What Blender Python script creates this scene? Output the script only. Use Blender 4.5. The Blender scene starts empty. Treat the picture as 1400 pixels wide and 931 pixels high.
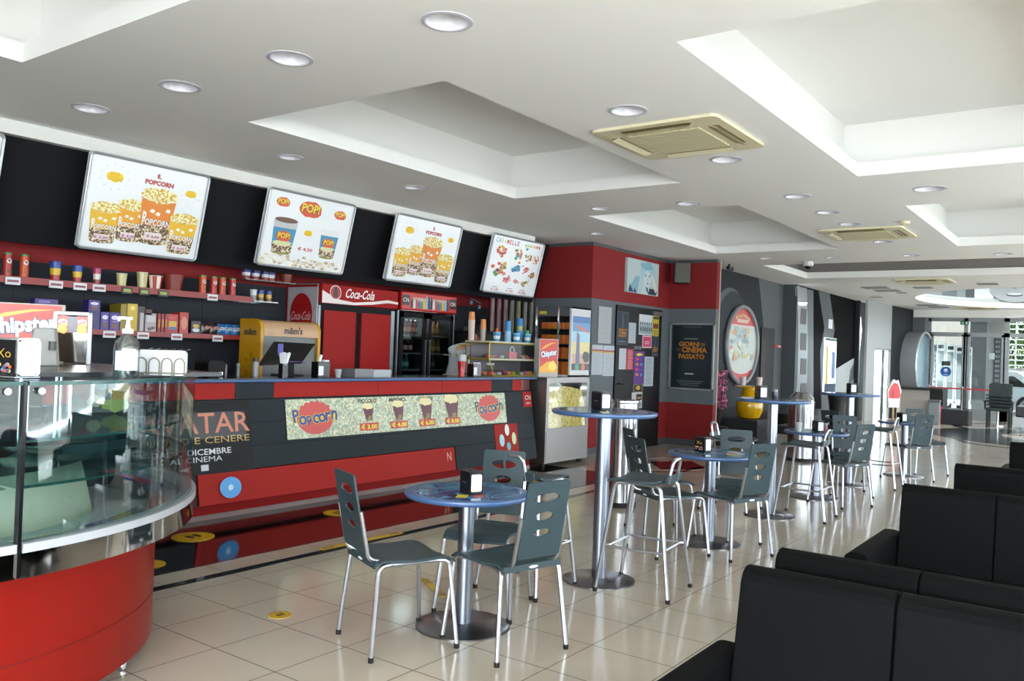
import bpy, bmesh, math, random
import numpy as np
from mathutils import Vector, Matrix, Euler
random.seed(7)
sc = bpy.context.scene
COL = sc.collection
# ---------------------------------------------------------------- camera
CX, CY, EYE = 700.0, 465.5, 1.5
_v1, _v2 = (1535.0, 510.0), (-880.0, 422.0)
FPX = math.sqrt(-((_v1[0]-CX)*(_v2[0]-CX)+(_v1[1]-CY)*(_v2[1]-CY)))
def _d(x, y): return Vector((x-CX, -(y-CY), -FPX)).normalized()
_ex = _d(*_v1); _ez = _ex.cross(_d(*_v2)).normalized(); _ey = _ez.cross(_ex)
RM = Matrix((_ex, _ey, _ez))
cam = bpy.data.cameras.new('camera'); camo = bpy.data.objects.new('camera', cam); COL.objects.link(camo)
cam.sensor_width = 36; cam.sensor_fit = 'HORIZONTAL'; cam.lens = FPX*36/1400
cam.clip_start = .05; cam.clip_end = 300
camo.matrix_world = Matrix.Translation((0, 0, EYE)) @ RM.to_4x4()
sc.camera = camo
# ---------------------------------------------------------------- light
sc.view_settings.view_transform = 'Standard'; sc.view_settings.look = 'None'
sc.view_settings.gamma = 1; sc.view_settings.use_curve_mapping = False
sc.view_settings.exposure = 1.4
w = bpy.data.worlds.new('sky'); sc.world = w; w.use_nodes = True
bg = w.node_tree.nodes['Background']; bg.inputs[0].default_value = (.86, .93, 1, 1); bg.inputs[1].default_value = 2.2
def light(name, kind, loc, rot, energy, color=(1, 1, 1), **k):
    l = bpy.data.lights.new(name, kind); l.energy = energy; l.color = color
    for a, b in k.items(): setattr(l, a, b)
    o = bpy.data.objects.new(name, l); COL.objects.link(o); o.location = loc; o.rotation_euler = rot
    return o
R = math.radians
# daylight through the window wall on the street side and the window behind the photographer
light('daylight_street_windows', 'AREA', (6.5, -3.9, 1.45), (R(-90), 0, 0), 3050, (.90, .96, 1), shape='RECTANGLE', size=17, size_y=2.5)
light('daylight_end_window', 'AREA', (-3.3, -1.2, 1.75), (0, R(-90), R(18)), 190, (.92, .97, 1), shape='RECTANGLE', size=1.9, size_y=5)
light('daylight_far_street_windows', 'AREA', (22, -3.9, 1.45), (R(-90), 0, 0), 1500, (.95, .98, 1), shape='RECTANGLE', size=10, size_y=2.5)
light('sun', 'SUN', (20, 12, 10), Vector((.45, -.75, -.65)).to_track_quat('-Z', 'Y').to_euler(), 4.0, (1, .95, .88), angle=R(.6))
cyc = sc.cycles
cyc.max_bounces = 8; cyc.diffuse_bounces = 4; cyc.glossy_bounces = 4; cyc.transparent_max_bounces = 14; cyc.transmission_bounces = 4
cyc.caustics_reflective = False; cyc.caustics_refractive = False; cyc.use_denoising = True; cyc.sample_clamp_indirect = 6

# ---------------------------------------------------------------- helpers: points
def ray(x, y): return RM @ _d(x, y)
C0 = Vector((0, 0, EYE))
def atz(x, y, z=0.): r = ray(x, y); return C0 + r*((z-EYE)/r.z)
def aty(x, y, Y): r = ray(x, y); return C0 + r*(Y/r.y)
def atx(x, y, X): r = ray(x, y); return C0 + r*(X/r.x)
# ---------------------------------------------------------------- helpers: materials
def lin(h):
    h = h.lstrip('#'); c = [int(h[i:i+2], 16)/255 for i in (0, 2, 4)]
    return tuple((v/12.92 if v <= .04045 else ((v+.055)/1.055)**2.4) for v in c) + (1,)
_M = {}
def mat(name, col='#808080', rough=.5, metal=0., spec=.5, emit=None, es=1., coat=0.):
    if name in _M: return _M[name]
    m = bpy.data.materials.new(name); m.use_nodes = True; b = m.node_tree.nodes['Principled BSDF']
    b.inputs['Base Color'].default_value = lin(col); b.inputs['Roughness'].default_value = rough
    b.inputs['Metallic'].default_value = metal; b.inputs['Specular IOR Level'].default_value = spec
    if coat: b.inputs['Coat Weight'].default_value = coat; b.inputs['Coat Roughness'].default_value = .05
    if emit: b.inputs['Emission Color'].default_value = lin(emit); b.inputs['Emission Strength'].default_value = es
    _M[name] = m; return m
def ink(col, rough=.35):
    return mat('ink_'+col.lstrip('#')+('_%d' % int(rough*100)), col, rough)
def nodes(m): return m.node_tree.nodes, m.node_tree.links, m.node_tree.nodes['Principled BSDF']
def ramp(n, stops, interp='LINEAR'):
    r = n.new('ShaderNodeValToRGB'); r.color_ramp.interpolation = interp
    e = r.color_ramp.elements
    while len(e) > 1: e.remove(e[-1])
    e[0].position, e[0].color = stops[0][0], lin(stops[0][1])
    for p, c in stops[1:]:
        x = e.new(p); x.color = lin(c)
    return r
def speckle(name, stops, scale, rough=.4, kind='VORONOI', coord='Object', interp='CONSTANT', bump=0, detail=2):
    if name in _M: return _M[name]
    m = mat(name, '#808080', rough); n, l, b = nodes(m)
    tc = n.new('ShaderNodeTexCoord')
    if kind == 'VORONOI':
        t = n.new('ShaderNodeTexVoronoi'); t.inputs['Scale'].default_value = scale
        sp = n.new('ShaderNodeSeparateColor'); l.new(tc.outputs[coord], t.inputs['Vector']); l.new(t.outputs['Color'], sp.inputs[0]); out = sp.outputs[0]
    else:
        t = n.new('ShaderNodeTexNoise'); t.inputs['Scale'].default_value = scale; t.inputs['Detail'].default_value = detail
        l.new(tc.outputs[coord], t.inputs['Vector']); out = t.outputs[0]
    r = ramp(n, stops, interp); l.new(out, r.inputs[0]); l.new(r.outputs[0], b.inputs['Base Color'])
    if bump:
        bp = n.new('ShaderNodeBump'); bp.inputs['Strength'].default_value = bump; bp.inputs['Distance'].default_value = .01
        l.new(out, bp.inputs['Height']); l.new(bp.outputs[0], b.inputs['Normal'])
    return m
def glassy(name, tint='#e6f2f0', refl=.12, rough=.02, edge=.6):
    """thin pane: tinted see-through mixed with a clear reflection that grows at grazing angles"""
    if name in _M: return _M[name]
    m = bpy.data.materials.new(name); m.use_nodes = True; n = m.node_tree.nodes; l = m.node_tree.links
    n.remove(n['Principled BSDF']); o = n['Material Output']
    tr = n.new('ShaderNodeBsdfTransparent'); tr.inputs[0].default_value = lin(tint)
    gl = n.new('ShaderNodeBsdfGlossy'); gl.inputs['Roughness'].default_value = rough; gl.inputs[0].default_value = (.95, 1, 1, 1)
    lw = n.new('ShaderNodeLayerWeight'); lw.inputs[0].default_value = .35
    mr = n.new('ShaderNodeMapRange'); mr.inputs[3].default_value = refl; mr.inputs[4].default_value = edge
    mx = n.new('ShaderNodeMixShader'); l.new(lw.outputs['Facing'], mr.inputs[0]); l.new(mr.outputs[0], mx.inputs[0])
    l.new(tr.outputs[0], mx.inputs[1]); l.new(gl.outputs[0], mx.inputs[2]); l.new(mx.outputs[0], o.inputs[0])
    _M[name] = m; return m
# ---------------------------------------------------------------- helpers: meshes
class MB:
    def __init__(s): s.v = []; s.f = []; s.m = []; s.s = []; s.mats = []
    def mi(s, m):
        if m not in s.mats: s.mats.append(m)
        return s.mats.index(m)
    def add(s, vs, fs, m, smooth=False):
        b = len(s.v); s.v += [tuple(p) for p in vs]; k = s.mi(m)
        for f in fs: s.f.append(tuple(b+i for i in f)); s.m.append(k); s.s.append(smooth)
        return s
    def quad(s, a, b, c, d, m): return s.add([a, b, c, d], [(0, 1, 2, 3)], m)
    def box(s, x0, x1, y0, y1, z0, z1, m, rz=0, ctr=None):
        vs = [Vector((x, y, z)) for z in (z0, z1) for y in (y0, y1) for x in (x0, x1)]
        if rz:
            c = Vector(ctr or ((x0+x1)/2, (y0+y1)/2, 0)); q = Matrix.Rotation(rz, 3, 'Z'); vs = [q @ (p-c)+c for p in vs]
        return s.add(vs, [(0, 2, 3, 1), (4, 5, 7, 6), (0, 1, 5, 4), (2, 6, 7, 3), (0, 4, 6, 2), (1, 3, 7, 5)], m)
    def hexa(s, b, t, m):
        """b, t: four bottom and four top points, both counter-clockwise from above"""
        return s.add(list(b)+list(t), [(3, 2, 1, 0), (4, 5, 6, 7), (0, 1, 5, 4), (1, 2, 6, 5), (2, 3, 7, 6), (3, 0, 4, 7)], m)
    def rbox(s, x0, x1, y0, y1, z0, z1, r, m, axis='y', n=4):
        """box with the four edges along one axis rounded"""
        A = {'x': (y0, y1, z0, z1), 'y': (x0, x1, z0, z1), 'z': (x0, x1, y0, y1)}[axis]
        a0, a1, b0, b1 = A; r = min(r, (a1-a0)/2.001, (b1-b0)/2.001); P = []
        for cx, cy, t0 in ((a1-r, b1-r, 0), (a0+r, b1-r, 90), (a0+r, b0+r, 180), (a1-r, b0+r, 270)):
            for i in range(n+1):
                t = R(t0+90*i/n); P.append((cx+r*math.cos(t), cy+r*math.sin(t)))
        c0, c1 = {'x': (x0, x1), 'y': (y0, y1), 'z': (z0, z1)}[axis]
        mk = {'x': lambda a, b, c: (c, a, b), 'y': lambda a, b, c: (a, c, b), 'z': lambda a, b, c: (a, b, c)}[axis]
        k = len(P); vs = [mk(a, b, c0) for a, b in P]+[mk(a, b, c1) for a, b in P]
        s.add(vs, [tuple(range(k)), tuple(range(2*k-1, k-1, -1))], m)
        return s.add(vs, [(i, i+k, (i+1) % k+k, (i+1) % k) for i in range(k)], m, True)
    def prism(s, P, z0, z1, m, smooth=False):
        k = len(P); vs = [(x, y, z0) for x, y in P]+[(x, y, z1) for x, y in P]
        s.add(vs, [tuple(range(k-1, -1, -1)), tuple(range(k, 2*k))], m)
        return s.add(vs, [(i, (i+1) % k, (i+1) % k+k, i+k) for i in range(k)], m, smooth)
    def profx(s, P, x0, x1, m):
        """profile of (y, z) points swept along x"""
        k = len(P); vs = [(x0, y, z) for y, z in P]+[(x1, y, z) for y, z in P]
        return s.add(vs, [tuple(range(k)), tuple(range(2*k-1, k-1, -1))]+[(i, i+k, (i+1) % k+k, (i+1) % k) for i in range(k)], m)
    def lathe(s, prof, m, c=(0, 0, 0), n=24, smooth=True, ex=1., ey=1., cap=True):
        k = len(prof); vs = []
        for i in range(n):
            t = 2*math.pi*i/n
            for r, z in prof: vs.append((c[0]+r*math.cos(t)*ex, c[1]+r*math.sin(t)*ey, c[2]+z))
        fs = [(i*k+j, ((i+1) % n)*k+j, ((i+1) % n)*k+j+1, i*k+j+1) for i in range(n) for j in range(k-1)]
        s.add(vs, fs, m, smooth)
        if cap:
            b = len(s.v)-len(vs); q = s.mi(m)
            if prof[0][0] > 1e-6: s.f.append(tuple(b+i*k for i in range(n-1, -1, -1))); s.m.append(q); s.s.append(False)
            if prof[-1][0] > 1e-6: s.f.append(tuple(b+i*k+k-1 for i in range(n))); s.m.append(q); s.s.append(False)
        return s
    def cyl(s, r, z0, z1, m, c=(0, 0), n=24, r1=None):
        return s.lathe([(r, z0), (r1 if r1 is not None else r, z1)], m, (c[0], c[1], 0), n)
    def tube(s, pts, r, m, n=8, closed=False, caps=True):
        P = [Vector(p) for p in pts]; k = len(P); vs = []; up = None
        for i, p in enumerate(P):
            a = P[(i-1) % k] if (i or closed) else p; b = P[(i+1) % k] if (i < k-1 or closed) else p
            d = (b-a).normalized()
            if up is None:
                up = Vector((0, 0, 1)) if abs(d.z) < .9 else Vector((1, 0, 0))
            u = (up-d*up.dot(d)).normalized(); up = u; w_ = d.cross(u)
            rr = r[i] if isinstance(r, (list, tuple)) else r
            for j in range(n):
                t = 2*math.pi*j/n; vs.append(p+u*(rr*math.cos(t))+w_*(rr*math.sin(t)))
        fs = [(i*n+j, i*n+(j+1) % n, ((i+1) % k)*n+(j+1) % n, ((i+1) % k)*n+j) for i in range(k if closed else k-1) for j in range(n)]
        s.add(vs, fs, m, True)
        if caps and not closed:
            b = len(s.v)-len(vs); q = s.mi(m)
            s.f.append(tuple(b+j for j in range(n-1, -1, -1))); s.m.append(q); s.s.append(False)
            s.f.append(tuple(b+(k-1)*n+j for j in range(n))); s.m.append(q); s.s.append(False)
        return s
    def sphere(s, c, r, m, n=12, sz=1.):
        prof = [(max(1e-7, r*math.sin(math.pi*i/(n//2+2))), -r*sz*math.cos(math.pi*i/(n//2+2))) for i in range(n//2+3)]
        return s.lathe(prof, m, c, n, cap=False)
    def mesh(s, name):
        me = bpy.data.meshes.new(name); me.from_pydata(s.v, [], s.f)
        for m in s.mats: me.materials.append(m)
        me.polygons.foreach_set('material_index', s.m); me.polygons.foreach_set('use_smooth', s.s); me.update()
        if any(s.s): me.set_sharp_from_angle(angle=R(38))
        return me
    def build(s, name, parent=None, bevel=0, loc=None):
        o = bpy.data.objects.new(name, s.mesh(name)); COL.objects.link(o)
        if parent: o.parent = parent
        if loc: o.location = loc
        if bevel:
            b = o.modifiers.new('b', 'BEVEL'); b.width = bevel; b.segments = 2; b.limit_method = 'ANGLE'; b.angle_limit = R(40)
        return o
_T = {}
def textgeo(body, bold=0.):
    k = (body, bold)
    if k not in _T:
        c = bpy.data.curves.new('t', 'FONT'); c.body = body; c.size = 1; c.offset = bold; c.resolution_u = 2; c.align_x = 'LEFT'
        o = bpy.data.objects.new('t', c); COL.objects.link(o)
        me = bpy.data.meshes.new_from_object(o.evaluated_get(bpy.context.evaluated_depsgraph_get()))
        V = [(v.co.x, v.co.y) for v in me.vertices]; F = [tuple(p.vertices) for p in me.polygons]
        bpy.data.objects.remove(o); bpy.data.curves.remove(c); bpy.data.meshes.remove(me)
        x0 = min(v[0] for v in V); x1 = max(v[0] for v in V); y0 = min(v[1] for v in V); y1 = max(v[1] for v in V)
        _T[k] = ([((x-x0)/(x1-x0), (y-y0)/(y1-y0)) for x, y in V], F, (x1-x0)/(y1-y0))
    return _T[k]
class Art(MB):
    """printed shapes: x to the viewer's right, z up, facing -y; every layer lies a little in front of the one below"""
    def __init__(s, y=0., step=.0008): super().__init__(); s.y = y; s.st = step
    def _p(s, P, L):
        s.n = getattr(s, 'n', 0)+1; return [(x, s.y-L*s.st-s.n*2e-5, z) for x, z in P]
    def poly(s, P, m, L=1):
        P = list(P); a = sum(P[i][0]*P[(i+1) % len(P)][1]-P[(i+1) % len(P)][0]*P[i][1] for i in range(len(P)))
        if a < 0: P.reverse()
        return s.add(s._p(P, L), [tuple(range(len(P)))], m)
    def rect(s, cx, cz, w_, h, m, L=1, rot=0.):
        c, q = math.cos(rot), math.sin(rot)
        return s.poly([(cx+x*c-z*q, cz+x*q+z*c) for x, z in ((-w_/2, -h/2), (w_/2, -h/2), (w_/2, h/2), (-w_/2, h/2))], m, L)
    def ell(s, cx, cz, rx, rz, m, L=1, n=20, rot=0.):
        c, q = math.cos(rot), math.sin(rot)
        return s.poly([(cx+rx*math.cos(t)*c-rz*math.sin(t)*q, cz+rx*math.cos(t)*q+rz*math.sin(t)*c) for t in [2*math.pi*i/n for i in range(n)]], m, L)
    def blob(s, cx, cz, rx, rz, m, L=1, n=22, amp=.15, seed=1):
        g = random.Random(seed)
        return s.poly([(cx+rx*(1+amp*g.uniform(-1, 1))*math.cos(t), cz+rz*(1+amp*g.uniform(-1, 1))*math.sin(t)) for t in [2*math.pi*i/n for i in range(n)]], m, L)
    def text(s, body, cx, cz, h, m, L=2, w_=None, shear=0., bold=.0, rot=0., arc=0.):
        V, F, a = textgeo(body, bold); W = w_ or h*a; c, q = math.cos(rot), math.sin(rot); P = []
        for x, z in V:
            X = (x-.5)*W+shear*(z-.5)*h; Z = (z-.5)*h+arc*(1-(2*x-1)**2)*h
            P.append((cx+X*c-Z*q, cz+X*q+Z*c))
        return s.add(s._p(P, L), F, m)
def props(o, label=None, cat=None, group=None, kind=None):
    if label: o['label'] = label
    if cat: o['category'] = cat
    if group: o['group'] = group
    if kind: o['kind'] = kind
    return o
def thing(name, label, cat, loc=(0, 0, 0), rz=0., group=None, rx=0.):
    o = bpy.data.objects.new(name, None); COL.objects.link(o); o.location = loc; o.rotation_euler = (rx, 0, rz)
    o.empty_display_size = .1
    return props(o, label, cat, group)
def struct(name, mb, bevel=0):
    return props(mb.build(name, None, bevel), kind='structure')
def solo(name, mb, label, cat, loc=(0, 0, 0), rz=0., group=None, bevel=0, rx=0.):
    o = mb.build(name, None, bevel); o.location = loc; o.rotation_euler = (rx, 0, rz); return props(o, label, cat, group)
def kids(o): return [c for c in bpy.data.objects if c.parent == o]
def dup(root, loc, rz, label, group=None):
    r = root.copy(); COL.objects.link(r); r.location = loc; r.rotation_euler = (root.rotation_euler.x, 0, rz); r['label'] = label
    if group: r['group'] = group
    for ch in kids(root):
        c = ch.copy(); COL.objects.link(c); c.parent = r
        for g in kids(ch):
            d_ = g.copy(); COL.objects.link(d_); d_.parent = c
    return r
# ---------------------------------------------------------------- shared materials
WHITE = mat('ceiling_white', '#efefec', .85, spec=.2)
CHARC = mat('charcoal_paint', '#4a5054', .45)
GREYW = mat('grey_wall', '#656d71', .6, spec=.12)
DARKW = mat('dark_grey_wall', '#3f4549', .6)
REDW = mat('dark_red_wall', '#872a2b', .6, spec=.12)
BLACKM = mat('black_matte', '#151618', .6)
BLACKG = mat('black_gloss', '#101012', .15)
REDG = mat('red_gloss', '#98211d', .2)
CHROME = mat('chrome', '#d4d6d8', .12, metal=1)
STEEL = mat('brushed_steel', '#b2b4b6', .32, metal=1)
ALU = mat('aluminium_tube', '#bfc3cb', .32, metal=1)
BLUE = mat('blue_edge', '#44628e', .3)
PAPER = mat('white_paper', '#e9ecef', .6)
WOODY = mat('cream_laminate', '#cdbf95', .4)
GLASS = glassy('clear_glass', '#f0f5f4', .05, .02, .5)
CASEGL = glassy('showcase_glass', '#edf6f6', .04, .01, .28)
GEDGE = mat('green_glass_edge', '#1d4a45', .15)
# ================================================================ THE SETTING
# floor: pale tiles with thin joints
fm = mat('floor_tiles', '#b9b2a4', .12); n, l, b = nodes(fm)
tc = n.new('ShaderNodeTexCoord'); sx = n.new('ShaderNodeSeparateXYZ'); l.new(tc.outputs['Object'], sx.inputs[0])
def mth(op, a, c=None, v=None):
    q = n.new('ShaderNodeMath'); q.operation = op
    for i, t in enumerate((a, c)):
        if t is None: continue
        if isinstance(t, (int, float)): q.inputs[i].default_value = t
        else: l.new(t, q.inputs[i])
    return q.outputs[0]
def joint(o, off, per, wd):
    a = mth('MODULO', mth('ADD', mth('SUBTRACT', o, off), per*100), per)
    d_ = mth('MINIMUM', a, mth('SUBTRACT', per, a)); return mth('LESS_THAN', d_, wd)
g1 = joint(sx.outputs[0], 2.508, .4285, .0030); g2 = joint(sx.outputs[1], 2.635, .455, .0028)
gg = mth('MAXIMUM', g1, g2)
nz = n.new('ShaderNodeTexNoise'); nz.inputs['Scale'].default_value = 1.3; l.new(tc.outputs['Object'], nz.inputs['Vector'])
cr = ramp(n, [(.3, '#b7ad9e'), (.7, '#c2b8a8')]); l.new(nz.outputs[0], cr.inputs[0])
mx = n.new('ShaderNodeMix'); mx.data_type = 'RGBA'; l.new(gg, mx.inputs[0]); l.new(cr.outputs[0], mx.inputs[6]); mx.inputs[7].default_value = lin('#4a463f')
l.new(mx.outputs[2], b.inputs['Base Color'])
rr = mth('ADD', mth('MULTIPLY', gg, .5), .13); l.new(rr, b.inputs['Roughness'])
struct('floor', MB().box(-4, 18.6, -4.3, 8.2, -.2, 0, fm).box(18.6, 28, -4.3, 5.9, -.2, 0, fm))
struct('wall_side_return', MB().box(18.4, 18.6, 6.0, 8.2, 0, 3.27, mat('roof_concrete', '#8a8a86', .8)))
struct('outdoor_ground', MB().box(28, 60, -25, 25, -.25, -.05, mat('paving_outdoors', '#9a9a96', .8)).box(-30, 28, -25, -4.3, -.25, -.05, mat('paving_outdoors'))
       .box(-10, 28, 8.2, 25, -.25, -.05, mat('paving_outdoors')).box(18.6, 28, 5.9, 8.2, -.25, -.05, mat('paving_outdoors')))
# dark polished strip in front of the counter and the lines beside it
BLT = mat('black_floor_tile', '#191819', .08, spec=.6); RDT = mat('dark_red_floor_tile', '#4e1518', .1, spec=.6)
m = MB().box(-1, 9.35, 4.90, 6.14, 0, .004, BLT)
struct('floor_dark_strip', m)
m = MB(); m.box(-1, 11.6, 4.60, 4.672, 0, .004, BLT)
struct('floor_line', m)
m = MB()
p = [atz(880, 619), atz(909, 625), atz(963, 641), atz(935, 650)]
m.prism([(10.2, 4.9), (10.75, 4.5), (11.4, 5.0), (10.85, 5.4)], 0, .004, RDT)
for a, b2 in (((9.9, 4.9), (10.75, 4.2)), ((10.75, 4.2), (11.9, 5.1)), ((11.9, 5.1), (11.1, 5.75))):
    d_ = Vector((b2[0]-a[0], b2[1]-a[1])).normalized()*.03; q = (-d_[1], d_[0])
    m.prism([(a[0]-q[0], a[1]-q[1]), (b2[0]-q[0], b2[1]-q[1]), (b2[0]+q[0], b2[1]+q[1]), (a[0]+q[0], a[1]+q[1])], 0, .0045, RDT)
struct('floor_red_inlay', m)
# round inlay on the lobby floor
def ring(c, r0, r1, c2, m_, z, ex=1.): # crescent between two circles
    P = [(c[0]+r1*math.cos(t)*ex, c[1]+r1*math.sin(t)) for t in [2*math.pi*i/72 for i in range(72)]]
    Q = [(c2[0]+r0*math.cos(t)*ex, c2[1]+r0*math.sin(t)) for t in [2*math.pi*i/72 for i in range(72)]]
    vs = [(x, y, z) for x, y in P]+[(x, y, z) for x, y in Q]
    return vs, [(i, (i+1) % 72, (i+1) % 72+72, i+72) for i in range(72)]
m = MB(); vs, fs = ring((21.7, .9), 1.75, 2.75, (22.1, .45), None, .004); m.add(vs, fs, mat('inlay_dark', '#26292b', .15))
vs, fs = ring((24.6, 1.0), 2.3, 2.55, (24.6, 1.05), None, .005); m.add(vs, fs, mat('inlay_dark'))
vs, fs = ring((19.6, 1.6), 1.0, 1.15, (19.6, 1.62), None, .005); m.add(vs, fs, mat('inlay_dark'))
struct('floor_round_inlay', m)

# ceiling slab with coffers, an oval opening and lamp holes cut through it
COFF = [(-2.2, 2.34, 3.42, 5.47), (-2.2, 2.36, -.05, 1.93), (3.9, 7.34, 3.42, 5.37), (4.02, 7.75, -.05, 1.93), (8.65, 12.58, 3.37, 5.23),
        (9.4, 12.82, -.05, 1.86), (14.4, 16.92, -1.0, 5.12)]
OV = (23.1, 1.45, 3.45, 2.75)
LAMPS = [(3.19, 2.80, 1), (3.14, 3.95, 1), (3.12, 5.03, 1), (3.09, 6.11, 1), (4.84, 6.03, .85), (6.37, 5.96, .85), (5.0, 2.74, 1), (6.63, 2.70, 1),
         (8.26, 4.83, .9), (9.96, 5.85, .9), (8.36, 3.81, 1), (8.43, 2.67, 1), (9.47, 2.66, 1), (10.37, 2.65, 1), (8.57, 1.49, 1.15), (12.02, 2.64, 1),
         (13.40, 4.71, .9), (13.61, 3.73, .9), (13.68, 2.60, 1), (13.88, 1.42, 1)]
ZC = 3.15
sl = MB().box(-4, 28, -4.3, 8.2, ZC, ZC+.12, WHITE).build('ceiling')
def cutter(mb):
    o = mb.build('cutter'); md = sl.modifiers.new('c', 'BOOLEAN'); md.operation = 'DIFFERENCE'; md.object = o; md.solver = 'EXACT'; return o
cm = MB()
for x0, x1, y0, y1 in COFF: cm.box(x0, x1, y0, y1, ZC-.1, ZC+.3, WHITE)
cm.prism([(OV[0]+OV[2]*math.cos(t), OV[1]+OV[3]*math.sin(t)) for t in [2*math.pi*i/72 for i in range(72)]], ZC-.1, ZC+.3, WHITE)
cm.box(18.6, 28.6, 6.1, 8.6, ZC-.1, ZC+.3, WHITE)
for x, y, s_ in LAMPS: cm.cyl(.112*s_, ZC-.1, ZC+.3, WHITE, (x, y), 32)
cut = cutter(cm)
dg = bpy.context.evaluated_depsgraph_get(); me = bpy.data.meshes.new_from_object(sl.evaluated_get(dg))
sl.modifiers.clear(); sl.data = me; bpy.data.objects.remove(cut); props(sl, kind='structure')
m = MB()
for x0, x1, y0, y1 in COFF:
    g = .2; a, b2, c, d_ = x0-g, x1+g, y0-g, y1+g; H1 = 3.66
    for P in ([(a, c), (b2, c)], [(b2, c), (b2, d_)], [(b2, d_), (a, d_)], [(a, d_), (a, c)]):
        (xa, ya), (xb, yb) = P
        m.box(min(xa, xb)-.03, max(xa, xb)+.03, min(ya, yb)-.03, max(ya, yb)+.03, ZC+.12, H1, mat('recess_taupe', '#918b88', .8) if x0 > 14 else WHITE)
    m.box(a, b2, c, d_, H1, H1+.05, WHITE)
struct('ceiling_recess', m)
m = MB(); N = 72; rim = MB()
vs = []
for i in range(N):
    t = 2*math.pi*i/N
    for k, z in ((1.0, ZC+.12), (1.06, ZC+.2), (1.06, ZC+.75)): vs.append((OV[0]+OV[2]*k*math.cos(t), OV[1]+OV[3]*k*math.sin(t), z))
m.add(vs, [(i*3+1, i*3+2, ((i+1) % N)*3+2, ((i+1) % N)*3+1) for i in range(N)], mat('mural_pale', '#c9d2d6', .6))
m.add(vs, [(i*3, i*3+1, ((i+1) % N)*3+1, ((i+1) % N)*3) for i in range(N)], WHITE)
m.add([(OV[0]+OV[2]*1.08*math.cos(t), OV[1]+OV[3]*1.08*math.sin(t), ZC+.75) for t in [2*math.pi*i/N for i in range(N)]], [tuple(range(N))], WHITE)
struct('ceiling_oval_recess', m)
# bulkhead above the counter, tilted towards the room, and its white cornice
def yc(x): return 7.01-.0185*(x-2.86)
m = MB(); xs0, xs1 = -1.0, 10.45
def slab(m, x0, x1, f0, f1, mt): # f: list of (dy, z) four corners
    m.hexa([(x0, yc(x0)+f0[0][0], f0[0][1]), (x1, yc(x1)+f0[0][0], f0[0][1]), (x1, yc(x1)+f0[1][0], f0[1][1]), (x0, yc(x0)+f0[1][0], f0[1][1])],
           [(x0, yc(x0)+f1[0][0], f1[0][1]), (x1, yc(x1)+f1[0][0], f1[0][1]), (x1, yc(x1)+f1[1][0], f1[1][1]), (x0, yc(x0)+f1[1][0], f1[1][1])], mt)
slab(m, xs0, 9.93, [(0, 3.04), (.3, 3.04)], [(0, ZC), (.3, ZC)], mat('cornice_white', '#dfdfda', .7))
struct('trim_cornice', m)
BLK = mat('black_panel', '#17181b', .65, spec=.12)
m = MB(); slab(m, xs0, 10.38, [(.33, 2.24), (.37, 2.24)], [(.06, 3.10), (.10, 3.10)], BLK); struct('wall_bulkhead', m)
# walls
m = MB(); m.box(-3.6, 10.67, 7.8, 8.0, 0, 2.13, mat('back_wall_grey', '#30343a', .65, spec=.15)); m.box(-3.6, 10.67, 7.79, 8.0, 2.13, ZC, REDW)
for x in np.arange(-1, 10.6, .62): m.box(x, x+.006, 7.797, 7.8, .9, 2.13, mat('seam_dark', '#1c1f22', .7))
struct('wall_back', m)
def banded(name, P, left=False):
    for nm, z0, z1, mt in (('skirting', 0, .11, CHARC), ('red', .11, .72, REDW), ('grey', .72, 2.32, GREYW), ('red2', 2.32, 3.10, REDW), ('top', 3.10, ZC, CHARC)):
        k = len(P); g = 0
        m_.prism(P, z0, z1, mt)
m_ = MB(); banded('column', [(10.67, 7.8), (10.67, 6.34), (13.3, 6.34), (13.3, 5.5), (13.42, 5.5), (13.42, 7.8)]); struct('wall_column', m_)
struct('wall_column_edge', MB().box(13.42, 13.45, 5.49, 5.53, 0, ZC, mat('pale_edge', '#b9a79a', .5)))
m = MB(); m.box(13.45, 18.2, 6.0, 6.2, 0, ZC, mat('lobby_wall_grey', '#606465', .6, spec=.15)); struct('wall_lobby', m)
LW = mat('lobby_wall_dark', '#2b2e31', .6, spec=.12); LM = mat('lobby_wall_mid', '#5f6465', .6, spec=.15)
# painted curves on the lobby wall (flat colour fields of the wall itself)
a = Art(5.998)
a.poly([(13.45, 0), (17.55, 0), (17.35, 1.0), (17.2, 1.7), (16.95, 2.4), (16.65, 3.15), (13.45, 3.15)], LW, 1)
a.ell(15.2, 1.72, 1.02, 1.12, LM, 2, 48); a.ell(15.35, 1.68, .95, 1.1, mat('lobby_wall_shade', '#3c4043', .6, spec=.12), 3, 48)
struct('wall_lobby_paint', a)
m = MB(); m.box(18.2, 18.42, 5.7, 6.2, 0, ZC, CHARC); m.box(18.3, 23.2, 5.72, 6.0, 0, ZC, mat('lobby_black', '#09090a', .7, spec=.06)); struct('wall_lobby_far', m)
yl4 = lambda x: 5.18-.08*(x-26)
def seg(m, x0, x1, z0, z1, mt): m.hexa([(x0, yl4(x0), z0), (x1, yl4(x1), z0), (x1, yl4(x1)+.06, z0), (x0, yl4(x0)+.06, z0)], [(x0, yl4(x0), z1), (x1, yl4(x1), z1), (x1, yl4(x1)+.06, z1), (x0, yl4(x0)+.06, z1)], mt)
m = MB(); PALE = mat('lobby_sunlit2', '#a7abab', .5)
seg(m, 23.15, 23.75, 0, ZC, PALE); seg(m, 23.75, 25.2, 1.93, ZC, PALE); seg(m, 25.2, 28.3, 0, ZC, LW); m.box(23.16, 23.3, 5.62, 5.715, 0, ZC, LW)
struct('wall_lobby_end', m)
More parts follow.
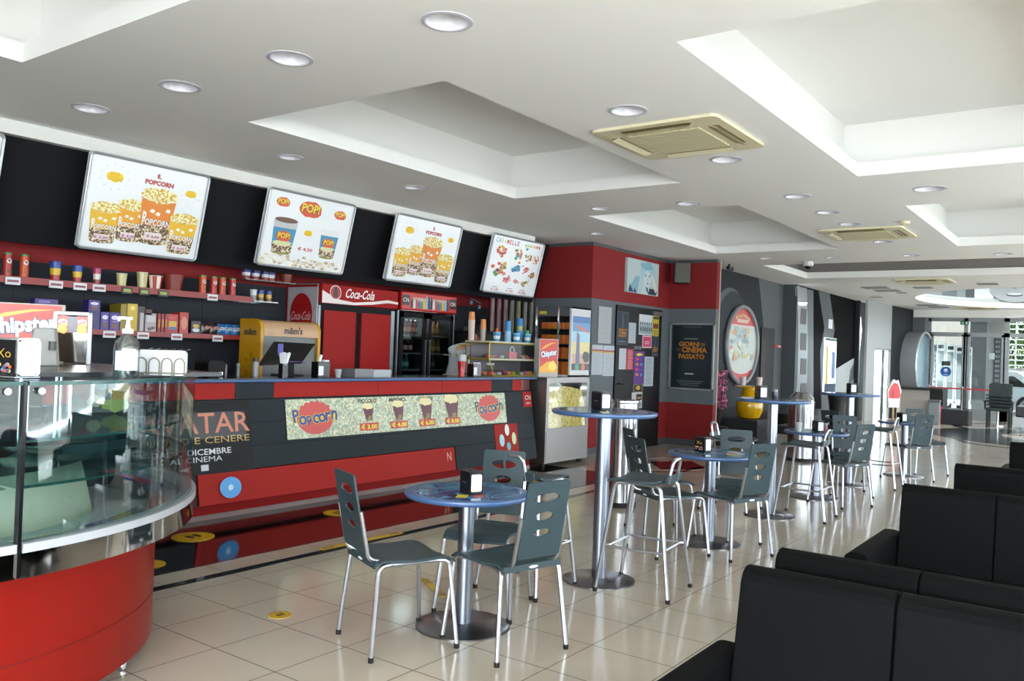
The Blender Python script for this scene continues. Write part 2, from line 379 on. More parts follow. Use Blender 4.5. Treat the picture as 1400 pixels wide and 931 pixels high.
# lobby far wall stripes: bent grey bands on black
def yl(px, py): p = aty(px, py, 5.7); return (p.x, p.z)
a = Art(5.715)
a.poly([yl(1104, 395), yl(1113, 397), yl(1113, 590), yl(1098, 590)], mat('lobby_strip', '#5c6468', .4), 1)
a.poly([yl(1120, 398), yl(1135, 400), yl(1142, 450), yl(1138, 478), yl(1141, 600), yl(1125, 600), yl(1122, 480), yl(1128, 448)], LM, 1)
a.poly([yl(1176, 410), yl(1187, 413), yl(1190, 450), yl(1184, 480), yl(1184, 600), yl(1172, 600), yl(1176, 480), yl(1179, 452)], LM, 1)
a.poly([yl(1141, 506), yl(1174, 486), yl(1174, 590), yl(1141, 590)], mat('lobby_sunlit', '#aeb4b4', .5), 1)  # slanted pale field: sunlight on the wall, painted in as flat colour
a.poly([yl(1163, 506), yl(1174, 486), yl(1174, 505), yl(1160, 532)], mat('lobby_strip'), 2)
struct('wall_lobby_stripes', a)
# street-side window wall and the wall behind the photographer
FR = mat('window_frame_grey', '#8d9396', .4, metal=.3)
m = MB()
for x in np.arange(-3.5, 28.2, 3.2): m.box(x-.12, x+.12, -4.25, -3.98, 0, ZC, FR)
m.box(-3.6, 28, -4.25, -3.98, 2.75, ZC, WHITE); m.box(-3.6, 28, -4.25, -3.98, 0, .28, FR); struct('wall_street', m)
m = MB().box(-3.7, -3.5, -4.25, -3.9, 0, ZC, WHITE).box(-3.7, -3.5, 1.6, 8.0, 0, ZC, WHITE).box(-3.7, -3.5, -3.9, 1.6, 2.75, ZC, WHITE).box(-3.7, -3.5, -3.9, 1.6, 0, .75, WHITE)
struct('wall_entrance', m)
m = MB().box(17.5, 17.7, -4.2, -4.0, 0, 1, FR)
# far glass wall with a double door
XF = 27.5
def fx(px, py, X=XF): p = atx(px, py, X); return p.y, p.z
ZH = 2.93
m = MB(); m.box(XF-.4, XF+.1, -4.2, 5.05, ZH, ZC, WHITE); struct('ceiling_header', m)
m = MB()
def post(px, w_, z1=ZH): y = fx(px, 500)[0]; m.box(XF-.05, XF+.05, y-w_/2, y+w_/2, 0, z1, FR)
m.box(XF-.3, XF+.1, fx(1266, 500)[0], 5.2, 0, ZC, mat('pier_grey', '#5d6468', .5))
zt = fx(1320, 457.5)[1]
for px, w_ in ((1269, .12), (1319.5, .1), (1375.5, .14)): post(px, w_)
for px in (1273, 1317, 1323, 1371): post(px, .09, zt)
m.box(XF-.05, XF+.05, -4.2, fx(1268, 500)[0], zt-.06, zt+.06, FR); m.box(XF-.05, XF+.05, -4.2, fx(1268, 500)[0], ZH-.1, ZH, FR)
m.box(XF-.05, XF+.05, -4.2, fx(1268, 500)[0], 0, .3, FR)
for y in (1.0, -.6, -2.2, -3.8): m.box(XF-.05, XF+.05, y-.06, y+.06, 0, ZH, FR)
struct('window_1', m)
struct('window_1_glass', MB().box(XF-.008, XF+.008, -4.2, fx(1268, 500)[0], .3, ZH-.1, GLASS))
# side door of the lobby: bright daylight outside
m = MB(); seg(m, 23.75, 23.81, 0, 1.93, FR); seg(m, 25.14, 25.2, 0, 1.93, FR); seg(m, 24.6, 24.64, 0, 1.93, FR); seg(m, 23.81, 25.14, 1.88, 1.93, FR)
struct('door_frame_1', m)
struct('roof', MB().box(-5, 18.6, -5.3, 9, 4.1, 4.3, mat('roof_concrete', '#8a8a86', .8)).box(18.6, 29, -5.3, 6.1, 4.1, 4.3, mat('roof_concrete')).box(18.6, 29, 6.0, 6.1, 3.27, 4.1, WHITE).box(-5, 29, -5.5, -5.3, 3.4, 4.3, WHITE).box(28.8, 29, -5, 6.1, 3.3, 4.3, WHITE).box(-5, 18.6, 8.8, 9, 3.2, 4.3, WHITE))
m = MB()
for x, y, s_ in LAMPS: pass
# ================================================================ FURNITURE
SEAT = mat('grey_green_plastic', '#35454a', .42, spec=.3); RUB = mat('rubber_black', '#111111', .7)
def plate(outline, holes, th, m, bend=0., name='p'):
    """flat plate in x,z with holes, thickness along y, bent backwards by bend*x*x"""
    bm = bmesh.new(); loops = []
    for L in [outline]+holes:
        vs = [bm.verts.new((x, 0, z)) for x, z in L]
        es = [bm.edges.new((vs[i], vs[(i+1) % len(vs)])) for i in range(len(vs))]; loops.append((vs, es))
    bmesh.ops.triangle_fill(bm, use_beauty=True, use_dissolve=False, edges=[e for _, es in loops for e in es])
    bm.verts.index_update(); V = [(v.co.x, v.co.z) for v in bm.verts]; F = [tuple(v.index for v in f.verts) for f in bm.faces]
    LI = [[v.index for v in vs] for vs, _ in loops]; bm.free()
    k = len(V); yy = lambda x: bend*x*x
    vs = [(x, yy(x)+th/2, z) for x, z in V]+[(x, yy(x)-th/2, z) for x, z in V]
    mb = MB(); fs = list(F)+[tuple(i+k for i in reversed(f)) for f in F]
    mb.add(vs, fs, m)
    mb.add(vs, [(L[i], L[(i+1) % len(L)], L[(i+1) % len(L)]+k, L[i]+k) for L in LI for i in range(len(L))], m, True)
    return mb
def ov(cx, cz, rx, rz, n=20): return [(cx+rx*math.cos(2*math.pi*i/n), cz+rz*math.sin(2*math.pi*i/n)) for i in range(n)]
def fixn(mb_obj):
    bm = bmesh.new(); bm.from_mesh(mb_obj.data); bmesh.ops.recalc_face_normals(bm, faces=bm.faces); bm.to_mesh(mb_obj.data); bm.free()
def rrect(x0, x1, z0, z1, r, n=5):
    P = []
    for cx, cz, t0 in ((x1-r, z1-r, 0), (x0+r, z1-r, 90), (x0+r, z0+r, 180), (x1-r, z0+r, 270)):
        for i in range(n+1): t = R(t0+90*i/n); P.append((cx+r*math.cos(t), cz+r*math.sin(t)))
    return P
def shell(P, Q, m, th):
    """seat shell: rows of points P[i][j], thickness th downwards"""
    a, b2 = len(P), len(P[0]); mb = MB(); vs = [p for row in P for p in row]+[(p[0], p[1], p[2]-th) for row in P for p in row]; k = a*b2
    fs = []; sd = []
    for i in range(a-1):
        for j in range(b2-1):
            q = (i*b2+j, i*b2+j+1, (i+1)*b2+j+1, (i+1)*b2+j); fs += [q, tuple(k+x for x in reversed(q))]
    for i in range(a-1):
        sd += [(i*b2, (i+1)*b2, (i+1)*b2+k, i*b2+k), ((i+1)*b2-1+b2, (i+1)*b2-1, (i+1)*b2-1+k, (i+1)*b2-1+b2+k)]
    for j in range(b2-1):
        sd += [(j+1, j, j+k, j+1+k), ((a-1)*b2+j, (a-1)*b2+j+1, (a-1)*b2+j+1+k, (a-1)*b2+j+k)]
    mb.add(vs, fs, m, True); mb.add(vs, sd, m); return mb
def bendpipe(pts, r=.05, n=5):
    """round off the corners of a polyline"""
    P = [Vector(p) for p in pts]; out = [P[0]]
    for i in range(1, len(P)-1):
        a = (P[i-1]-P[i]); b2 = (P[i+1]-P[i]); q = min(r, a.length*.45, b2.length*.45); a = P[i]+a.normalized()*q; b2 = P[i]+b2.normalized()*q
        for k in range(n+1):
            t = k/n; out.append(a*(1-t)**2+P[i]*2*t*(1-t)+b2*t*t)
    return out+[P[-1]]
def make_chair(label, loc, rz):
    t = thing('cafe_chair', label, 'chair', loc, rz, 'perforated-back cafe chairs around the low tables')
    # seat: flat, waterfall front, back edge curled up a little with an oval slot
    P = []
    for i in range(11):
        u = i/10; y = -.205+.43*u; w_ = .185+.012*math.sin(u*math.pi); z = .462+.006*math.cos(u*6)-(.035*((u-.8)/.2)**2 if u > .8 else 0)-(.02*((.12-u)/.12)**2 if u < .12 else 0)
        P.append([(w_*(-1+2*j/6), y, z-.008*(1-abs(-1+2*j/6)**2)) for j in range(7)])
    shell(P, None, SEAT, .012).build('seat', t)
    mb = MB(); mb.hexa([(-.18, -.212, .428), (.18, -.212, .428), (.18, -.2, .43), (-.18, -.2, .43)], [(-.185, -.208, .458), (.185, -.208, .458), (.185, -.198, .46), (-.185, -.198, .46)], SEAT)
    mb.add([(.03*math.cos(a), -.2135, .443+.007*math.sin(a)) for a in [2*math.pi*i/14 for i in range(14)]], [tuple(range(14))], PAPER)
    mb.build('seat_lip', t)
    bk = plate(rrect(-.135, .135, 0, .39, .018), [ov(0, .305, .078, .026), ov(0, .212, .058, .0235), ov(0, .127, .053, .02)], .01, SEAT, -.25)
    o = bk.build('backrest', t, loc=(0, -.235, .495)); o.rotation_euler = (R(11), 0, 0)
    for s_ in (-1, 1):
        sp = MB(); sp.tube(bendpipe([(s_*.128, -.16, .45), (s_*.143, -.228, .468), (s_*.143, -.277, .70)], .03), .0105, ALU, 8); sp.build('back_support', t)
    fr = MB()
    for s_ in (-1, 1): fr.tube([(s_*.165, -.17, .436), (s_*.165, .17, .436)], .0105, ALU, 8)
    fr.tube([(-.165, .08, .434), (.165, .08, .434)], .009, ALU, 8); fr.build('seat_frame', t)
    for sx_ in (-1, 1):
        for sy in (-1, 1):
            lg = MB(); lg.tube(bendpipe([(sx_*.165, sy*.11, .438), (sx_*.185, sy*.19, .435), (sx_*.222, sy*.228, .022)], .05, 6), .0112, ALU, 8)
            lo = lg.build('leg', t); ft = MB(); ft.cyl(.0135, 0, .024, RUB, (sx_*.2225, sy*.2285), 10); ft.build('rubber_foot', lo)
    return t
CH = [
 ('grey-green cafe chair seen side on, between the first low table and the glass showcase', 3.17, 2.965, -22.6),
 ('grey-green cafe chair with its back to the sofas at the first low table', 3.50, 2.53, 75),
 ('grey-green cafe chair between the first low table and the first bar table', 3.94, 3.0, 199),
 ('dark cafe chair behind the first bar stool, turned side on to the second low table', 5.99, 2.81, -32),
 ('cafe chair half hidden behind a darker one near the steel bin', 6.62, 3.18, -42),
 ('grey-green cafe chair with its back to the sofas at the second low table', 6.29, 2.43, 68),
 ('grey-green cafe chair on the far side of the second low table under the flowers', 6.88, 2.63, 200),
 ('grey-green cafe chair with its back to the sofas at the third low table', 9.30, 2.40, 64),
 ('dark green cafe chair on the far side of the third low table', 10.12, 2.52, 205),
 ('grey-green cafe chair turned away at the last low table before the lobby', 12.02, 2.26, 48),
 ('dark cafe chair peeking above another at the last low table before the lobby', 12.95, 2.22, 215),
 ('cafe chair with thin legs beyond the third bar table', 11.55, 2.95, -20),
]
c0 = make_chair(CH[0][0], (CH[0][1], CH[0][2], 0), R(CH[0][3]-90))
for lb, x, y, a in CH[1:]: dup(c0, (x, y, 0), R(a-90), lb)
# ---- bar stools
def make_stool(label, loc, rz):
    t = thing('bar_stool', label, 'stool', loc, rz, 'bar stools with a looped handle at the bar tables')
    P = []
    for i in range(11):
        u = i/10; y = -.16+.36*u; w_ = .18+.015*math.sin(u*math.pi); z = .712+.012*u-(.02*((u-.85)/.15)**2 if u > .85 else 0)+.02*max(0, .15-u)/.15
        P.append([(w_*(-1+2*j/6), y, z-.012*(1-abs(-1+2*j/6)**2)) for j in range(7)])
    shell(P, None, SEAT, .012).build('seat', t)
    bk = plate(rrect(-.15, .15, 0, .055, .02), [], .01, SEAT, -.5); o = bk.build('seat_lip', t, loc=(0, -.165, .705)); o.rotation_euler = (R(12), 0, 0)
    h = MB(); h.tube(bendpipe([(-.085, -.168, .70), (-.07, -.20, .852), (.07, -.20, .852), (.085, -.168, .70)], .045, 6), .0115, ALU, 8); h.build('handle_loop', t)
    for s_ in (-1, 1): fr = MB(); fr.tube([(s_*.15, -.13, .69), (s_*.15, .15, .695)], .0105, ALU, 8); fr.build('seat_rail', t)
    def at(sx_, sy, z): k = (.70-z)/.70; return (sx_*(.165+.06*k), sy*(.15+.09*k), z)
    for sx_ in (-1, 1):
        for sy in (-1, 1):
            lg = MB(); lg.tube(bendpipe([(sx_*.15, sy*.07, .692), (sx_*.165, sy*.15, .688), at(sx_, sy, .022)], .045, 6), .0118, ALU, 8)
            lo = lg.build('leg', t); ft = MB(); p = at(sx_, sy, .0); ft.cyl(.0145, 0, .024, RUB, (p[0], p[1]), 10); ft.build('rubber_foot', lo)
    rg = MB()
    a, b2, c, d_ = at(-1, 1, .29), at(1, 1, .29), at(-1, -1, .29), at(1, -1, .29)
    rg.tube(bendpipe([a, (a[0]+.03, a[1]-.03, .29), (b2[0]-.03, b2[1]-.03, .29), b2], .03), .009, ALU, 8)
    rg.tube([a, (0.0+a[0], 0, .285), c], .0085, ALU, 8); rg.tube([b2, (b2[0], 0, .285), d_], .0085, ALU, 8)
    rg.tube(bendpipe([c, (c[0]+.03, c[1]+.03, .29), (d_[0]-.03, d_[1]+.03, .29), d_], .03), .009, ALU, 8)
    rg.build('footrest', t); return t
ST = [
 ('grey bar stool with its chrome loop handle towards the sofas, at the first bar table', 4.92, 2.465, 97),
 ('grey bar stool behind the first low table, its loop handle by the red counter', 4.44, 3.05, 2),
 ('bar stool at the second bar table, only its loop handle showing above the napkin box', 8.12, 3.14, -88),
 ('grey bar stool on the sofa side of the second bar table', 8.27, 2.45, 92),
 ('bar stool at the third bar table near the bright side door', 11.05, 2.40, 90),
]
s0 = make_stool(ST[0][0], (ST[0][1], ST[0][2], 0), R(ST[0][3]-90))
for lb, x, y, a in ST[1:]: dup(s0, (x, y, 0), R(a-90), lb)
# ---- tables
PRINT = mat('table_print', '#2a3f78', .12); n, l, b = nodes(PRINT)
tc = n.new('ShaderNodeTexCoord'); mp = n.new('ShaderNodeMapping'); mp.inputs['Scale'].default_value = (3.2, 5.5, 1); mp.inputs['Rotation'].default_value = (0, 0, .5)
nt = n.new('ShaderNodeTexNoise'); nt.inputs['Scale'].default_value = 1.3; nt.inputs['Distortion'].default_value = 1.6; nt.inputs['Detail'].default_value = 3
l.new(tc.outputs['Object'], mp.inputs[0]); l.new(mp.outputs[0], nt.inputs['Vector'])
cr = ramp(n, [(.30, '#2a2a55'), (.40, '#3d3f74'), (.47, '#3f6a9c'), (.53, '#5aa0b4'), (.58, '#4a4a78'), (.66, '#3f78a0'), (.75, '#7ab8b8')]); l.new(nt.outputs[0], cr.inputs[0]); l.new(cr.outputs[0], b.inputs['Base Color'])
POLE = mat('pole_satin_blue', '#9aa3b1', .3, metal=1); BASEM = mat('base_disc_steel', '#8b8a8e', .28, metal=1)
def make_table(name, label, cat, group, loc, h, r, rp, rb, rz=0.):
    t = thing(name, label, cat, loc, rz, group)
    tp = MB(); tp.lathe([(0, h-.028), (r-.012, h-.028), (r-.002, h-.02), (r, h-.012), (r-.003, h-.003), (r-.012, h), (0, h)], BLUE, n=64)
    to = tp.build('table_top', t)
    pr = MB(); rr_ = r*.86
    pr.add([(rr_*math.cos(a), rr_*math.sin(a), h+.0006) for a in [2*math.pi*i/64 for i in range(64)]], [tuple(range(64))], PRINT)
    g = random.Random(3); wt = ink('#dfe6ea'); yl_ = ink('#d8c92a'); rd = ink('#a83a34')
    def flat(cx, cy, w_, d_, m, ro=.0, z=.0012):
        z += len(pr.f)*2e-5
        c, s_ = math.cos(ro), math.sin(ro); pr.add([(cx+x*c-y*s_, cy+x*s_+y*c, h+z) for x, y in ((-w_/2, -d_/2), (w_/2, -d_/2), (w_/2, d_/2), (-w_/2, d_/2))], [(0, 1, 2, 3)], m)
    flat(0, -.06*r, r*1.15, r*.035, wt, .55); flat(-.45*r, -.25*r, r*.28, r*.16, yl_, .55); flat(-.25*r, -.42*r, r*.25, r*.16, rd, .55)
    for k in range(9): flat(.2*r+.05*r*k, .22*r+.03*r*k, r*.03, r*.09, wt, .55)
    pr.build('printed_surface', to)
    pl = MB(); pl.cyl(rp, .012, h-.03, POLE, n=32); pl.build('pole', t)
    cl = MB(); cl.lathe([(rp, h-.05), (rp*2.1, h-.03), (0, h-.029)], POLE, n=24); cl.build('collar', t)
    bs = MB(); bs.lathe([(rb, 0), (rb, .008), (rb-.01, .013), (rp*1.4, .016), (rp*1.1, .022), (0, .022)], BASEM, n=48); bs.build('base_disc', t)
    return t
low = make_table('round_cafe_table', 'low round blue-rimmed table with three chairs, closest to the showcase', 'table', 'low round tables in the cafe row', (3.58, 2.865, 0), .73, .343, .044, .256)
bar = make_table('round_bar_table', 'tall round bar table with a napkin box, first in the row', 'table', 'tall round bar tables in the cafe row', (4.905, 2.785, 0), 1.125, .352, .048, .24)
dup(low, (6.50, 2.69, 0), 1.2, 'low round blue table with the gold-lettered napkin box, between the first two bar tables')
dup(bar, (8.08, 2.73, 0), .7, 'tall round bar table before the yellow urn, second in the row')
dup(low, (9.55, 2.73, 0), 2.2, 'low round blue table holding a plastic cup, between the second and third bar tables')
dup(bar, (10.90, 2.72, 0), 2.0, 'tall round bar table in front of the black lobby wall, third in the row')
dup(low, (12.42, 2.38, 0), .4, 'low round table mostly hidden by a chair, last in the row before the lobby')
# ---- napkin dispensers
NAPW = mat('napkin_white', '#e6ecf0', .7)
def make_disp(name, label, loc, rz, body='black', txt=None, h=.125, w_=.085, dp=.105, sc_=1., group=None, face=True):
    B = {'black': mat('dispenser_black', '#17181b', .25), 'chrome': CHROME}[body]
    t = thing(name, label, 'napkin dispenser', loc, rz, group)
    m = MB(); m.rbox(-w_/2, w_/2, -dp/2, dp/2, .004, h, .012, B, 'y'); m.box(-w_/2-.003, w_/2+.003, -dp/2-.002, dp/2+.002, 0, .006, B)
    ho = m.build('housing', t, bevel=.002)
    for s_ in (-1,):
        f = MB(); f.rbox(-w_/2+.011, w_/2-.011, s_*(dp/2+.0035), s_*(dp/2-.01), .017, h-.018, .008, NAPW, 'y'); f.build('napkins', t)
        f = MB(); P = [(x, s_*(dp/2+.006), z) for x, z in rrect(-w_/2+.006, w_/2-.006, .01, h-.008, .01, 4)]; f.tube(P, .0032, B, 6, closed=True); f.build('face_rim', t)
    if txt:
        a = Art(0, .0006)
        if txt[0]: a.text(txt[0], 0, h*.62, h*.22, ink(txt[1]), 1, w_=dp*.6)
        else: a.rect(0, h*.5, dp*.5, h*.05, ink(txt[1]), 1)
        if len(txt) > 2:
            g = random.Random(5)
            for k in range(14): a.ell(g.uniform(-.035, .035), g.uniform(.02, .045), .008, .006, ink(['#c85a3a', '#d0b860', '#7a8aa0', '#3a5a8a'][k % 4]), 1, 8)
        o = a.build('side_print', ho); o.rotation_euler = (0, 0, R(-90)); o.location = (-w_/2-.0006, 0, 0)
    return t
GD = 'black napkin boxes on the cafe tables'
d0 = make_disp('napkin_dispenser', 'black napkin box on the first low table', (3.53, 2.80, .7315), R(-23), txt=('', '#4a4b50'), group=GD)
dup(d0, (4.90, 2.81, 1.1265), R(-24), 'black napkin box on the first bar table', GD)
make_disp('napkin_dispenser', 'napkin box with gold letters on its black side, on the second low table', (6.50, 2.76, .7315), R(-18), txt=('Xo', '#c9a93a', 1))
dup(d0, (8.00, 2.82, 1.1265), R(-45), 'black napkin box on the second bar table', GD)
dup(d0, (9.50, 2.70, .7315), R(-42), 'black napkin box on the third low table', GD)
dup(d0, (10.95, 2.72, 1.1265), R(-50), 'black napkin box on the third bar table', GD)
dup(d0, (12.32, 2.40, .7315), R(-40), 'black napkin box on the last low table by the lobby', GD)
CLEARP = glassy('clear_plastic_cup', '#dde4e6', .15, .1, .5)
def cup(name, label, loc, r0=.026, r1=.037, h=.1, m=None, cat='cup', group=None):
    return solo(name, MB().lathe([(0, .002), (r0, 0), (r1, h), (r1-.003, h), (r0-.003, .005)], m or CLEARP, n=20, cap=False), label, cat, loc, group=group)
cup('plastic_cup', 'clear plastic cup left on the third low table', (9.30, 2.85, .7315), m=mat('cloudy_plastic', '#aeb5b6', .3))
def shaker(label, loc, m1, m2):
    t = thing('sweetener_jar', label, 'jar', loc); MB().lathe([(.024, 0), (.028, .03), (.026, .07)], m1, n=16).build('jar_body', t)
    MB().lathe([(.028, .07), (.028, .09), (.02, .095), (0, .095)], m2, n=16).build('lid', t)
shaker('dark jar beside the napkin box on the second bar table', (8.16, 2.74, 1.1265), mat('jar_dark', '#2c2f3a', .2), mat('jar_lid_grey', '#7a808c', .3))
shaker('reddish jar beside the napkin box on the third low table', (9.62, 2.66, .7315), mat('jar_red', '#7c4a52', .3), mat('jar_lid_grey', '#7a808c'))
# ---- black leather sofas
LEA = speckle('black_leather', [(.3, '#090a0b'), (.7, '#0d0e0f')], 90, .6, 'NOISE', interp='LINEAR', bump=.03)
LEA.node_tree.nodes['Principled BSDF'].inputs['Specular IOR Level'].default_value = .055
LEAS = mat('leather_seam', '#050505', .8, spec=.02)
def make_sofa(label, loc, rz):
    t = thing('leather_sofa', label, 'sofa', loc, rz, 'black leather two-seat sofas')
    W = .45
    m = MB(); m.rbox(-W, W, -.37, .39, .09, .26, .03, LEA, 'x'); m.build('seat_base', t, bevel=.01)
    for s_ in (-1, 1):
        m = MB(); m.rbox(min(0, s_*W)+.002, max(0, s_*W)-.002, -.24, .40, .26, .43, .05, LEA, 'x', 5); m.build('seat_cushion', t, bevel=.012)
        # back cushion leans back, thick rounded top
        m = MB(); P = []
        for y, z in ((.0, .40), (-.05, .62), (-.085, .80)): P.append((y-.18, z))
        for i in range(8): a = R(20+160*i/7); P.append((-.325+.058*math.cos(a), .80+.052*math.sin(a)))
        P += [(-.385, .60), (-.385, .28), (-.2, .28)]
        m.profx(P, min(0, s_*W)+.0015, max(0, s_*W)-.0015, LEA); m.build('back_cushion', t, bevel=.006)
        m = MB(); m.rbox(min(s_*(W+.002), s_*(W+.122)), max(s_*(W+.002), s_*(W+.122)), -.36, .40, .09, .585, .045, LEA, 'y', 5); m.build('armrest', t, bevel=.014)
        for sy in (-.32, .34):
            m = MB(); m.cyl(.022, 0, .092, CHROME, (s_*(W+.05), sy), 14); m.build('leg', t)
    m = MB(); m.tube([(0, -.175, .42), (0, -.262, .80), (0, -.30, .857), (0, -.36, .846)], .0016, LEAS, 6); m.build('seam_piping', t)
    return t
so = make_sofa('black leather sofa', (2.29, .50, 0), R(90))
so['label'] = 'largest black leather sofa, its tall back cut by the bottom edge of the photo'
dup(so, (3.26, .50, 0), R(-90), 'black leather sofa standing back to back behind the largest one, only its top ridge showing')
dup(so, (4.70, .51, 0), R(90), 'black leather sofa showing its whole armrest and seat, mid-row')
dup(so, (6.70, .45, 0), R(-90), 'black leather sofa with a flat top edge behind the middle one of the row')
dup(so, (9.05, .35, 0), R(-90), 'black leather sofa farthest along the row, only a dark corner before the lobby floor')
# ================================================================ SNACK COUNTER
def X61(px, py=540, Y=6.15): return aty(px, py, Y).x
DKP = mat('counter_dark_panel', '#252d32', .5, spec=.15); RDP = mat('counter_red_panel', '#a3241e', .45, spec=.12)
t = thing('snack_counter', 'long snack counter with red and charcoal sloped front panels and a blue-edged top', 'counter', (0, 0, 0))
XA, XB = 2.9, 9.0
m = MB(); m.rbox(XA, 8.97, 6.10, 6.75, 1.142, 1.172, .012, BLUE, 'x'); m.build('worktop', t, bevel=.003)
m = MB(); m.box(XA, 8.95, 6.12, 6.74, 1.1725, 1.176, mat('worktop_dark', '#23262b', .2)); m.build('worktop_surface', t)
m = MB(); m.box(XA, 8.92, 6.24, 6.72, .1, 1.14, mat('counter_carcass', '#1d2023', .6)); m.build('carcass', t)
m = MB()
for x0, x1, mt in ((XA, 4.475, RDP), (4.478, 4.885, DKP), (4.888, 8.12, RDP), (8.123, 8.555, DKP), (8.558, 8.75, RDP), (8.753, 8.93, mat('counter_maroon', '#5a1517', .3))):
    m.box(x0, x1, 6.19, 6.24, 1.0, 1.14, mt)
for x in (6.2, 7.2): m.box(x, x+.004, 6.188, 6.19, 1.0, 1.14, BLACKM)
m.build('fascia', t)
def slope(x0, x1, z0, z1, mt, m, off=0.):   # sloped front: y 6.17 at z .99, y 6.03 at z .14
    yy = lambda z: 6.17-(.99-z)*.165-off
    m.hexa([(x0, yy(z0), z0), (x1, yy(z0), z0), (x1, yy(z0)+.05, z0), (x0, yy(z0)+.05, z0)], [(x0, yy(z1), z1), (x1, yy(z1), z1), (x1, yy(z1)+.05, z1), (x0, yy(z1)+.05, z1)], mt)
m = MB()
zs = [.99, .79, .59, .40]
for k in range(3):
    slope(XA, 8.93, zs[k+1]+.002, zs[k], DKP, m)
slope(7.33, 8.93, .14, .398, DKP, m)
m.build('front_panel', t)
m = MB(); slope(4.06, 7.3, .145, .395, RDP, m, .012); m.build('lower_panel', t)
m = MB(); slope(XA, 4.04, .145, .395, DKP, m, .012); m.build('lower_panel', t)
m = MB(); slope(8.08, 8.55, .22, .60, RDP, m, .006); m.build('accent_panel', t); m = MB(); slope(8.74, 8.93, .79, .985, RDP, m, .004); m.build('accent_panel', t)
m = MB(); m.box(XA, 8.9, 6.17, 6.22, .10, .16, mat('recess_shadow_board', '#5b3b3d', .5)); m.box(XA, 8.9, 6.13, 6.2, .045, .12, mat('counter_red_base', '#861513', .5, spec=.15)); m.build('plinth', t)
m = MB(); m.box(XA, 8.9, 6.12, 6.2, 0, .045, mat('skirting_tile', '#7d6a66', .3)); m.build('skirting', t)
yy = lambda z: 6.17-(.99-z)*.165
TILT = math.atan(.165)
def on_slope(name, art, label, cat, x, z, off=.013): # art drawn round its own centre
    return solo(name, art, label, cat, (x, yy(z)-off, z), 0, rx=-TILT)
a = Art(0); a.text('CN', 0, .03, .06, PAPER, 1); a.rect(0, -.035, .1, .006, PAPER, 1); a.rect(0, -.05, .1, .004, PAPER, 1)
o = a.build('logo_print', t); o.location = (8.84, yy(.88)-.006, .88); o.rotation_euler = (-TILT, 0, 0)
a = Art(0); a.text('N', 0, 0, .09, ink('#e8b9ae'), 1, w_=.07); o = a.build('letter_print', t); o.location = (7.2, yy(.30)-.014, .30); o.rotation_euler = (-TILT, 0, 0)
a = Art(0)
for x, z, c, ax, bz in ((-.10, -.01, '#9fd0dc', .05, .075), (.02, .11, '#e4ece8', .045, .07), (.03, -.09, '#4fa6b6', .04, .05), (.15, .0, '#cfe0a8', .045, .075)): a.ell(x, z, ax, bz, ink(c), 1)
o = a.build('dots_print', t); o.location = (8.31, yy(.42)-.008, .42); o.rotation_euler = (-TILT, 0, 0)
# popcorn price banner on the slope
def popbag(a, cx, cz, s):
    a.poly([(cx-.075*s, cz+.06*s), (cx+.085*s, cz+.08*s), (cx+.05*s, cz-.085*s), (cx-.035*s, cz-.085*s)], ink('#5e1d33'), 3)
    a.blob(cx, cz+.07*s, .082*s, .033*s, ink('#e3d9a4'), 4, seed=4); g = random.Random(2)
    for k in range(9): a.ell(cx+g.uniform(-.03, .03)*s, cz-.06*s+g.uniform(-.03, .02)*s, .016*s, .010*s, ink('#8a7a3c'), 4, 8)
BAN = speckle('banner_popcorn', [(0, '#98a48a'), (.25, '#c3caa8'), (.45, '#dadcc2'), (.65, '#b7c6ae'), (.82, '#9fb0a0'), (.92, '#c9b98a')], 55, .35)
XL, XR = aty(392, 577, 6.12).x, aty(692, 560, 6.12).x; Wb = XR-XL; zb = .80; hb = .365
a = Art(0); a.rect(0, 0, Wb, hb, BAN, 0)
def bx_(px): return aty(px, 575, 6.12).x-(XL+XR)/2
RI, BI, YI = ink('#c8443c'), ink('#2b3d86'), ink('#e6d23a')
for px in (432, 669):
    cx = bx_(px); g = random.Random(8)
    P = []
    for k in range(40):
        th = 2*math.pi*k/40; r_ = 1+(.12*(k % 2) if .15 < th/math.pi < .85 else 0); P.append((cx+.22*r_*math.cos(th), -.0+.15*r_*math.sin(th)))
    a.poly(P, RI, 1)
    for i, c in enumerate('Popcorn'):
        x = cx+(-.23+.077*i); z = (.03, -.015, -.02, -.005, 0, .01, .02)[i]
        a.text(c, x, z, .10 if i else .13, YI, 2, bold=.09, rot=(.15, -.1, .1, -.1, .1, 0, -.1)[i]); a.text(c, x, z, .092 if i else .12, BI, 4, bold=.03, rot=(.15, -.1, .1, -.1, .1, 0, -.1)[i])
for px, nm, pr_, s in ((504, 'PICCOLO', '3.00', .85), (545, 'MEDIO', '4.00', 1.0), (583, 'GRANDE', '6.00', 1.15), (618, 'GIGANTE', '8.00', 1.4)):
    cx = bx_(px); a.text(nm, cx, .145, .042, ink('#3a3226'), 2, bold=.03, w_=.25); popbag(a, cx, .025, s*1.1)
    a.rect(cx, -.115, .255, .075, ink('#b8322c'), 5); a.text('€ '+pr_, cx, -.115, .052, ink('#ecd53c'), 6, bold=.04, w_=.225)
on_slope('popcorn_price_banner', a, 'long speckled popcorn banner with red popcorn emblems and four price tags on the counter front', 'banner', (XL+XR)/2, zb, .010)
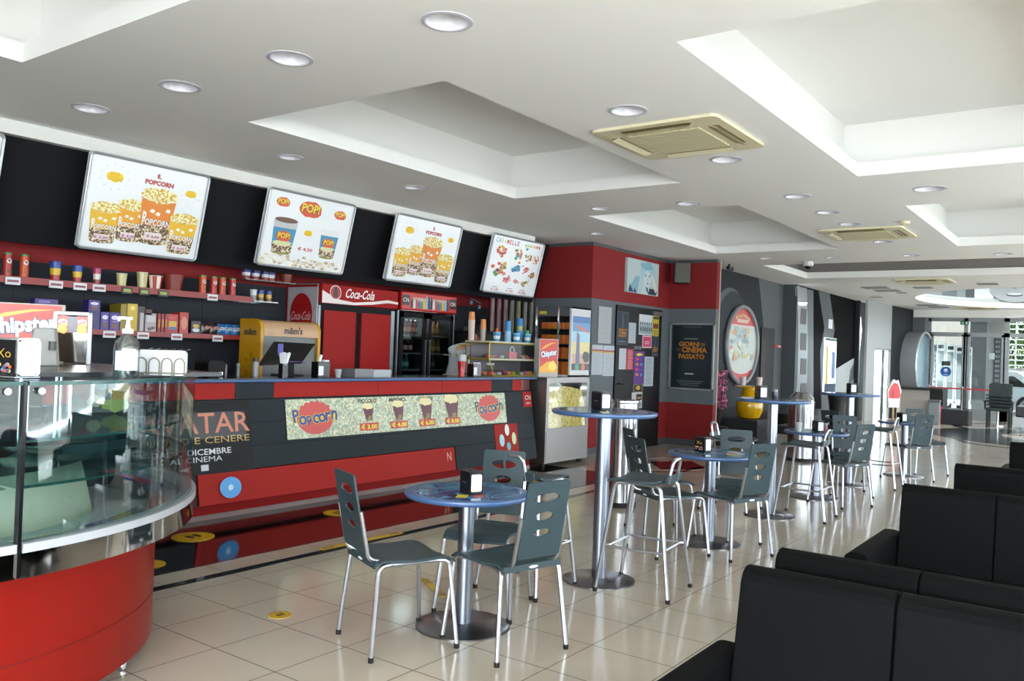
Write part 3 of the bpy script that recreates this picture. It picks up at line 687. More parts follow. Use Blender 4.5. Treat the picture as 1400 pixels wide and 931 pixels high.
# film poster
xl, xr = aty(262, 600, 6.1).x-.65, aty(345, 600, 6.1).x; Wp = xr-xl
a = Art(0); a.rect(0, 0, Wp, .60, mat('poster_dark', '#141618', .45, spec=.2), 0)
a.rect(0, .1, Wp*.9, .22, ink('#1b1a1a'), 1)
TO = ink('#c8765a')
a.text('AVATAR', .09, .12, .17, TO, 3, bold=.01, w_=Wp-.22); a.text('FUOCO E CENERE', .09, -.02, .055, ink('#b99a4e'), 3, w_=Wp-.24)
a.text('DAL 17 DICEMBRE', Wp/2-.58, -.115, .05, ink('#d8dade'), 3, bold=.01, w_=.72); a.text('AL CINEMA', Wp/2-.55, -.175, .045, ink('#c9ccd2'), 3, w_=.48)
a.rect(Wp/2-.48, -.245, .07, .05, ink('#c9ccd2'), 3); a.poly([(Wp/2-.72, -.25), (Wp/2-.60, -.225), (Wp/2-.64, -.25), (Wp/2-.60, -.27)], ink('#c9ccd2'), 3)
on_slope('film_poster', a, 'dark film poster with orange title lettering on the counter front beside the glass showcase', 'poster', (xl+xr)/2, .69, .012)
a = Art(0); a.ell(0, 0, .105, .088, ink('#3d9be0', .25), 0, 32); a.rect(0, 0, .05, .03, ink('#bfe0f4'), 1, .5); a.rect(0, 0, .03, .045, ink('#bfe0f4'), 1, .5)
p = aty(312, 664, 6.06); on_slope('round_sticker', a, 'bright blue round sticker on the low red panel of the counter', 'sticker', p.x, .27, .028)
# ---------------- tilted menu boards
BRD = mat('board_white', '#e9ecee', .18, coat=.3); BFR = mat('board_frame', '#b7bcc0', .3, metal=.6)
CUPY, CUPO = ink('#e9b92c'), ink('#e4862a'); PCN = speckle('printed_popcorn', [(0, '#d9b84a'), (.3, '#efe2a0'), (.6, '#f5efc8'), (.85, '#c9a43c')], 70, .35)
PCB = speckle('printed_kernels', [(0, '#5c4030'), (.35, '#c9b690'), (.6, '#8a6a4a'), (.8, '#e8dcc0')], 75, .35)
def pcup(a, cx, z0, w_, h, m, L):
    z1 = z0+h*.78
    a.poly([(cx-w_*.42, z0), (cx+w_*.38, z0-.01*h), (cx+w_*.5, z1), (cx-w_*.5, z1+.02*h)], m, L)
    a.ell(cx-.02*w_, z0, w_*.4, h*.05, m, L); zz = z0+h*.30
    a.poly([(cx-w_*.42, z0), (cx+w_*.38, z0), (cx+w_*.43, zz), (cx-w_*.455, zz)], PCB, L+1); a.ell(cx-.02*w_, z0, w_*.40, h*.05, PCB, L+1)
    a.blob(cx, z1+h*.07, w_*.52, h*.14, PCN, L+1, n=30, amp=.09, seed=int(cx*99)); a.ell(cx, z1+.0*h, w_*.5, h*.03, ink('#f2ead0'), L+2)
    a.blob(cx, z1+h*.075, w_*.47, h*.11, PCN, L+3, n=30, amp=.09, seed=9)
    for dx, dz in ((-.15, .56), (.02, .52), (.3, .60)): a.blob(cx+dx*w_, z0+dz*h, w_*.08, h*.035, ink('#f4f0e2'), L+2, 9, .3)
    a.text('POPCORN', cx+.01*w_, z0+h*.36, h*.13, ink('#5a3030'), L+2, w_=w_*.86, bold=.06); a.text('POPCORN', cx, z0+h*.36, h*.12, ink('#f1ece6'), L+4, w_=w_*.82, bold=.03)
    a.text('P', cx-w_*.36, z0+h*.42, h*.24, ink('#f1ece6'), L+4, w_=w_*.11, bold=.03)
    a.rect(cx-.03*w_, z0+h*.11, w_*.5, h*.13, ink('#e9dcdc'), L+3)
def burst(a, cx, cz, r):
    a.blob(cx, cz, r*.62, r*.36, ink('#f0cf1e'), 1, 12, .12, 5); a.text('POP', cx, cz+r*.17, r*.32, ink('#e9bb10'), 2, bold=.08); a.text('CORN', cx, cz-r*.13, r*.32, ink('#e9bb10'), 2, bold=.08)
    for k in range(11):
        th = 2*math.pi*k/11; a.ell(cx+r*1.05*math.cos(th), cz+r*.9*math.sin(th), r*.07, r*.055, ink('#cfd2cc'), 1, 8)
def menu(px, label, kind):
    xm = aty((px[0][0]+px[1][0])/2, 300, 7.0).x; y0 = yc(xm)-.045; y1 = y0+.19
    P = [aty(x, y, Y) for (x, y), Y in zip(px, (y0, y0, y1, y1))]
    z1 = (P[0].z+P[1].z)/2; z0 = (P[2].z+P[3].z)/2; xa = (P[0].x+P[3].x)/2; xb = (P[1].x+P[2].x)/2
    ya, yb = y1-.035, y0-.035; L = math.hypot(z1-z0, yb-ya); W = xb-xa; t_ = math.atan2(ya-yb, z1-z0)
    t = thing('menu_board', label, 'menu board', ((xa+xb)/2, (ya+yb)/2, (z0+z1)/2), 0, 'tilted menu boards above the snack counter', rx=t_)
    m = MB(); m.rbox(-W/2+.01, W/2-.01, 0, .04, -L/2+.01, L/2-.01, .02, BRD, 'y'); m.build('board', t)
    m = MB(); m.tube([(x, -.004, z) for x, z in rrect(-W/2+.012, W/2-.012, -L/2+.012, L/2-.012, .035, 4)], .013, BFR, 8, closed=True); m.build('frame', t)
    a = Art(-.001, .0007); a.rect(0, 0, W-.08, L-.08, mat('board_print', '#edf1f3', .2, coat=.3), 0)
    if kind == 'pop':
        for cx, z0_, w_, h, m_, Lr in ((-.315*W, -.40*L, .235*W, .42*L, CUPY, 1), (-.115*W, -.35*L, .23*W, .44*L, mat('ink_mix', '#e9a62a', .35), 2), (.09*W, -.34*L, .29*W, .60*L, CUPO, 6), (.325*W, -.41*L, .25*W, .44*L, CUPY, 11)):
            pcup(a, cx, z0_, w_, h, m_, Lr)
        a.text('POPCORN', .07*W, .30*L, .055*L, ink('#b8413a'), 1, w_=.24*W, bold=.06); a.text('IL', .06*W, .375*L, .05*L, ink('#b8413a'), 1, bold=.05)
        burst(a, -.29*W, .28*L, .145*L); burst(a, .35*W, .25*L, .11*L)
        for cx, z, s in ((-.33*W, -.36*L, '3,00'), (-.12*W, -.31*L, '4,00'), (.08*W, -.28*L, '6,00'), (.315*W, -.37*L, '8,00')): a.text('€ '+s, cx, z, .035*L, ink('#a8547a'), 18, bold=.02, w_=.11*W)
    elif kind == 'pop2':
        def logo(cx, cz, h, L_=2):
            a.blob(cx, cz, h*1.25, h*.72, ink('#d8542a'), L_, 16, .1, 3); a.text('POP!', cx, cz+h*.08, h*.85, ink('#5a2a1a'), L_+1, bold=.09, w_=h*2.1); a.text('POP!', cx, cz+h*.1, h*.8, ink('#f0cf3a'), L_+2, bold=.04, w_=h*2.0)
        for cx, z0_, w_, h in ((-.26*W, -.30*L, .25*W, .44*L), (.255*W, -.28*L, .21*W, .40*L)):
            a.poly([(cx-w_*.42, z0_), (cx+w_*.42, z0_), (cx+w_*.5, z0_+h*.72), (cx-w_*.5, z0_+h*.72)], ink('#3d8fb5'), 1); a.ell(cx, z0_, w_*.42, h*.06, ink('#8a8a3c'), 1)
            a.poly([(cx-w_*.42, z0_), (cx+w_*.42, z0_), (cx+w_*.45, z0_+h*.25), (cx-w_*.45, z0_+h*.25)], PCB, 2); a.blob(cx, z0_+h*.27, w_*.42, h*.09, ink('#d8d8a8'), 3, 14)
            a.poly([(cx-w_*.5, z0_+h*.72), (cx+w_*.5, z0_+h*.72), (cx+w_*.52, z0_+h*.93), (cx-w_*.52, z0_+h*.93)], ink('#c4c6c8' if cx < 0 else '#e4e6e6'), 1); logo(cx, z0_+h*.48, h*.22, 3)
        a.ell(-.26*W, .12*L, .125*W, .035*L, ink('#6a4a38'), 3)
        logo(-.02*W, .31*L, .15*L); logo(-.33*W, .34*L, .085*L); logo(.33*W, .31*L, .085*L); burst(a, .0, 0, .11*L)
        a.text('€ 4,50', 0, -.22*L, .055*L, ink('#c24a5a'), 2, bold=.03, w_=.17*W); g = random.Random(1)
        for k in range(90):
            a.blob(g.uniform(-.46, .46)*W, -.5*L+L*(.03+.13*g.random()**1.3)+.01, .022*W, .018*L, [ink('#e9e4d6'), ink('#f2efe6'), ink('#d8c9a0'), ink('#b9a888')][k % 4], 1+k % 5, 8, .3, k)
    else:
        cs = ['#3f8fb5', '#3f8fb5', '#c9c23a', '#c9c23a', '#c23a3a', '#c23a3a', '#b04050', '#b04050', '#8a5a8a']
        for i, c in enumerate('CARAMELLE'): a.text(c, -.42*W+.05*W*i, .40*L, .08*L, ink(cs[i]), 1, bold=.02, w_=.038*W)
        for i, c in enumerate('       '): a.blob(.13*W+.045*W*i, .40*L, .017*W, .03*L, ink(['#c9d86a', '#b8d06a', '#d8cf6a', '#9fc8c8', '#d8a86a', '#d0685a', '#b85a5a'][i]), 1, 9, .25, i)
        g = random.Random(6)
        for cx, cz, r_, pal in ((-.30, .22, .1, ['#d8503a', '#d8b83a', '#e08a8a', '#c23a3a']), (.03, .2, .1, ['#d86a3a', '#3f9fb8', '#3f8a4a', '#e0a040']), (.24, .2, .075, ['#8a5a3a', '#e0c060', '#5a2a2a', '#e8e0d0']), (.39, .18, .06, ['#d85a2a', '#c9a02a']),
                                (-.28, -.08, .13, ['#d8503a', '#3f8a4a', '#e0b040', '#5a2a4a', '#e08a6a']), (.02, -.03, .1, ['#2f8fb5', '#3f9fc0', '#2a6f96']), (.23, -.02, .06, ['#c83a3a', '#d85a4a']), (.37, -.09, .06, ['#b8742a', '#d8963a', '#8a4a2a']),
                                (-.11, -.25, .07, ['#c83a4a', '#e08a8a']), (.10, -.24, .05, ['#e0a8a8', '#d86a5a']), (.26, -.25, .06, ['#c9b02a', '#6a5a2a'])):
            for k in range(18): a.blob(cx*W+g.gauss(0, .45)*r_*W, cz*L+g.gauss(0, .45)*r_*L, r_*W*.26, r_*L*.24, ink(pal[k % len(pal)]), 1+k % 6, 8, .2, k)
        for cx, s in ((-.28, '1,50'), (0, '4,00'), (.25, '5,00')):
            a.text('€ '+s, cx*W, -.43*L, .045*L, ink('#d8564a'), 1, w_=.14*W, bold=.02); a.rect(cx*W, -.385*L, .1*W, .008*L, ink('#70757a'), 1)
    a.build('print', t); return t
menu([(122, 207), (288, 240), (262, 356), (98, 341)], 'largest popcorn menu board with four yellow buckets, at the showcase end', 'pop')
menu([(368, 255), (487, 281), (462, 378), (343, 360)], 'menu board with two blue cups and popcorn along its lower edge', 'pop2')
menu([(543, 291), (632, 310), (610, 394), (520, 383)], 'smaller popcorn menu board with four buckets above the drinks fridges', 'pop')
menu([(675, 319), (744, 333), (724, 408), (653, 398)], 'sweets menu board with coloured candy heaps, last of the tilted row', 'candy')
menu([(-150, 152), (7, 183), (-16, 318), (-190, 300)], 'menu board cut off by the edge of the picture beside the largest popcorn board', 'pop')
# ---------------- wall shelves and goods
SHR = mat('shelf_red', '#8e2624', .35); PT = ink('#d9dadd', .5)
def shelf(z, x1, label, h):
    t = thing('wall_shelf', label, 'shelf', (0, 0, 0), group=None)
    MB().box(1.2, x1, 7.44, 7.79, z-.02, z, mat('shelf_board', '#4a2022', .4)).build('shelf_board', t)
    MB().box(1.2, x1, 7.42, 7.44, z-h, z+.012, SHR).build('front_edge', t)
    return t
s1 = shelf(1.955, aty(346, 405, 7.42).x, 'upper red-edged wall shelf carrying snack tubes and cups', .045)
s2 = shelf(1.545, aty(340, 462, 7.42).x, 'lower red-edged wall shelf carrying chocolate and biscuit boxes', .035)
s3 = shelf(1.175, aty(200, 512, 7.42).x, 'lowest wall shelf just above the showcase top', .03)
for sh, z, pxs in ((s1, 1.945, [(18, 383), (77, 388), (110, 391), (136, 394), (291, 406)]), (s2, 1.535, [(150, 456), (196, 459), (242, 461), (298, 462)])):
    for px, py in pxs:
        p = aty(px, py, 7.41); MB().box(p.x-.058, p.x+.058, 7.412, 7.418, z-.05, z+.012, PT).box(p.x-.045, p.x+.045, 7.4105, 7.412, z-.03, z-.01, ink('#8a4a55')).build('price_tag', sh)
for px in (174, 198, 224): p = aty(px, 397, 7.41); MB().box(p.x-.05, p.x+.05, 7.412, 7.418, 1.895, 1.955, ink('#23241a')).box(p.x-.035, p.x+.035, 7.4105, 7.412, 1.91, 1.94, ink('#8f9a3a')).build('price_tag', s1)
S = lambda px, d=0: aty(px, 395, 7.5).x
def can(px, col, label, z=1.9555, h=.205, r=.035, top='#2f7a34', Y=7.50):
    t = thing('snack_tube', label, 'snack tube', (aty(px, 390, Y).x, Y, z), group='tall snack tubes with green lids')
    MB().cyl(r, 0, h*.93, ink(col), n=20).build('tube_body', t)
    MB().cyl(r+.002, h*.93, h, ink(top), n=20).build('lid', t)
    a = Art(-r-.0015, .0006); a.ell(0, h*.66, r*.55, h*.1, ink('#e8e4dc'), 1, 16); a.rect(0, h*.7, r*.7, h*.03, ink('#2a2020'), 2); a.rect(0, h*.25, r*.8, h*.13, ink('#a8442a' if col != '#a32a1e' else '#5a2a20'), 1)
    for i in range(len(a.v)): x, y, z_ = a.v[i]; a.v[i] = (x, -math.sqrt(max(0, (r+.002)**2-x*x))-(abs(y)-r-.0015), z_)
    a.build('printed_label', t)
can(9, '#a32a1e', 'red snack tube at the far end of the upper shelf beside an orange one'); can(32, '#c24a1c', 'orange snack tube second from the end of the upper shelf')
for px, c, l_ in ((277, '#c24a1c', 'orange snack tube first in the group of four'), (292, '#b02a26', 'red snack tube second in the group of four'), (304, '#c24a1c', 'orange snack tube third in the group of four'), (318, '#b02a26', 'red snack tube last in the group of four')): can(px, c, l_, h=.19)
def pot(px, label, cols, h, r0, r1, name='snack_cup', z=1.9555, Y=7.5, cat='cup'):
    t = thing(name, label, cat, (aty(px, 390, Y).x, Y, z))
    n_ = len(cols); 
    for i, c in enumerate(cols):
        za, zb_ = h*i/n_, h*(i+1)/n_; ra, rb = r0+(r1-r0)*i/n_, r0+(r1-r0)*(i+1)/n_
        MB().cyl(ra, za, zb_, ink(c), n=20, r1=rb).build(['cup_body', 'cup_band', 'cup_rim'][min(i, 2)] if n_ > 1 else 'cup_body', t)
    m = MB(); m.tube([(r1*math.cos(a_), r1*math.sin(a_), h) for a_ in [2*math.pi*i/20 for i in range(20)]], .004, ink(cols[-1]), 6, closed=True); m.build('lip', t)
pot(75, 'larger blue and yellow snack cup on the upper shelf', ['#a83238', '#d8b52a', '#2a4a9a'], .17, .035, .05)
pot(105, 'smaller blue and yellow snack cup on the upper shelf', ['#a83238', '#d8b52a', '#2a4a9a'], .155, .03, .045)
pot(132, 'slim pink-topped cup on the upper shelf', ['#8a4a3a', '#e3dcd4', '#b83a6a'], .15, .026, .037)
def printed_cup(px, label, h, r0, r1, stripes):
    t = thing('popcorn_cup', label, 'cup', (aty(px, 392, 7.5).x, 7.5, 1.9555)); m = MB(); n_ = 20
    vs = [(r*math.cos(2*math.pi*i/n_), r*math.sin(2*math.pi*i/n_), z) for r, z in ((r0, 0), (r1, h)) for i in range(n_)]
    for i in range(n_): m.add([vs[i], vs[(i+1) % n_], vs[(i+1) % n_+n_], vs[i+n_]], [(0, 1, 2, 3)], ink(stripes[(i//2) % len(stripes)]), True)
    m.add([vs[i] for i in range(n_-1, -1, -1)], [tuple(range(n_))], ink(stripes[0])); m.build('cup_body', t)
    MB().lathe([(r1, h-.004), (r1+.005, h), (r1, h+.004), (r1-.004, h)], ink('#e8e2d0'), n=20, cap=False).build('lip', t)
printed_cup(166, 'small cream popcorn cup on the upper shelf', .125, .036, .047, ['#d5cfa8', '#cbbf7c'])
printed_cup(194, 'taller cream popcorn cup beside the striped one', .155, .038, .05, ['#d8d2b0', '#c3b878'])
printed_cup(212, 'red and white striped popcorn cup', .135, .05, .068, ['#b02a2c', '#e6dccb'])
t = thing('popcorn_bucket', 'brownish red popcorn bucket on the upper shelf', 'bucket', (S(238), 7.52, 1.9555))
MB().lathe([(.074, 0), (.1, .165), (.096, .165), (.07, .004), (0, .004)], ink('#7e2f26'), n=28, cap=False).build('bucket_body', t)
MB().lathe([(.1, .16), (.104, .165), (.1, .17)], ink('#9a4436'), n=28, cap=False).build('rim', t)
# lower shelf boxes
def carton(px0, px1, pyt, pyb, label, col, name='carton', Y=7.46, dp=.2, cat='box', prints=(), z=1.5455, group=None, rz=0):
    a0, a1 = aty(px0, pyb, Y).x, aty(px1, pyb, Y).x; h = abs(aty(px0, pyt, Y).z-aty(px0, pyb, Y).z); W = a1-a0
    t = thing(name, label, cat, ((a0+a1)/2, Y+dp/2, z), rz, group)
    MB().box(-W/2, W/2, -dp/2, dp/2, 0, h, ink(col)).build('box_body', t, bevel=.002)
    a = Art(-dp/2-.0006)
    for k in prints: 
        {'r': lambda q: a.rect(q[1]*W, h*q[2], q[3]*W, q[4]*h, ink(q[5]), q[6] if len(q) > 6 else 1), 'e': lambda q: a.ell(q[1]*W, h*q[2], q[3]*W, q[4]*h, ink(q[5]), q[6] if len(q) > 6 else 1)}[k[0]](k)
    if prints: a.build('box_print', t)
    return t
PUR = (('e', 0, .72, .35, .12, '#d8d4ea'), ('e', 0, .3, .3, .14, '#6a4a30'), ('r', 0, .5, .6, .06, '#8a6ab0'))
carton(46, 78, 411, 452, 'tall purple box peeping over the crisps sign', '#37266e', prints=(('r', -.1, .9, .5, .08, '#7a6ab0'),), dp=.1)
carton(121, 137, 407, 424, 'purple chocolate box balanced on top of the others', '#3a2a7a', prints=PUR, z=1.707, dp=.1)
carton(120, 136, 426, 452, 'purple chocolate box at the dark end of the lower shelf', '#2e2266', prints=(), dp=.12)
carton(137, 148.5, 426, 452, 'purple chocolate box with a pale emblem, first of the front pair', '#3d2c84', prints=PUR, dp=.12)
carton(149.5, 163, 427, 453, 'purple chocolate box with a pale emblem, second of the front pair', '#42308c', prints=PUR, dp=.12)
carton(164, 172, 414, 452, 'narrow dark yellow box beside the purple ones', '#8a7a1e', dp=.2)
carton(173, 187, 415, 454, 'bright yellow biscuit box on the lower shelf', '#c9a91e', prints=(('e', 0, .85, .25, .08, '#e8d878'), ('r', -.4, .3, .15, .55, '#6a5a1a')), dp=.2)
carton(187, 197, 418, 454, 'dark brown box with a pale strip', '#2e2224', prints=(('r', .1, .4, .5, .7, '#b9aeb0'),), dp=.2)
carton(198, 213, 428, 455, 'pale grey box with printed chocolate pieces', '#a9a4a6', prints=(('e', -.1, .2, .2, .08, '#5a3a2a'), ('e', .2, .25, .2, .08, '#5a3a2a'), ('r', 0, .7, .7, .3, '#c9c6c8')), dp=.14)
carton(199, 208, 419, 427, 'small dark red box lying on the pale grey one', '#4a1e1e', z=1.713, dp=.1)
for i, (p0, p1) in enumerate(((215, 219), (220, 224), (225, 228))): carton(p0, p1, 429, 456, ('first', 'second', 'third')[i]+' thin red box in the tight row beside the sweets box', '#8a201e', prints=(('r', 0, .5, .5, .4, '#b8862a'),), dp=.2)
carton(228, 243, 429, 456, 'red sweets box with a yellow and blue picture', '#a82a26', prints=(('r', 0, .45, .7, .4, '#c9a83a'), ('r', 0, .28, .6, .15, '#3a5a9a', 2), ('e', 0, .8, .35, .08, '#c9403a')), dp=.18)
carton(245, 257, 426, 456, 'tall narrow pinkish red box ending the boxes', '#b03a34', prints=(('e', 0, .5, .35, .3, '#c9806a'),), dp=.15)
def bag(px, pyc, w_, h, col, label, group, z=1.5455, Y=7.47, acc='#d8d0c8'):
    t = thing('snack_bag', label, 'snack bag', (aty(px, pyc, Y).x, Y, z), group=group); P = []
    for i in range(9):
        u = i/8; row = []
        for j in range(7):
            v = j/6; th = .028*math.sin(math.pi*v)*math.sin(math.pi*u)**.6; row.append(((v-.5)*w_*(1-.06*math.sin(math.pi*u)), -th, u*h))
        P.append(row)
    vs = [p for r_ in P for p in r_]+[(p[0], -p[1]*.6, p[2]) for r_ in P for p in r_]; fs = []
    for i in range(8):
        for j in range(6): q = (i*7+j, i*7+j+1, (i+1)*7+j+1, (i+1)*7+j); fs += [q, tuple(63+x for x in reversed(q))]
    MB().add(vs, fs, ink(col, .25), True).build('bag_body', t)
    a = Art(-.033, .001); a.ell(0, h*.6, w_*.32, h*.13, ink(acc, .25), 1, 16); a.rect(0, h*.6, w_*.4, h*.07, ink('#22222a', .25), 2); a.build('bag_print', t)
for i, (px, c) in enumerate(((281, '#2e2422'), (293, '#33261f'))): bag(px, 448, .10, .125, c, ('brown snack bag nearer the character pack', 'brown snack bag nearer the blue bags')[i], 'brown snack bags', acc='#c23a2a')
for i, px in enumerate((301, 306, 312, 318, 323)): bag(px, 448, .075, .12, '#2b6ea8', ('first', 'second', 'third', 'fourth', 'last')[i]+' blue snack bag at the end of the lower shelf', 'blue snack bags', Y=7.46+.02*(i % 2), acc='#b9c9d8')
t = carton(261, 274, 438, 457, 'dark novelty pack with a yellow top', '#2a2630', dp=.1); 
a = Art(-.0506); a.blob(0, .085, .035, .02, ink('#c9a83a'), 1); a.blob(0, .045, .04, .02, ink('#c9c9cc'), 1); a.build('box_print', t)
# small glass shelf beyond the upper shelf with cups and packs
t = thing('glass_shelf', 'small clear shelf carrying sloped cups beyond the upper shelf', 'shelf', (0, 0, 0))
ga, gb = aty(330, 380, 7.5).x, aty(398, 392, 7.5).x
zt1 = aty(345, 382, 7.5).z; MB().box(ga, gb, 7.42, 7.79, zt1-.012, zt1, GLASS).build('upper_pane', t); zt2 = aty(345, 411, 7.5).z
MB().box(aty(342, 410, 7.5).x, aty(374, 410, 7.5).x, 7.42, 7.79, zt2-.012, zt2, GLASS).build('lower_pane', t)
for i, px in enumerate((336, 349, 362, 370)): pot(px, ('first', 'second', 'third', 'fourth')[i]+' blue and red cup on the small clear shelf', ['#8a3038', '#c9ccd6', '#28357a'], .10, .036, .05, z=zt1+.0005)
pot(391, 'brown bucket at the end of the small clear shelf', ['#6e2a22', '#7e3a28'], .13, .055, .08, name='small_bucket', z=zt1+.0005, cat='bucket')
for i, (px, cs) in enumerate(((347, ['#8d9096', '#c9ccd0']), (357, ['#7a5a2a', '#c9a03a', '#2c3c84']), (368, ['#7a5a2a', '#c9a03a', '#2c3c84']))): pot(px, ('grey', 'patterned blue', 'second patterned blue')[i]+' cup on the lower clear pane', cs, .115, .03, .038, z=zt2+.0005)
# ================================================================ BEHIND AND ON THE COUNTER
ZT = 1.1765
t = thing('back_counter', 'low dark back counter under the wall shelves carrying the machines', 'counter', (0, 0, 0))
MB().box(2.0, 6.2, 7.1, 7.78, .86, .90, mat('worktop_dark')).build('worktop', t); MB().box(2.0, 6.2, 7.14, 7.78, 0, .86, CHARC).build('cabinet', t)
# drinks fridges
RC = mat('fridge_red', '#9a1512', .45, spec=.15); FB = mat('fridge_black', '#121315', .6, spec=.2); SCR = ink('#e9dedb')
FX0, FX1 = 6.29, 7.50
t = thing('drinks_fridge', 'tall red double-door drinks fridge with a white script logo header', 'fridge', ((FX0+FX1)/2, 7.5, 0)); W = FX1-FX0
m = MB(); m.box(-W/2, W/2, -.24, .275, .1, 2.18, FB); m.build('cabinet', t)
MB().box(-W/2, -W/2+.03, -.25, -.24, .1, 1.93, mat('fridge_side_trim', '#7c8288', .3, metal=.6)).build('front_trim', t); MB().box(W/2-.06, W/2, -.25, -.24, .1, 1.93, mat('fridge_side_trim')).build('front_trim', t)
for s_ in (-1, 1):
    x0 = -.53 if s_ < 0 else .025; o = MB().box(x0, x0+.50, -.262, -.245, .75, 1.88, RC).build('door', t); MB().box(x0+(.485 if s_ < 0 else 0), x0+(.50 if s_ < 0 else .015), -.268, -.262, .75, 1.88, FB).build('handle', o)
m = MB(); m.box(-W/2, W/2, -.30, -.24, 1.955, 2.175, RC); o = m.build('header', t, bevel=.01); a = Art(-.3008)
a.poly([(-W/2, 1.96), (-W/2, 2.10), (-W*.42, 2.06), (-W*.30, 2.01), (-W*.1, 1.99), (W*.15, 2.02), (W*.35, 2.055), (W/2, 2.04), (W/2, 2.015), (W*.35, 2.02), (W*.15, 1.985), (-.1*W, 1.96)], SCR, 1)
a.ell(-W*.34, 2.085, .085, .082, SCR, 2, 24); a.ell(-W*.34, 2.085, .076, .073, ink('#a8201c'), 3, 24); a.poly([(-W*.34-.03, 2.03), (-W*.34+.03, 2.03), (-W*.34+.03, 2.1), (-W*.34+.012, 2.15), (-W*.34-.012, 2.15), (-W*.34-.03, 2.1)], ink('#331010'), 4)
a.text('Coca-Cola', -.02*W, 2.09, .11, SCR, 2, w_=.46, bold=.02, shear=.35); a.build('header_print', o)
o = MB().box(-W/2-.02, -W/2, -.24, .275, .1, 2.17, mat('fridge_side_grey', '#a9a6ab', .35)).build('side_panel', t)
a = Art(0); a.ell(0, .10, .19, .245, ink('#a3181c', .3), 0, 40); a.text('Coca-Cola', 0, .09, .10, ink('#c8a8a8'), 2, w_=.34, shear=.3, bold=.01)
for z, c in ((.43, '#8a1a1c'), (-.6, '#8a1a1c')): a.rect(0, z, .53, .03, ink(c), 0)
a.rect(-.25, 0, .03, .9, ink('#8a1a1c'), 0)
p = a.build('side_logo', o); p.location = (-W/2-.0206, .02, 1.72); p.rotation_euler = (0, 0, R(-90))
GX0, GX1 = 7.55, 8.62
t = thing('bottle_fridge', 'glass-door fridge with bottles inside and a picture header of drinks', 'fridge', ((GX0+GX1)/2, 7.5, 0)); W = GX1-GX0
m = MB(); m.box(-W/2, -W/2+.04, -.24, .29, .1, 2.2, FB).box(W/2-.04, W/2, -.24, .29, .1, 2.2, FB).box(-W/2, W/2, .25, .29, .1, 2.2, FB).box(-W/2, W/2, -.24, .29, .1, .3, FB).box(-W/2, W/2, -.24, .29, 2.0, 2.2, FB); m.build('cabinet', t)
for s_ in (-1, 1): MB().box(s_*W/2-.012, s_*W/2+.012, -.262, -.24, .1, 1.95, mat('fridge_side_trim')).build('edge_trim', t)
for s_ in (-1, 1):
    xa, xb = (-W/2+.03, -.02) if s_ < 0 else (.02, W/2-.03); m = MB()
    m.box(xa, xa+.06, -.275, -.245, .3, 1.93, FB).box(xb-.06, xb, -.275, -.245, .3, 1.93, FB).box(xa, xb, -.275, -.245, .3, .38, FB).box(xa, xb, -.275, -.245, 1.87, 1.93, FB); d_ = m.build('door', t)
    MB().box(xa+.06, xb-.06, -.262, -.258, .38, 1.87, glassy('fridge_glass', '#c8d0ce', .0, .1, .06)).build('door_glass', d_); MB().box(xb-.03 if s_ < 0 else xa+.01, xb-.01 if s_ < 0 else xa+.03, -.295, -.275, .9, 1.6, STEEL).build('handle', d_)
SHELFZ = [1.22, 1.43, 1.66]
for z in SHELFZ: MB().box(-W/2+.05, W/2-.05, -.2, .24, z-.02, z, mat('fridge_shelf', '#8a9094', .5)).build('shelf', t)
m = MB(); m.box(-W/2, W/2, -.30, -.24, 1.955, 2.19, RC); o = m.build('header', t, bevel=.01); a = Art(-.3008); a.rect(0, 2.075, W*.97, .2, ink('#c4322a'), 0); a.rect(0, 2.06, W*.6, .13, ink('#b8a89a'), 1)
for sx_ in (-1, 1): a.rect(sx_*W*.42, 2.085, .13, .13, ink('#1a1414'), 2); a.text('CN', sx_*W*.42, 2.085, .05, SCR, 3)
light('fridge_lamp', 'AREA', ((GX0+GX1)/2, 7.42, 1.93), (R(-20), 0, 0), 4.0, (.9, .97, 1), shape='RECTANGLE', size=.8, size_y=.1)
g = random.Random(4)
for k in range(16):
    x = -W*.32+k*W*.64/15; h = g.uniform(.09, .17); c = ['#2a1a18', '#d8d4d0', '#c43a2a', '#3a5a9a', '#3f8a4a', '#e0a83a', '#8fb0c0', '#2a2a5a'][k % 8]
    a.poly([(x-.022, 1.99), (x+.022, 1.99), (x+.022, 1.99+h*.65), (x+.009, 1.99+h), (x-.009, 1.99+h), (x-.022, 1.99+h*.65)], ink(c), 3+k % 3)
a.build('header_print', o)
def bottle(name, label, loc, cols, h=.2, r=.03, group=None):
    t = thing(name, label, 'bottle', loc, group=group)
    MB().lathe([(r*.9, 0), (r, .01), (r, h*.6), (r*.4, h*.85), (r*.4, h*.93)], ink(cols[0], .2), n=14).build('bottle_body', t); MB().cyl(r+.001, h*.2, h*.48, ink(cols[1]), n=14).build('bottle_label', t); MB().cyl(r*.46, h*.92, h, ink(cols[2]), n=12).build('cap', t); return t
gx = (GX0+GX1)/2
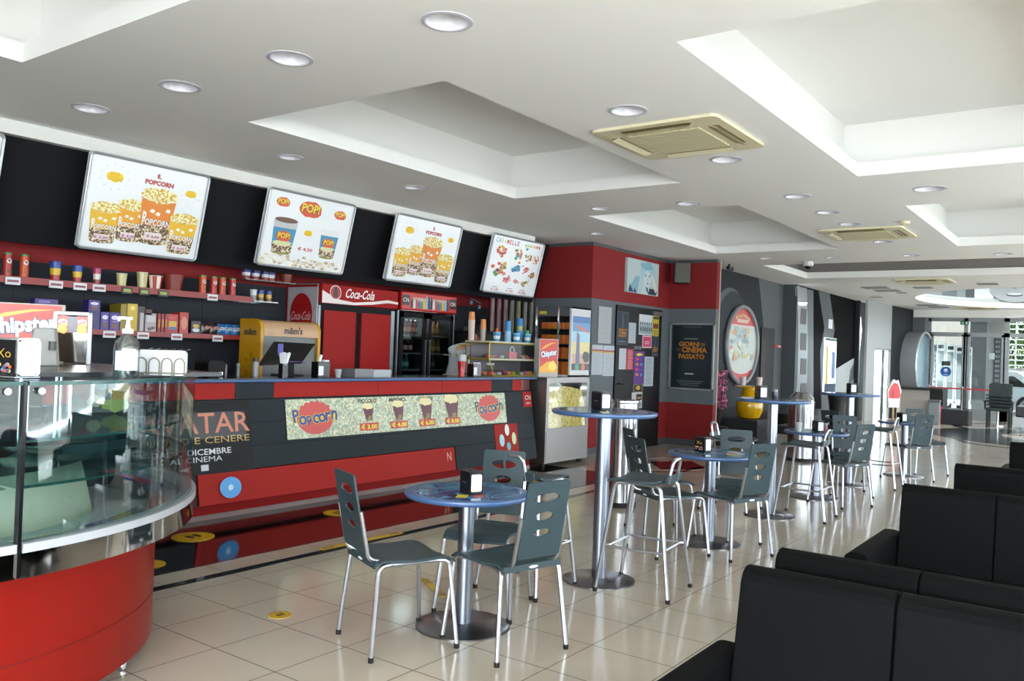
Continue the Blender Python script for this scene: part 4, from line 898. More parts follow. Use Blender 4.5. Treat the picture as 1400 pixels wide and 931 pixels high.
sets = [(1.66, -.42, 5, ['#5a1e14', '#c46a4a', '#c9c0b8'], 'orange-red can-sized bottle on the top shelf of the glass-door fridge'), (1.43, -.42, 4, ['#2a1412', '#d8a0a8', '#a82a2a'], 'dark bottle with a pink label in the glass-door fridge'),
        (1.22, -.40, 3, ['#2a7a8a', '#7ac0c8', '#c8d8d8'], 'turquoise bottle in the glass-door fridge'), (1.66, .10, 4, ['#7a4a1a', '#a8742a', '#3a2a1a'], 'amber bottle behind the second glass door'), (1.43, .08, 3, ['#8a7a1a', '#c9b83a', '#6a2a1a'], 'yellow bottle behind the second glass door'),
        (1.43, .28, 2, ['#7a3a1a', '#b8783a', '#6a2a1a'], 'orange bottle behind the second glass door'), (1.22, .10, 3, ['#30363a', '#6a7276', '#4a4a4a'], 'grey bottle on the low shelf behind the second glass door')]
for z, x0, n_, cs, lb in sets:
    p0 = bottle('drink_bottle', lb, (gx+x0, 7.36, z+.0005), cs, .19, .03, lb.split(' ')[0]+' bottles in the fridge row at height %d' % int(z*100))
    for k in range(1, n_): dup(p0, (gx+x0+.083*k, 7.36, z+.0005), 0, lb)
# yellow sweets cabinet
YC = mat('cabinet_yellow', '#c79412', .35); YD = mat('cabinet_yellow_dark', '#a87a10', .4)
MX0, MX1 = 5.42, 6.17
t = thing('sweets_cabinet', 'yellow round-topped sweets cabinet with a peach header behind the till', 'cabinet', ((MX0+MX1)/2, 7.1, 0)); W = MX1-MX0
def arch(y0, y1, z0, z1, r): return [(y0, z0), (y1, z0), (y1, z1)]+[(y0+r-r*math.sin(R(a_)), z1-r+r*math.cos(R(a_))) for a_ in range(0, 91, 15)]
ZM = 1.735
for s_ in (-1, 1):
    m = MB(); m.profx(arch(-.02, .33, .9, ZM, .11), s_*W/2-.02, s_*W/2+.02, YC); o = m.build('side_panel', t, bevel=.006)
    if s_ < 0:
        a = Art(0); a.text('m&m', 0, .0, .07, ink('#3a2a20'), 1, w_=.2, bold=.05); a.text('m&m', .004, 0, .06, ink('#6a5a40'), 2, w_=.185)
        g = random.Random(3)
        for k in range(9): a.blob(g.uniform(-.1, .1), -.2-g.random()*.4, .02, .03, YD, 1, 8, .4, k)
        p = a.build('side_logo', o); p.location = (-W/2-.0208, .15, 1.60); p.rotation_euler = (0, 0, R(-90))
m = MB(); m.profx([(y, z) for y, z in arch(-.02, .33, 1.56, ZM-.01, .10)], -W/2+.02, W/2-.02, mat('cabinet_peach', '#c9a27c', .4)); o = m.build('header', t)
a = Art(-.0208); a.text("m&m's", .02, 1.625, .075, ink('#3a2420'), 1, w_=.24, bold=.05); a.text('€ 1,50', -W*.36, 1.585, .02, ink('#7a5a40'), 1); a.build('header_logo', o)
MB().box(-W/2+.02, W/2-.02, .02, .3, .9, 1.56, mat('cabinet_grey', '#7a7f80', .5)).build('shutter', t)
# till screen seen from behind, straw holder, straws
t = thing('till_screen', 'black till screen tilted over the counter, its back to the room', 'screen', (5.36, 6.55, ZT))
a4 = [aty(x, y, Y)-Vector((5.36, 6.55, ZT)) for x, y, Y in ((354, 500, 6.50), (412, 497, 6.50), (431, 470, 6.72), (376, 467, 6.72))]
m = MB(); m.hexa(a4[:2]+[(a4[1][0], -.03, a4[1][2]), (a4[0][0], -.03, a4[0][2])], [a4[3], a4[2], (a4[2][0], .19, a4[2][2]), (a4[3][0], .19, a4[3][2])], mat('screen_black', '#0b0b0d', .3)); m.build('screen_panel', t)
m = MB(); m.box(-.04, .06, .02, .08, 0, .15, BLACKM); m.box(-.11, .13, -.04, .16, 0, .015, BLACKM); m.build('stand', t)
MB().box(-.05, .15, -.03, -.02, .12, .145, ink('#6a5a9a')).build('status_strip', t)
t = thing('straw_holder', 'black holder packed with white wrapped straws under a blue card', 'straw holder', (aty(387, 510, 6.25).x, 6.25, ZT))
MB().box(-.03, .03, -.03, .03, 0, .13, BLACKG).build('holder_box', t)
g = random.Random(2)
for k in range(12):
    th = 2*math.pi*k/12; m = MB(); m.tube([(.015*math.cos(th), .015*math.sin(th), .08), ((.042+.01*g.random())*math.cos(th)+.015, .045*math.sin(th), .225+.01*g.random())], .0085, PAPER, 6); m.build('straw', t)
a = Art(-.0, .0005); m = MB(); m.box(-.045, .015, .03, .034, .2, .31, ink('#3a3a9a')); m.build('blue_card', t)
def condiment(name, label, px, Y, h, r, cols):
    t = thing(name, label, 'container', (aty(px, 512, Y).x, Y, ZT)); MB().cyl(r, 0, h*.8, ink(cols[0], .2), n=18).build('container_body', t); MB().cyl(r*.95, h*.8, h, ink(cols[1], .3), n=18, r1=r*.8).build('lid', t); return t
condiment('thermos_flask', 'steel flask in front of the yellow cabinet', 349, 6.5, .17, .032, ('#8d8a86', '#3a3638'))
condiment('grey_shaker', 'slim grey shaker beside the black coffee machine', 308, 6.5, .11, .016, ('#5b5658', '#4a4648'))
condiment('glass_jar', 'small glass jar beside the slim grey shaker', 325, 6.5, .12, .02, ('#4c5052', '#6a6e70'))
t = thing('coffee_machine', 'black rounded coffee machine on the end of the counter', 'coffee machine', (aty(287, 505, 6.55).x, 6.55, ZT))
m = MB(); m.rbox(-.10, .10, -.12, .12, 0, .165, .035, mat('machine_black', '#0d0d0e', .5, spec=.2), 'y', 5); m.build('housing', t, bevel=.008)
for x in (.035, .06): m = MB(); m.cyl(.009, .02, .05, CHROME, (x, -.125), 10); m.build('nozzle', t)
t.scale = (.85,)*3
t = thing('saucer_stack', 'stack of dark cups and saucers at the end of the showcase top', 'cups', (aty(263, 500, 6.0).x-.04, 6.3, ZT))
for k in range(5): MB().lathe([(.02, .022*k), (.045, .022*k+.012), (.043, .022*k+.014), (.018, .022*k+.004)], ink('#5a6070', .15), n=18, cap=False).build('saucer', t)
# napkin boxes, cup and metal box on the counter
def nap_box(label, px, Y):
    t = thing('napkin_stand', label, 'napkin stand', (aty(px, 515, Y).x, Y, ZT)); MB().box(-.075, .075, -.05, .05, 0, .15, BLACKG).build('stand_box', t, bevel=.004)
    MB().box(-.07, -.01, -.053, -.05, .02, .11, PAPER).build('front_card', t); MB().box(.015, .07, -.04, .03, .15, .168, NAPW).build('napkins', t); return t
t = nap_box('black napkin stand with a rolled paper beside the red fridge door', 438, 6.3)
m = MB(); m.tube([(-.02, 0, .15), (.0, .0, .215)], .016, PAPER, 10); m.build('rolled_paper', t)
nap_box('black napkin stand beside the tall red cup', 648, 6.3)
cup('plastic_cup', 'small clear cup alone on the counter in front of the red fridge', (aty(462, 515, 6.25).x, 6.25, ZT), h=.08, m=mat('cloudy_plastic'))
t = thing('metal_tray_box', 'flat steel box lying on the counter below the fridges', 'box', (aty(504, 512, 6.35).x, 6.38, ZT))
MB().box(-.26, -.005, -.1, .1, 0, .082, mat('box_grey', '#77787a', .4)).build('box_half', t); MB().box(.0, .26, -.1, .1, 0, .075, mat('box_pale', '#a8acb0', .4)).build('lid_half', t)
t = thing('tall_red_cup', 'tall red cup with clear lids stacked on top', 'cup', (aty(631, 512, 6.3).x, 6.3, ZT))
MB().lathe([(.036, 0), (.04, .02), (.036, .03), (.047, .13), (.05, .18), (0, .18)], ink('#b0201f', .25), n=20).build('cup_body', t)
MB().lathe([(.05, .18), (.055, .2), (.05, .215), (.055, .235), (.048, .26), (.02, .262)], mat('cloudy_plastic'), n=20).build('stacked_lids', t)
# sweets display
t = thing('sweets_display', 'gold-framed clear two-tier sweets display on the counter under ice-cream cups', 'display case', (8.72, 6.28, ZT))
GO = mat('gold_frame', '#a8963e', .35, metal=.4); CW = mat('cream_slab', '#b9b49a', .5); Wd = 1.17
def bar_(m, a_, b_, r=.011, mt=GO): m.tube([a_, b_], r, mt, 4)
m = MB()
for s_ in (-1, 1):
    x = s_*Wd/2
    for P in ([(x, -.12, .01), (x, -.03, .21), (x, -.03, .41), (x, .34, .41), (x, .34, .01)],): m.tube(P, .011, GO, 4, closed=True)
    bar_(m, (x, -.03, .21), (x, .34, .21))
for y, z in ((-.12, .01), (-.03, .41), (.34, .41)): bar_(m, (-Wd/2, y, z), (Wd/2, y, z))
m.build('gold_frame', t)
MB().box(-Wd/2, Wd/2, -.035, .34, .20, .222, CW).build('tier', t); MB().box(-Wd/2-.01, Wd/2+.01, -.04, .35, .415, .435, CW).build('top_slab', t); MB().box(-Wd/2, Wd/2, -.12, .34, 0, .012, CW).build('base_slab', t)
PG = glassy('display_glass', '#dcdfde', .0, .2, .08)
m = MB(); m.quad((-Wd/2, -.12, .02), (Wd/2, -.12, .02), (Wd/2, -.03, .2), (-Wd/2, -.03, .2), PG); m.quad((-Wd/2, -.03, .225), (Wd/2, -.03, .225), (Wd/2, -.03, .41), (-Wd/2, -.03, .41), PG); m.build('front_glass', t)
MB().box(-Wd/2, Wd/2, .335, .34, .02, .41, mat('display_back', '#7f7b80', .6)).build('back_panel', t)
g = random.Random(12); CC = ['#c23a3a', '#d8a03a', '#d86a8a', '#e0d8d0', '#3f8a4a', '#c9b83a', '#e08a6a', '#7a3a5a', '#d8d8e0', '#e0a0b0']
def sweet(px_, y, z, r, c, lb):
    return solo('sweet', MB().lathe([(0, 0), (r*.9, .15*r), (r, r*.6), (r*.6, r*1.15), (0, r*1.25)], ink(c, .3), n=9), lb, 'sweet', (8.72+px_, 6.28+y, ZT+z), group=lb)
for k in range(34):
    x = -Wd/2+.06+k*(Wd-.12)/33; sweet(x, .04+.05*(k % 3), .2225, g.uniform(.022, .042), CC[(k*7) % 10], 'small coloured sweet on the upper tier of the gold-framed display')
for k in range(34):
    x = -Wd/2+.06+k*(Wd-.12)/33; sweet(x, .0+.07*(k % 3), .0125, g.uniform(.026, .048), CC[(k*3) % 10], 'small coloured sweet on the bottom of the gold-framed display')
t = thing('sweet_jar', 'white-lidded jar of pink sweets at the corner of the display', 'jar', (8.72-Wd/2+.09, 6.30, ZT+.0125)); MB().cyl(.05, 0, .045, ink('#d8a0a8'), n=16).build('sweets_fill', t); MB().cyl(.05, .0455, .125, PG, n=16).build('glass_wall', t); MB().cyl(.05, .126, .15, PAPER, n=16).build('lid', t)
t = thing('gift_pouch', 'pink and red heart-shaped pouch on the upper tier of the display', 'pouch', (8.72-.05, 6.30, ZT+.2225)); m = MB(); m.rbox(-.085, .085, -.02, .02, 0, .09, .03, ink('#d84a5a'), 'y'); m.build('pouch_body', t)
m = MB(); m.tube(bendpipe([(-.05, -.0, .08), (-.03, 0, .15), (.03, 0, .15), (.05, 0, .08)], .04), .009, PAPER, 6); m.build('handle_ring', t)
# second corner case on the side facing the gap
t = thing('side_sweets_case', 'small gold-framed case at the end of the sweets display with a pointed side', 'display case', (7.95, 6.5, ZT)); m = MB(); m.tube([(-.16, 0, .30), (-.09, 0, .38), (.13, 0, .38), (.13, 0, .24), (-.13, 0, .24)], .009, GO, 4, closed=True)
m.tube([(-.02, 0, 0), (.1, 0, 0), (.1, 0, .2), (-.02, 0, .2)], .008, GO, 4); m.build('gold_frame', t); MB().box(-.12, .12, .01, .22, .24, .25, CW).build('shelf', t); MB().box(-.1, .12, .0, .24, 0, .01, CW).build('base_slab', t)
# cups of ice cream, stacks
ZI = ZT+.4355
def on_top(px, Y=6.42): return aty(px, 465, Y).x
def stack(px, label, segs, cat='cup stack', Y=6.42):
    t = thing('paper_cup_stack', label, cat, (on_top(px, Y), Y, ZI)); z = 0
    for nm, h, r0, r1, c in segs: MB().cyl(r0, z, z+h, ink(c, .45), n=20, r1=r1).build(nm, t); z += h
stack(644, 'tallest stack of cream cups topped with orange cones', [('cup_sleeve', .25, .035, .043, '#c9b8ae'), ('cone_stack', .10, .04, .032, '#d88a4a')], Y=6.5)
stack(660, 'shorter stack of orange cones in grey cups', [('cup_sleeve', .15, .032, .036, '#a39a90'), ('cone_stack', .12, .038, .03, '#d08a4e')], Y=6.5)
stack(694, 'blue cup stack standing between the small cups', [('cup_sleeve', .14, .045, .042, '#86b4d6'), ('upper_cups', .13, .038, .034, '#2f86bf')])
stack(710, 'tallest blue cup stack with a yellow emblem', [('cup_sleeve', .16, .045, .05, '#3f8fc6'), ('emblem_band', .06, .04, .04, '#a8b06a'), ('upper_cups', .1, .045, .036, '#2a80c0')], Y=6.5)
def tub(px, label, top, Y=6.36):
    t = thing('ice_cream_cup', label, 'cup', (on_top(px, Y), Y, ZI)); MB().cyl(.034, 0, .105, ink('#3f93c4', .4), n=20, r1=.048).build('cup_body', t); MB().cyl(.0405, .03, .07, ink('#d8dfe4'), n=20, r1=.0455).build('cup_label', t); MB().cyl(.05, .105, .115, ink('#8fc0dc'), n=20).build('rim', t)
    if top: MB().lathe([(.02, .115), (.02, .14), (.012, .165), (0, .17)], ink(top, .5), n=12).build('topping', t)
tub(679, 'blue ice-cream cup with an orange topping', '#d8683a'); tub(706, 'blue ice-cream cup without topping', None, 6.34); tub(721, 'blue ice-cream cup with a green topping', '#3fa86a')
# crisps display boxes
def crisps(name, label, loc, rz, W, h, word, dp=.12, wtilt=.1):
    t = thing(name, label, 'display box', loc, rz); m = MB(); m.box(-W/2, W/2, 0, dp, 0, h, mat('display_box_white', '#b4b4ae', .6, spec=.2)); m.build('box_body', t, bevel=.003)
    a = Art(-.001, .0008); RD = ink('#c8321e'); YL = ink('#e8a82a'); a.rect(0, h*.55, W*.93, h*.86, RD, 0)
    a.poly([(-W*.46, h*.70), (-W*.2, h*.83), (W*.1, h*.90), (W*.40, h*.91), (W*.1, h*.86), (-W*.2, h*.76)], YL, 1)
    a.poly([(-W*.46, h*.25), (-.1*W, h*.40), (W*.25, h*.43), (W*.46, h*.3), (W*.46, h*.12), (-W*.46, h*.12)], YL, 1)
    a.blob(.2*W, h*.3, W*.22, h*.13, ink('#f0cf5a'), 2, 14, .2, 4)
    a.text(word, 0, h*.60, h*.22 if W < h else h*.38, ink('#1c2a6a'), 3, w_=W*.88, bold=.09, rot=wtilt); a.text(word, 0, h*.605, (h*.22 if W < h else h*.38)*.95, ink('#e3e7f2'), 5, w_=W*.84, bold=.045, rot=wtilt)
    a.build('front_print', t); return t
crisps('crisps_display', 'red crisps display box with white slanted lettering at the end of the counter', (9.16, 6.06, ZT-.004), R(-22), .30, .50, 'Chipster', wtilt=.18)
# metal popcorn cart beside the counter
t = thing('popcorn_cart', 'stainless steel popcorn cart with a window full of popcorn', 'popcorn cart', (0, 0, 0)); y0 = 5.99
xa, xb = aty(745, 600, y0).x, aty(803, 600, y0).x
m = MB(); SS = mat('cart_steel', '#858280', .38, metal=.9); zw0, zw1 = .54, 1.10
m.box(xa, xb, y0, y0+.6, .06, zw0-.03, SS).box(xa, xb, y0, y0+.6, zw1, 1.17, SS).box(xa, xa+.06, y0, y0+.6, zw0-.03, zw1, SS).box(xb-.06, xb, y0, y0+.6, zw0-.03, zw1, SS).box(xa, xb, y0+.35, y0+.6, zw0-.03, zw1, SS); m.build('cart_body', t)
MB().box(xa+.02, xb-.02, y0-.006, y0, .09, zw0-.06, SS).build('cart_door', t)
g = random.Random(5); m = MB()
POPM = speckle('popcorn_heap', [(0, '#cdb85c'), (.3, '#ecdc88'), (.6, '#f3e8b0'), (.85, '#dcc868')], 38, .8, bump=.15)
vs = []; nx = 34
for i in range(nx+1):
    for j in range(15):
        u, v = i/nx, j/14; z = zw0-.03+(.47+.06*math.sin(u*3))*v+g.uniform(-.006, .006); vs.append((xa+.06+u*(xb-xa-.12), y0+.02+.06*v*v+g.uniform(-.008, .008), z))
m.add(vs, [(i*15+j, (i+1)*15+j, (i+1)*15+j+1, i*15+j+1) for i in range(nx) for j in range(14)], POPM, True)
top = [(i*15+14) for i in range(nx+1)]
vs2 = [vs[q] for q in top]+[(vs[q][0], y0+.33, vs[q][2]+.02) for q in top]; m.add(vs2, [(i, i+1, i+nx+2, i+nx+1) for i in range(nx)], POPM, True)
o = m.build('popcorn_fill', t); o['kind'] = 'stuff'
MB().box(xa+.05, xb-.05, y0+.002, y0+.006, zw0-.03, zw1, glassy('cart_glass', '#f8f8f4', .02, .02, .2)).build('window_glass', t)
for x in (xa+.08, xb-.08): MB().cyl(.035, 0, .065, RUB, (x, y0+.08), 14).build('caster', t)
# snack rack standing on the cart
rx0, rx1 = aty(779, 510, y0).x, aty(806, 510, y0).x; zr = 2.12
t = thing('snack_rack', 'tall snack rack with orange packs on open shelves and a beach picture on its side', 'rack', (0, 0, 0)); RW = mat('rack_white', '#c9cbcd', .4); yr1 = y0+.56
m = MB(); m.box(rx0, rx1, y0+.0, y0+.03, 1.175, zr, RW).box(rx0, rx1, yr1-.02, yr1, 1.175, zr, mat('rack_dark', '#26272a', .5)).box(rx0, rx1, y0, yr1, zr-.02, zr, mat('rack_grey', '#4a4c50', .5)).box(rx1-.02, rx1, y0, yr1, 1.175, zr, mat('rack_dark')).box(rx0, rx1, y0, yr1, 1.171, 1.2, RW); m.build('rack_frame', t)
for y in (y0+.2, yr1): m = MB(); m.box(rx0-.015, rx0+.01, y-.012, y+.012, 1.2, zr, CHROME); m.build('upright', t)
MB().box(rx0-.005, rx0, y0+.03, yr1, zr-.13, zr-.02, mat('rack_grey')).build('top_sign', t); MB().box(rx0-.008, rx0-.005, yr1-.16, yr1-.04, zr-.10, zr-.06, ink('#b8b02a')).build('yellow_tag', t)
for z in (1.42, 1.62, 1.82): MB().box(rx0, rx1-.02, y0+.03, yr1-.02, z-.012, z, mat('rack_dark')).build('shelf', t)
a = Art(y0-.001); cx = (rx0+rx1)/2; Wq = rx1-rx0-.06; zz0, zz1 = 1.27, zr-.12
for k, (f0, f1, c) in enumerate(((0, .12, '#3a3a40'), (.12, .3, '#c9a08a'), (.3, .52, '#d8c98a'), (.52, .72, '#9fc4d8'), (.72, .88, '#5a8fc0'), (.88, 1, '#3a6aa8'))): a.rect(cx, zz0+(f0+f1)/2*(zz1-zz0), Wq, (f1-f0)*(zz1-zz0), ink(c), 1)
a.poly([(cx-Wq*.45, 1.9), (cx+Wq*.3, 1.83), (cx+Wq*.45, 1.78), (cx-Wq*.1, 1.82)], ink('#c86a5a'), 2); a.poly([(cx-Wq*.3, 1.3), (cx-Wq*.25, 1.8), (cx-.1*Wq, 1.75), (cx-.05*Wq, 1.35)], ink('#6a6a88'), 3)
a.ell(cx-.2*Wq, 1.31, .05, .045, ink('#4a9a7a'), 4); a.ell(cx+.15*Wq, 1.31, .05, .045, ink('#c87a4a'), 4); a.blob(cx+.3*Wq, 1.45, .09, .08, ink('#2e3430'), 3); a.text('ESTATE', cx, zr-.06, .05, ink('#c9605a'), 2) if False else None
a.build('side_picture', t)
for r_, z in enumerate((1.2005, 1.4205, 1.6205, 1.8205)):
    for k in range(5):
        bm_ = solo('crisp_packet', MB().rbox(-.045, .045, -.02, .02, 0, [.18, .15, .12, .09][r_], .012, ink(['#b8641a', '#a8520f', '#c07a22'][k % 3]), 'y'), 'orange crisp packet on the open shelves of the snack rack', 'crisp packet', (rx0+.07, y0+.09+.095*k, z), R(-90), group='orange packets on the snack rack')
# clear sweet dispensers on the wall
t = thing('dispenser_shelf', 'red cupboard top carrying the tall sweet dispensers', 'shelf', (0, 0, 0)); MB().box(9.2, 10.6, 7.15, 7.78, 1.72, 1.76, BLACKM).build('shelf_board', t); MB().box(9.2, 10.6, 7.2, 7.78, .9, 1.72, mat('rack_dark')).build('cupboard', t)
DG = glassy('dispenser_glass', '#dededc', .01, .12, .12)
for k in range(7):
    px = 672+k*9.0; x = aty(px, 430, 7.3).x; c = '#7c3a44' if k < 3 else ['#6d6e6a', '#8a8658', '#6a6c6a', '#77766a'][k-3]
    t = thing('sweet_dispenser', ('first', 'second', 'third', 'fourth', 'fifth', 'sixth', 'seventh')[k]+(' maroon' if k < 3 else ' grey')+' tall tube of the sweet dispensers below the sweets menu', 'dispenser', (x, 7.3, 1.761), group='tall sweet dispenser tubes')
    MB().cyl(.042, .0, .60, ink(c, .4), n=16).build('sweets_fill', t); MB().cyl(.052, .0, .62, DG, n=16).build('tube_wall', t); MB().cyl(.055, .62, .65, BLACKM, n=16).build('lid', t)
t = thing('caramel_tin', 'round tin of orange sweets on a white drum beside the dispensers', 'tin', (10.45, 7.45, 1.761)); MB().cyl(.075, 0, .1, ink('#a8a49c'), n=20).build('drum', t); MB().cyl(.075, .1, .2, ink('#8a3a14'), n=20).build('sweets_fill', t); MB().cyl(.078, .2, .21, ink('#6a2a14'), n=20).build('lid', t)
MB_ = thing('hanging_mobile', 'blue paper mobile hanging under the bulkhead', 'decoration', (aty(653, 412, 7.2).x, 7.25, 2.235))
m = MB(); m.tube([(0, 0, 0), (.02, 0, -.06)], .003, BLACKM, 5); m.tube([(-.09, 0, -.04), (.13, 0, -.09)], .008, ink('#2f5a6a'), 5); m.build('cross_bar', MB_)
for x, z in ((-.08, -.05), (.1, -.10)): m = MB(); m.tube([(x, 0, z), (x+.01, 0, z-.2)], .002, BLACKM, 4); m.box(x-.02, x+.03, -.005, .005, z-.07, z-.02, ink('#2f6a86')); m.build('pendant', MB_)
# ================================================================ CURVED GLASS SHOWCASE
QC = (1.27, 4.44); RG = 1.39
A0, A1 = R(-86), R(8)
def arc(r, n=40, a0=A0, a1=A1): return [(QC[0]+r*math.cos(a0+(a1-a0)*i/n), QC[1]+r*math.sin(a0+(a1-a0)*i/n)) for i in range(n+1)]
def band(m, r0, r1, z0, z1, mt, n=40, a0=A0, a1=A1):
    P, Q = arc(r0, n, a0, a1), arc(r1, n, a0, a1); vs = []
    for (x0, y0), (x1, y1) in zip(P, Q): vs += [(x0, y0, z0), (x1, y1, z0), (x1, y1, z1), (x0, y0, z1)]
    fs = []
    for i in range(n):
        for k in range(4): fs.append((i*4+k, (i+1)*4+k, (i+1)*4+(k+1) % 4, i*4+(k+1) % 4))
    m.add(vs, fs, mt, True); m.add(vs[:4], [(0, 3, 2, 1)], mt); m.add(vs[-4:], [(0, 1, 2, 3)], mt); return m
def sector(m, r, z0, z1, mt, r_in=.35, n=40): return band(m, r_in, r, z0, z1, mt, n)
REDC = mat('showcase_red', '#84160e', .3, spec=.2); MIR = mat('mirror_steel', '#c2c0bb', .06, metal=1); BANDW = mat('band_white', '#b9bdc2', .35, metal=.3)
INNER = mat('showcase_inner', '#a3b6bc', .3)
t = thing('glass_showcase', 'curved glass pastry showcase on a red base with a mirror-steel band', 'display case', (0, 0, 0))
o = sector(MB(), 1.235, .10, .66, REDC, .5).build('red_base', t)
m = MB(); band(m, 1.236, 1.2375, .30, .303, mat('base_joint', '#5a1410', .5)); m.build('base_joint', t)
band(MB(), 1.2, RG+.012, .655, .745, MIR).build('steel_band', t); band(MB(), RG-.05, RG+.02, .745, .775, BANDW).build('band_top', t)
o = band(MB(), .6, 1.3, .66, .665, INNER).build('inner_deck', t)
g_ = MB(); band(g_, RG-.004, RG, .775, 1.322, CASEGL, 48); g_.build('curved_glass', t)
band(MB(), .55, RG+.012, 1.322, 1.333, CASEGL, 48).build('top_glass', t)
band(MB(), RG+.004, RG+.016, 1.320, 1.334, GEDGE).build('top_glass_edge', t)
for z in (.965, 1.125):
    o = band(MB(), .75, RG-.04, z-.006, z, glassy('shelf_glass', '#e2f0ee', .02, .02, .25)).build('glass_shelf', t); band(MB(), RG-.042, RG-.034, z-.008, z+.001, GEDGE).build('shelf_edge', o)
for ang in (-62, -40, -20):
    x, y = QC[0]+.8*math.cos(R(ang)), QC[1]+.8*math.sin(R(ang)); MB().cyl(.009, .67, 1.32, CHROME, (x, y), 10).build('shelf_post', t)
m = MB()
for ang in (-45, -5): 
    x, y = QC[0]+1.1*math.cos(R(ang)), QC[1]+1.1*math.sin(R(ang)); MB().lathe([(.022, 0), (.026, .005), (.02, .03), (.02, .10)], CHROME, (x, y, 0), 16).build('foot', t)
x, y = 2.08, 3.62; MB().lathe([(.024, 0), (.026, .005), (.021, .03), (.021, .10)], CHROME, (x, y, 0), 16).build('foot', t)
# back wall of the showcase with white sloped tray, steel lamp rail and a bright card
m = MB(); band(m, .52, .56, .665, .9, mat('back_frame_grey', '#5a6266', .4)); m.build('back_frame', t)
m = MB(); band(m, .62, 1.2, .70, .71, mat('tray_pale', '#c6d6d8', .2), 24, R(-80), R(-30)); m.build('pale_tray', t)
m = MB(); P = arc(1.0, 16, R(-82), R(-45)); 
for i in range(16): m.quad((P[i][0], P[i][1], .70), (P[i+1][0], P[i+1][1], .70), (P[i+1][0]+.02, P[i+1][1]+.16, .92), (P[i][0]+.02, P[i][1]+.16, .92), mat('cream_panel', '#cfcab2', .35))
m.build('sloped_panel', t)
def inpt(px, py, r):   # point on the vertical cylinder of radius r seen at the pixel (far side of the glass)
    d_ = ray(px, py); c = Vector((C0.x-QC[0], C0.y-QC[1])); dd = Vector((d_.x, d_.y)); a = dd.dot(dd); b2 = 2*c.dot(dd); cc = c.dot(c)-r*r; D = b2*b2-4*a*cc
    k = (-b2-math.sqrt(max(0, D)))/(2*a); return C0+d_*k
p = inpt(120, 618, 1.0)
t2 = thing('oval_dark_tray', 'large dark oval tray on the middle glass shelf of the showcase', 'tray', (p.x+.02, p.y+.04, .9655), R(20))
MB().lathe([(.0, 0), (.19, 0), (.27, .035), (.28, .075), (.265, .078), (.25, .04), (0, .012)], mat('tray_dark', '#23383c', .15), n=36, ex=1., ey=.5, cap=False).build('tray_body', t2)
p = inpt(50, 600, 1.0)
t2 = thing('curved_glass_dish', 'curved clear dish behind the seam of the showcase', 'dish', (p.x, p.y+.12, .9655), R(10))
MB().lathe([(0, 0), (.09, 0), (.15, .05), (.16, .09), (.15, .085), (.085, .01), (0, .01)], glassy('dish_glass', '#7fa3a8', .25, .03, .6), n=30, cap=False).build('dish_body', t2)
p = inpt(137, 575, .86)
a = Art(0); a.rect(0, 0, .26, .17, ink('#3a3030', .3), 0)
for k, (x, z, rx, rz_, c) in enumerate(((-.07, .03, .05, .05, '#8a2a26'), (.09, .02, .05, .06, '#b8872a'), (0, .0, .05, .06, '#5c5a54'), (.03, .05, .06, .02, '#a8b0b0'), (-.1, -.04, .04, .04, '#4a4a42'), (.07, -.05, .06, .03, '#8f9a3a'), (-.02, -.03, .03, .03, '#b0a888'))): a.blob(x, z, rx, rz_, ink(c, .3), 1+k, 12, .25, k)
m = MB(); m.box(-.13, .13, .0, .004, -.085, .085, PAPER); o = a
cd = thing('printed_card', 'colourful printed card leaning inside the showcase', 'card', (p.x, p.y+.02, 1.2135), R(-25)); m.build('card_board', cd); o = a.build('card_print', cd)
# straight neighbour case beyond the seam
t = thing('straight_showcase', 'straight end of the glass showcase beyond the black seam, with a grille inside', 'display case', (0, 0, 0)); yb = QC[1]-RG
SX = 1.352; m = MB(); m.box(-.5, 1.30, yb+.15, 4.0, .10, .66, REDC); m.build('red_base', t)
MB().box(-.5, SX, yb+.0, yb+.25, .655, .745, MIR).build('steel_band', t); MB().box(-.5, SX, yb-.008, yb+.3, .745, .775, BANDW).build('band_top', t)
MB().box(-.5, SX, yb+.002, yb+.006, .775, 1.322, CASEGL).build('front_glass', t); MB().box(-.5, SX, yb, 3.9, 1.322, 1.333, CASEGL).build('top_glass', t); MB().box(-.5, SX, yb-.006, yb, 1.320, 1.334, GEDGE).build('top_glass_edge', t)
MB().box(-.5, SX-.02, yb+.05, 3.8, .957, .963, glassy('shelf_glass')).build('glass_shelf', t)
m = MB()
for k in range(12): m.box(.7, SX-.02, yb+.35, yb+.356, .68+k*.018, .688+k*.018, mat('grille_dark', '#2c3c42', .4))
m.build('grille', t)
MB().box(SX, SX+.012, yb-.012, yb+.02, .66, 1.33, BLACKG).build('seam_post', t); MB().cyl(.012, 0, .006, CHROME, (0, 0), 14).build('glass_clip', t).matrix_world = Matrix.Translation((SX-.05, yb-.002, 1.30)) @ Matrix.Rotation(R(90), 4, 'X')
t = bpy.data.objects['glass_showcase']
MB().cyl(.012, 0, .006, CHROME, (0, 0), 14).build('glass_clip', t).matrix_world = Matrix.Translation((SX+.06, yb-.004, 1.30)) @ Matrix.Rotation(R(90), 4, 'X')
# service counter behind the showcase
t = thing('service_shelf', 'dark service shelf behind the curved showcase', 'counter', (0, 0, 0)); ZS = 1.352
MB().box(-.6, 2.35, 3.35, 4.5, ZS-.018, ZS, mat('service_black', '#131416', .25)).build('worktop', t); MB().box(.92, 1.25, 4.12, 4.6, 0, ZS-.02, mat('service_pale', '#7f979c', .5)).build('carcass', t)
ZG = 1.3335
def along(px, py, dep): r_ = ray(px, py); return C0+r_*(dep/(-(RM.transposed() @ r_).z))
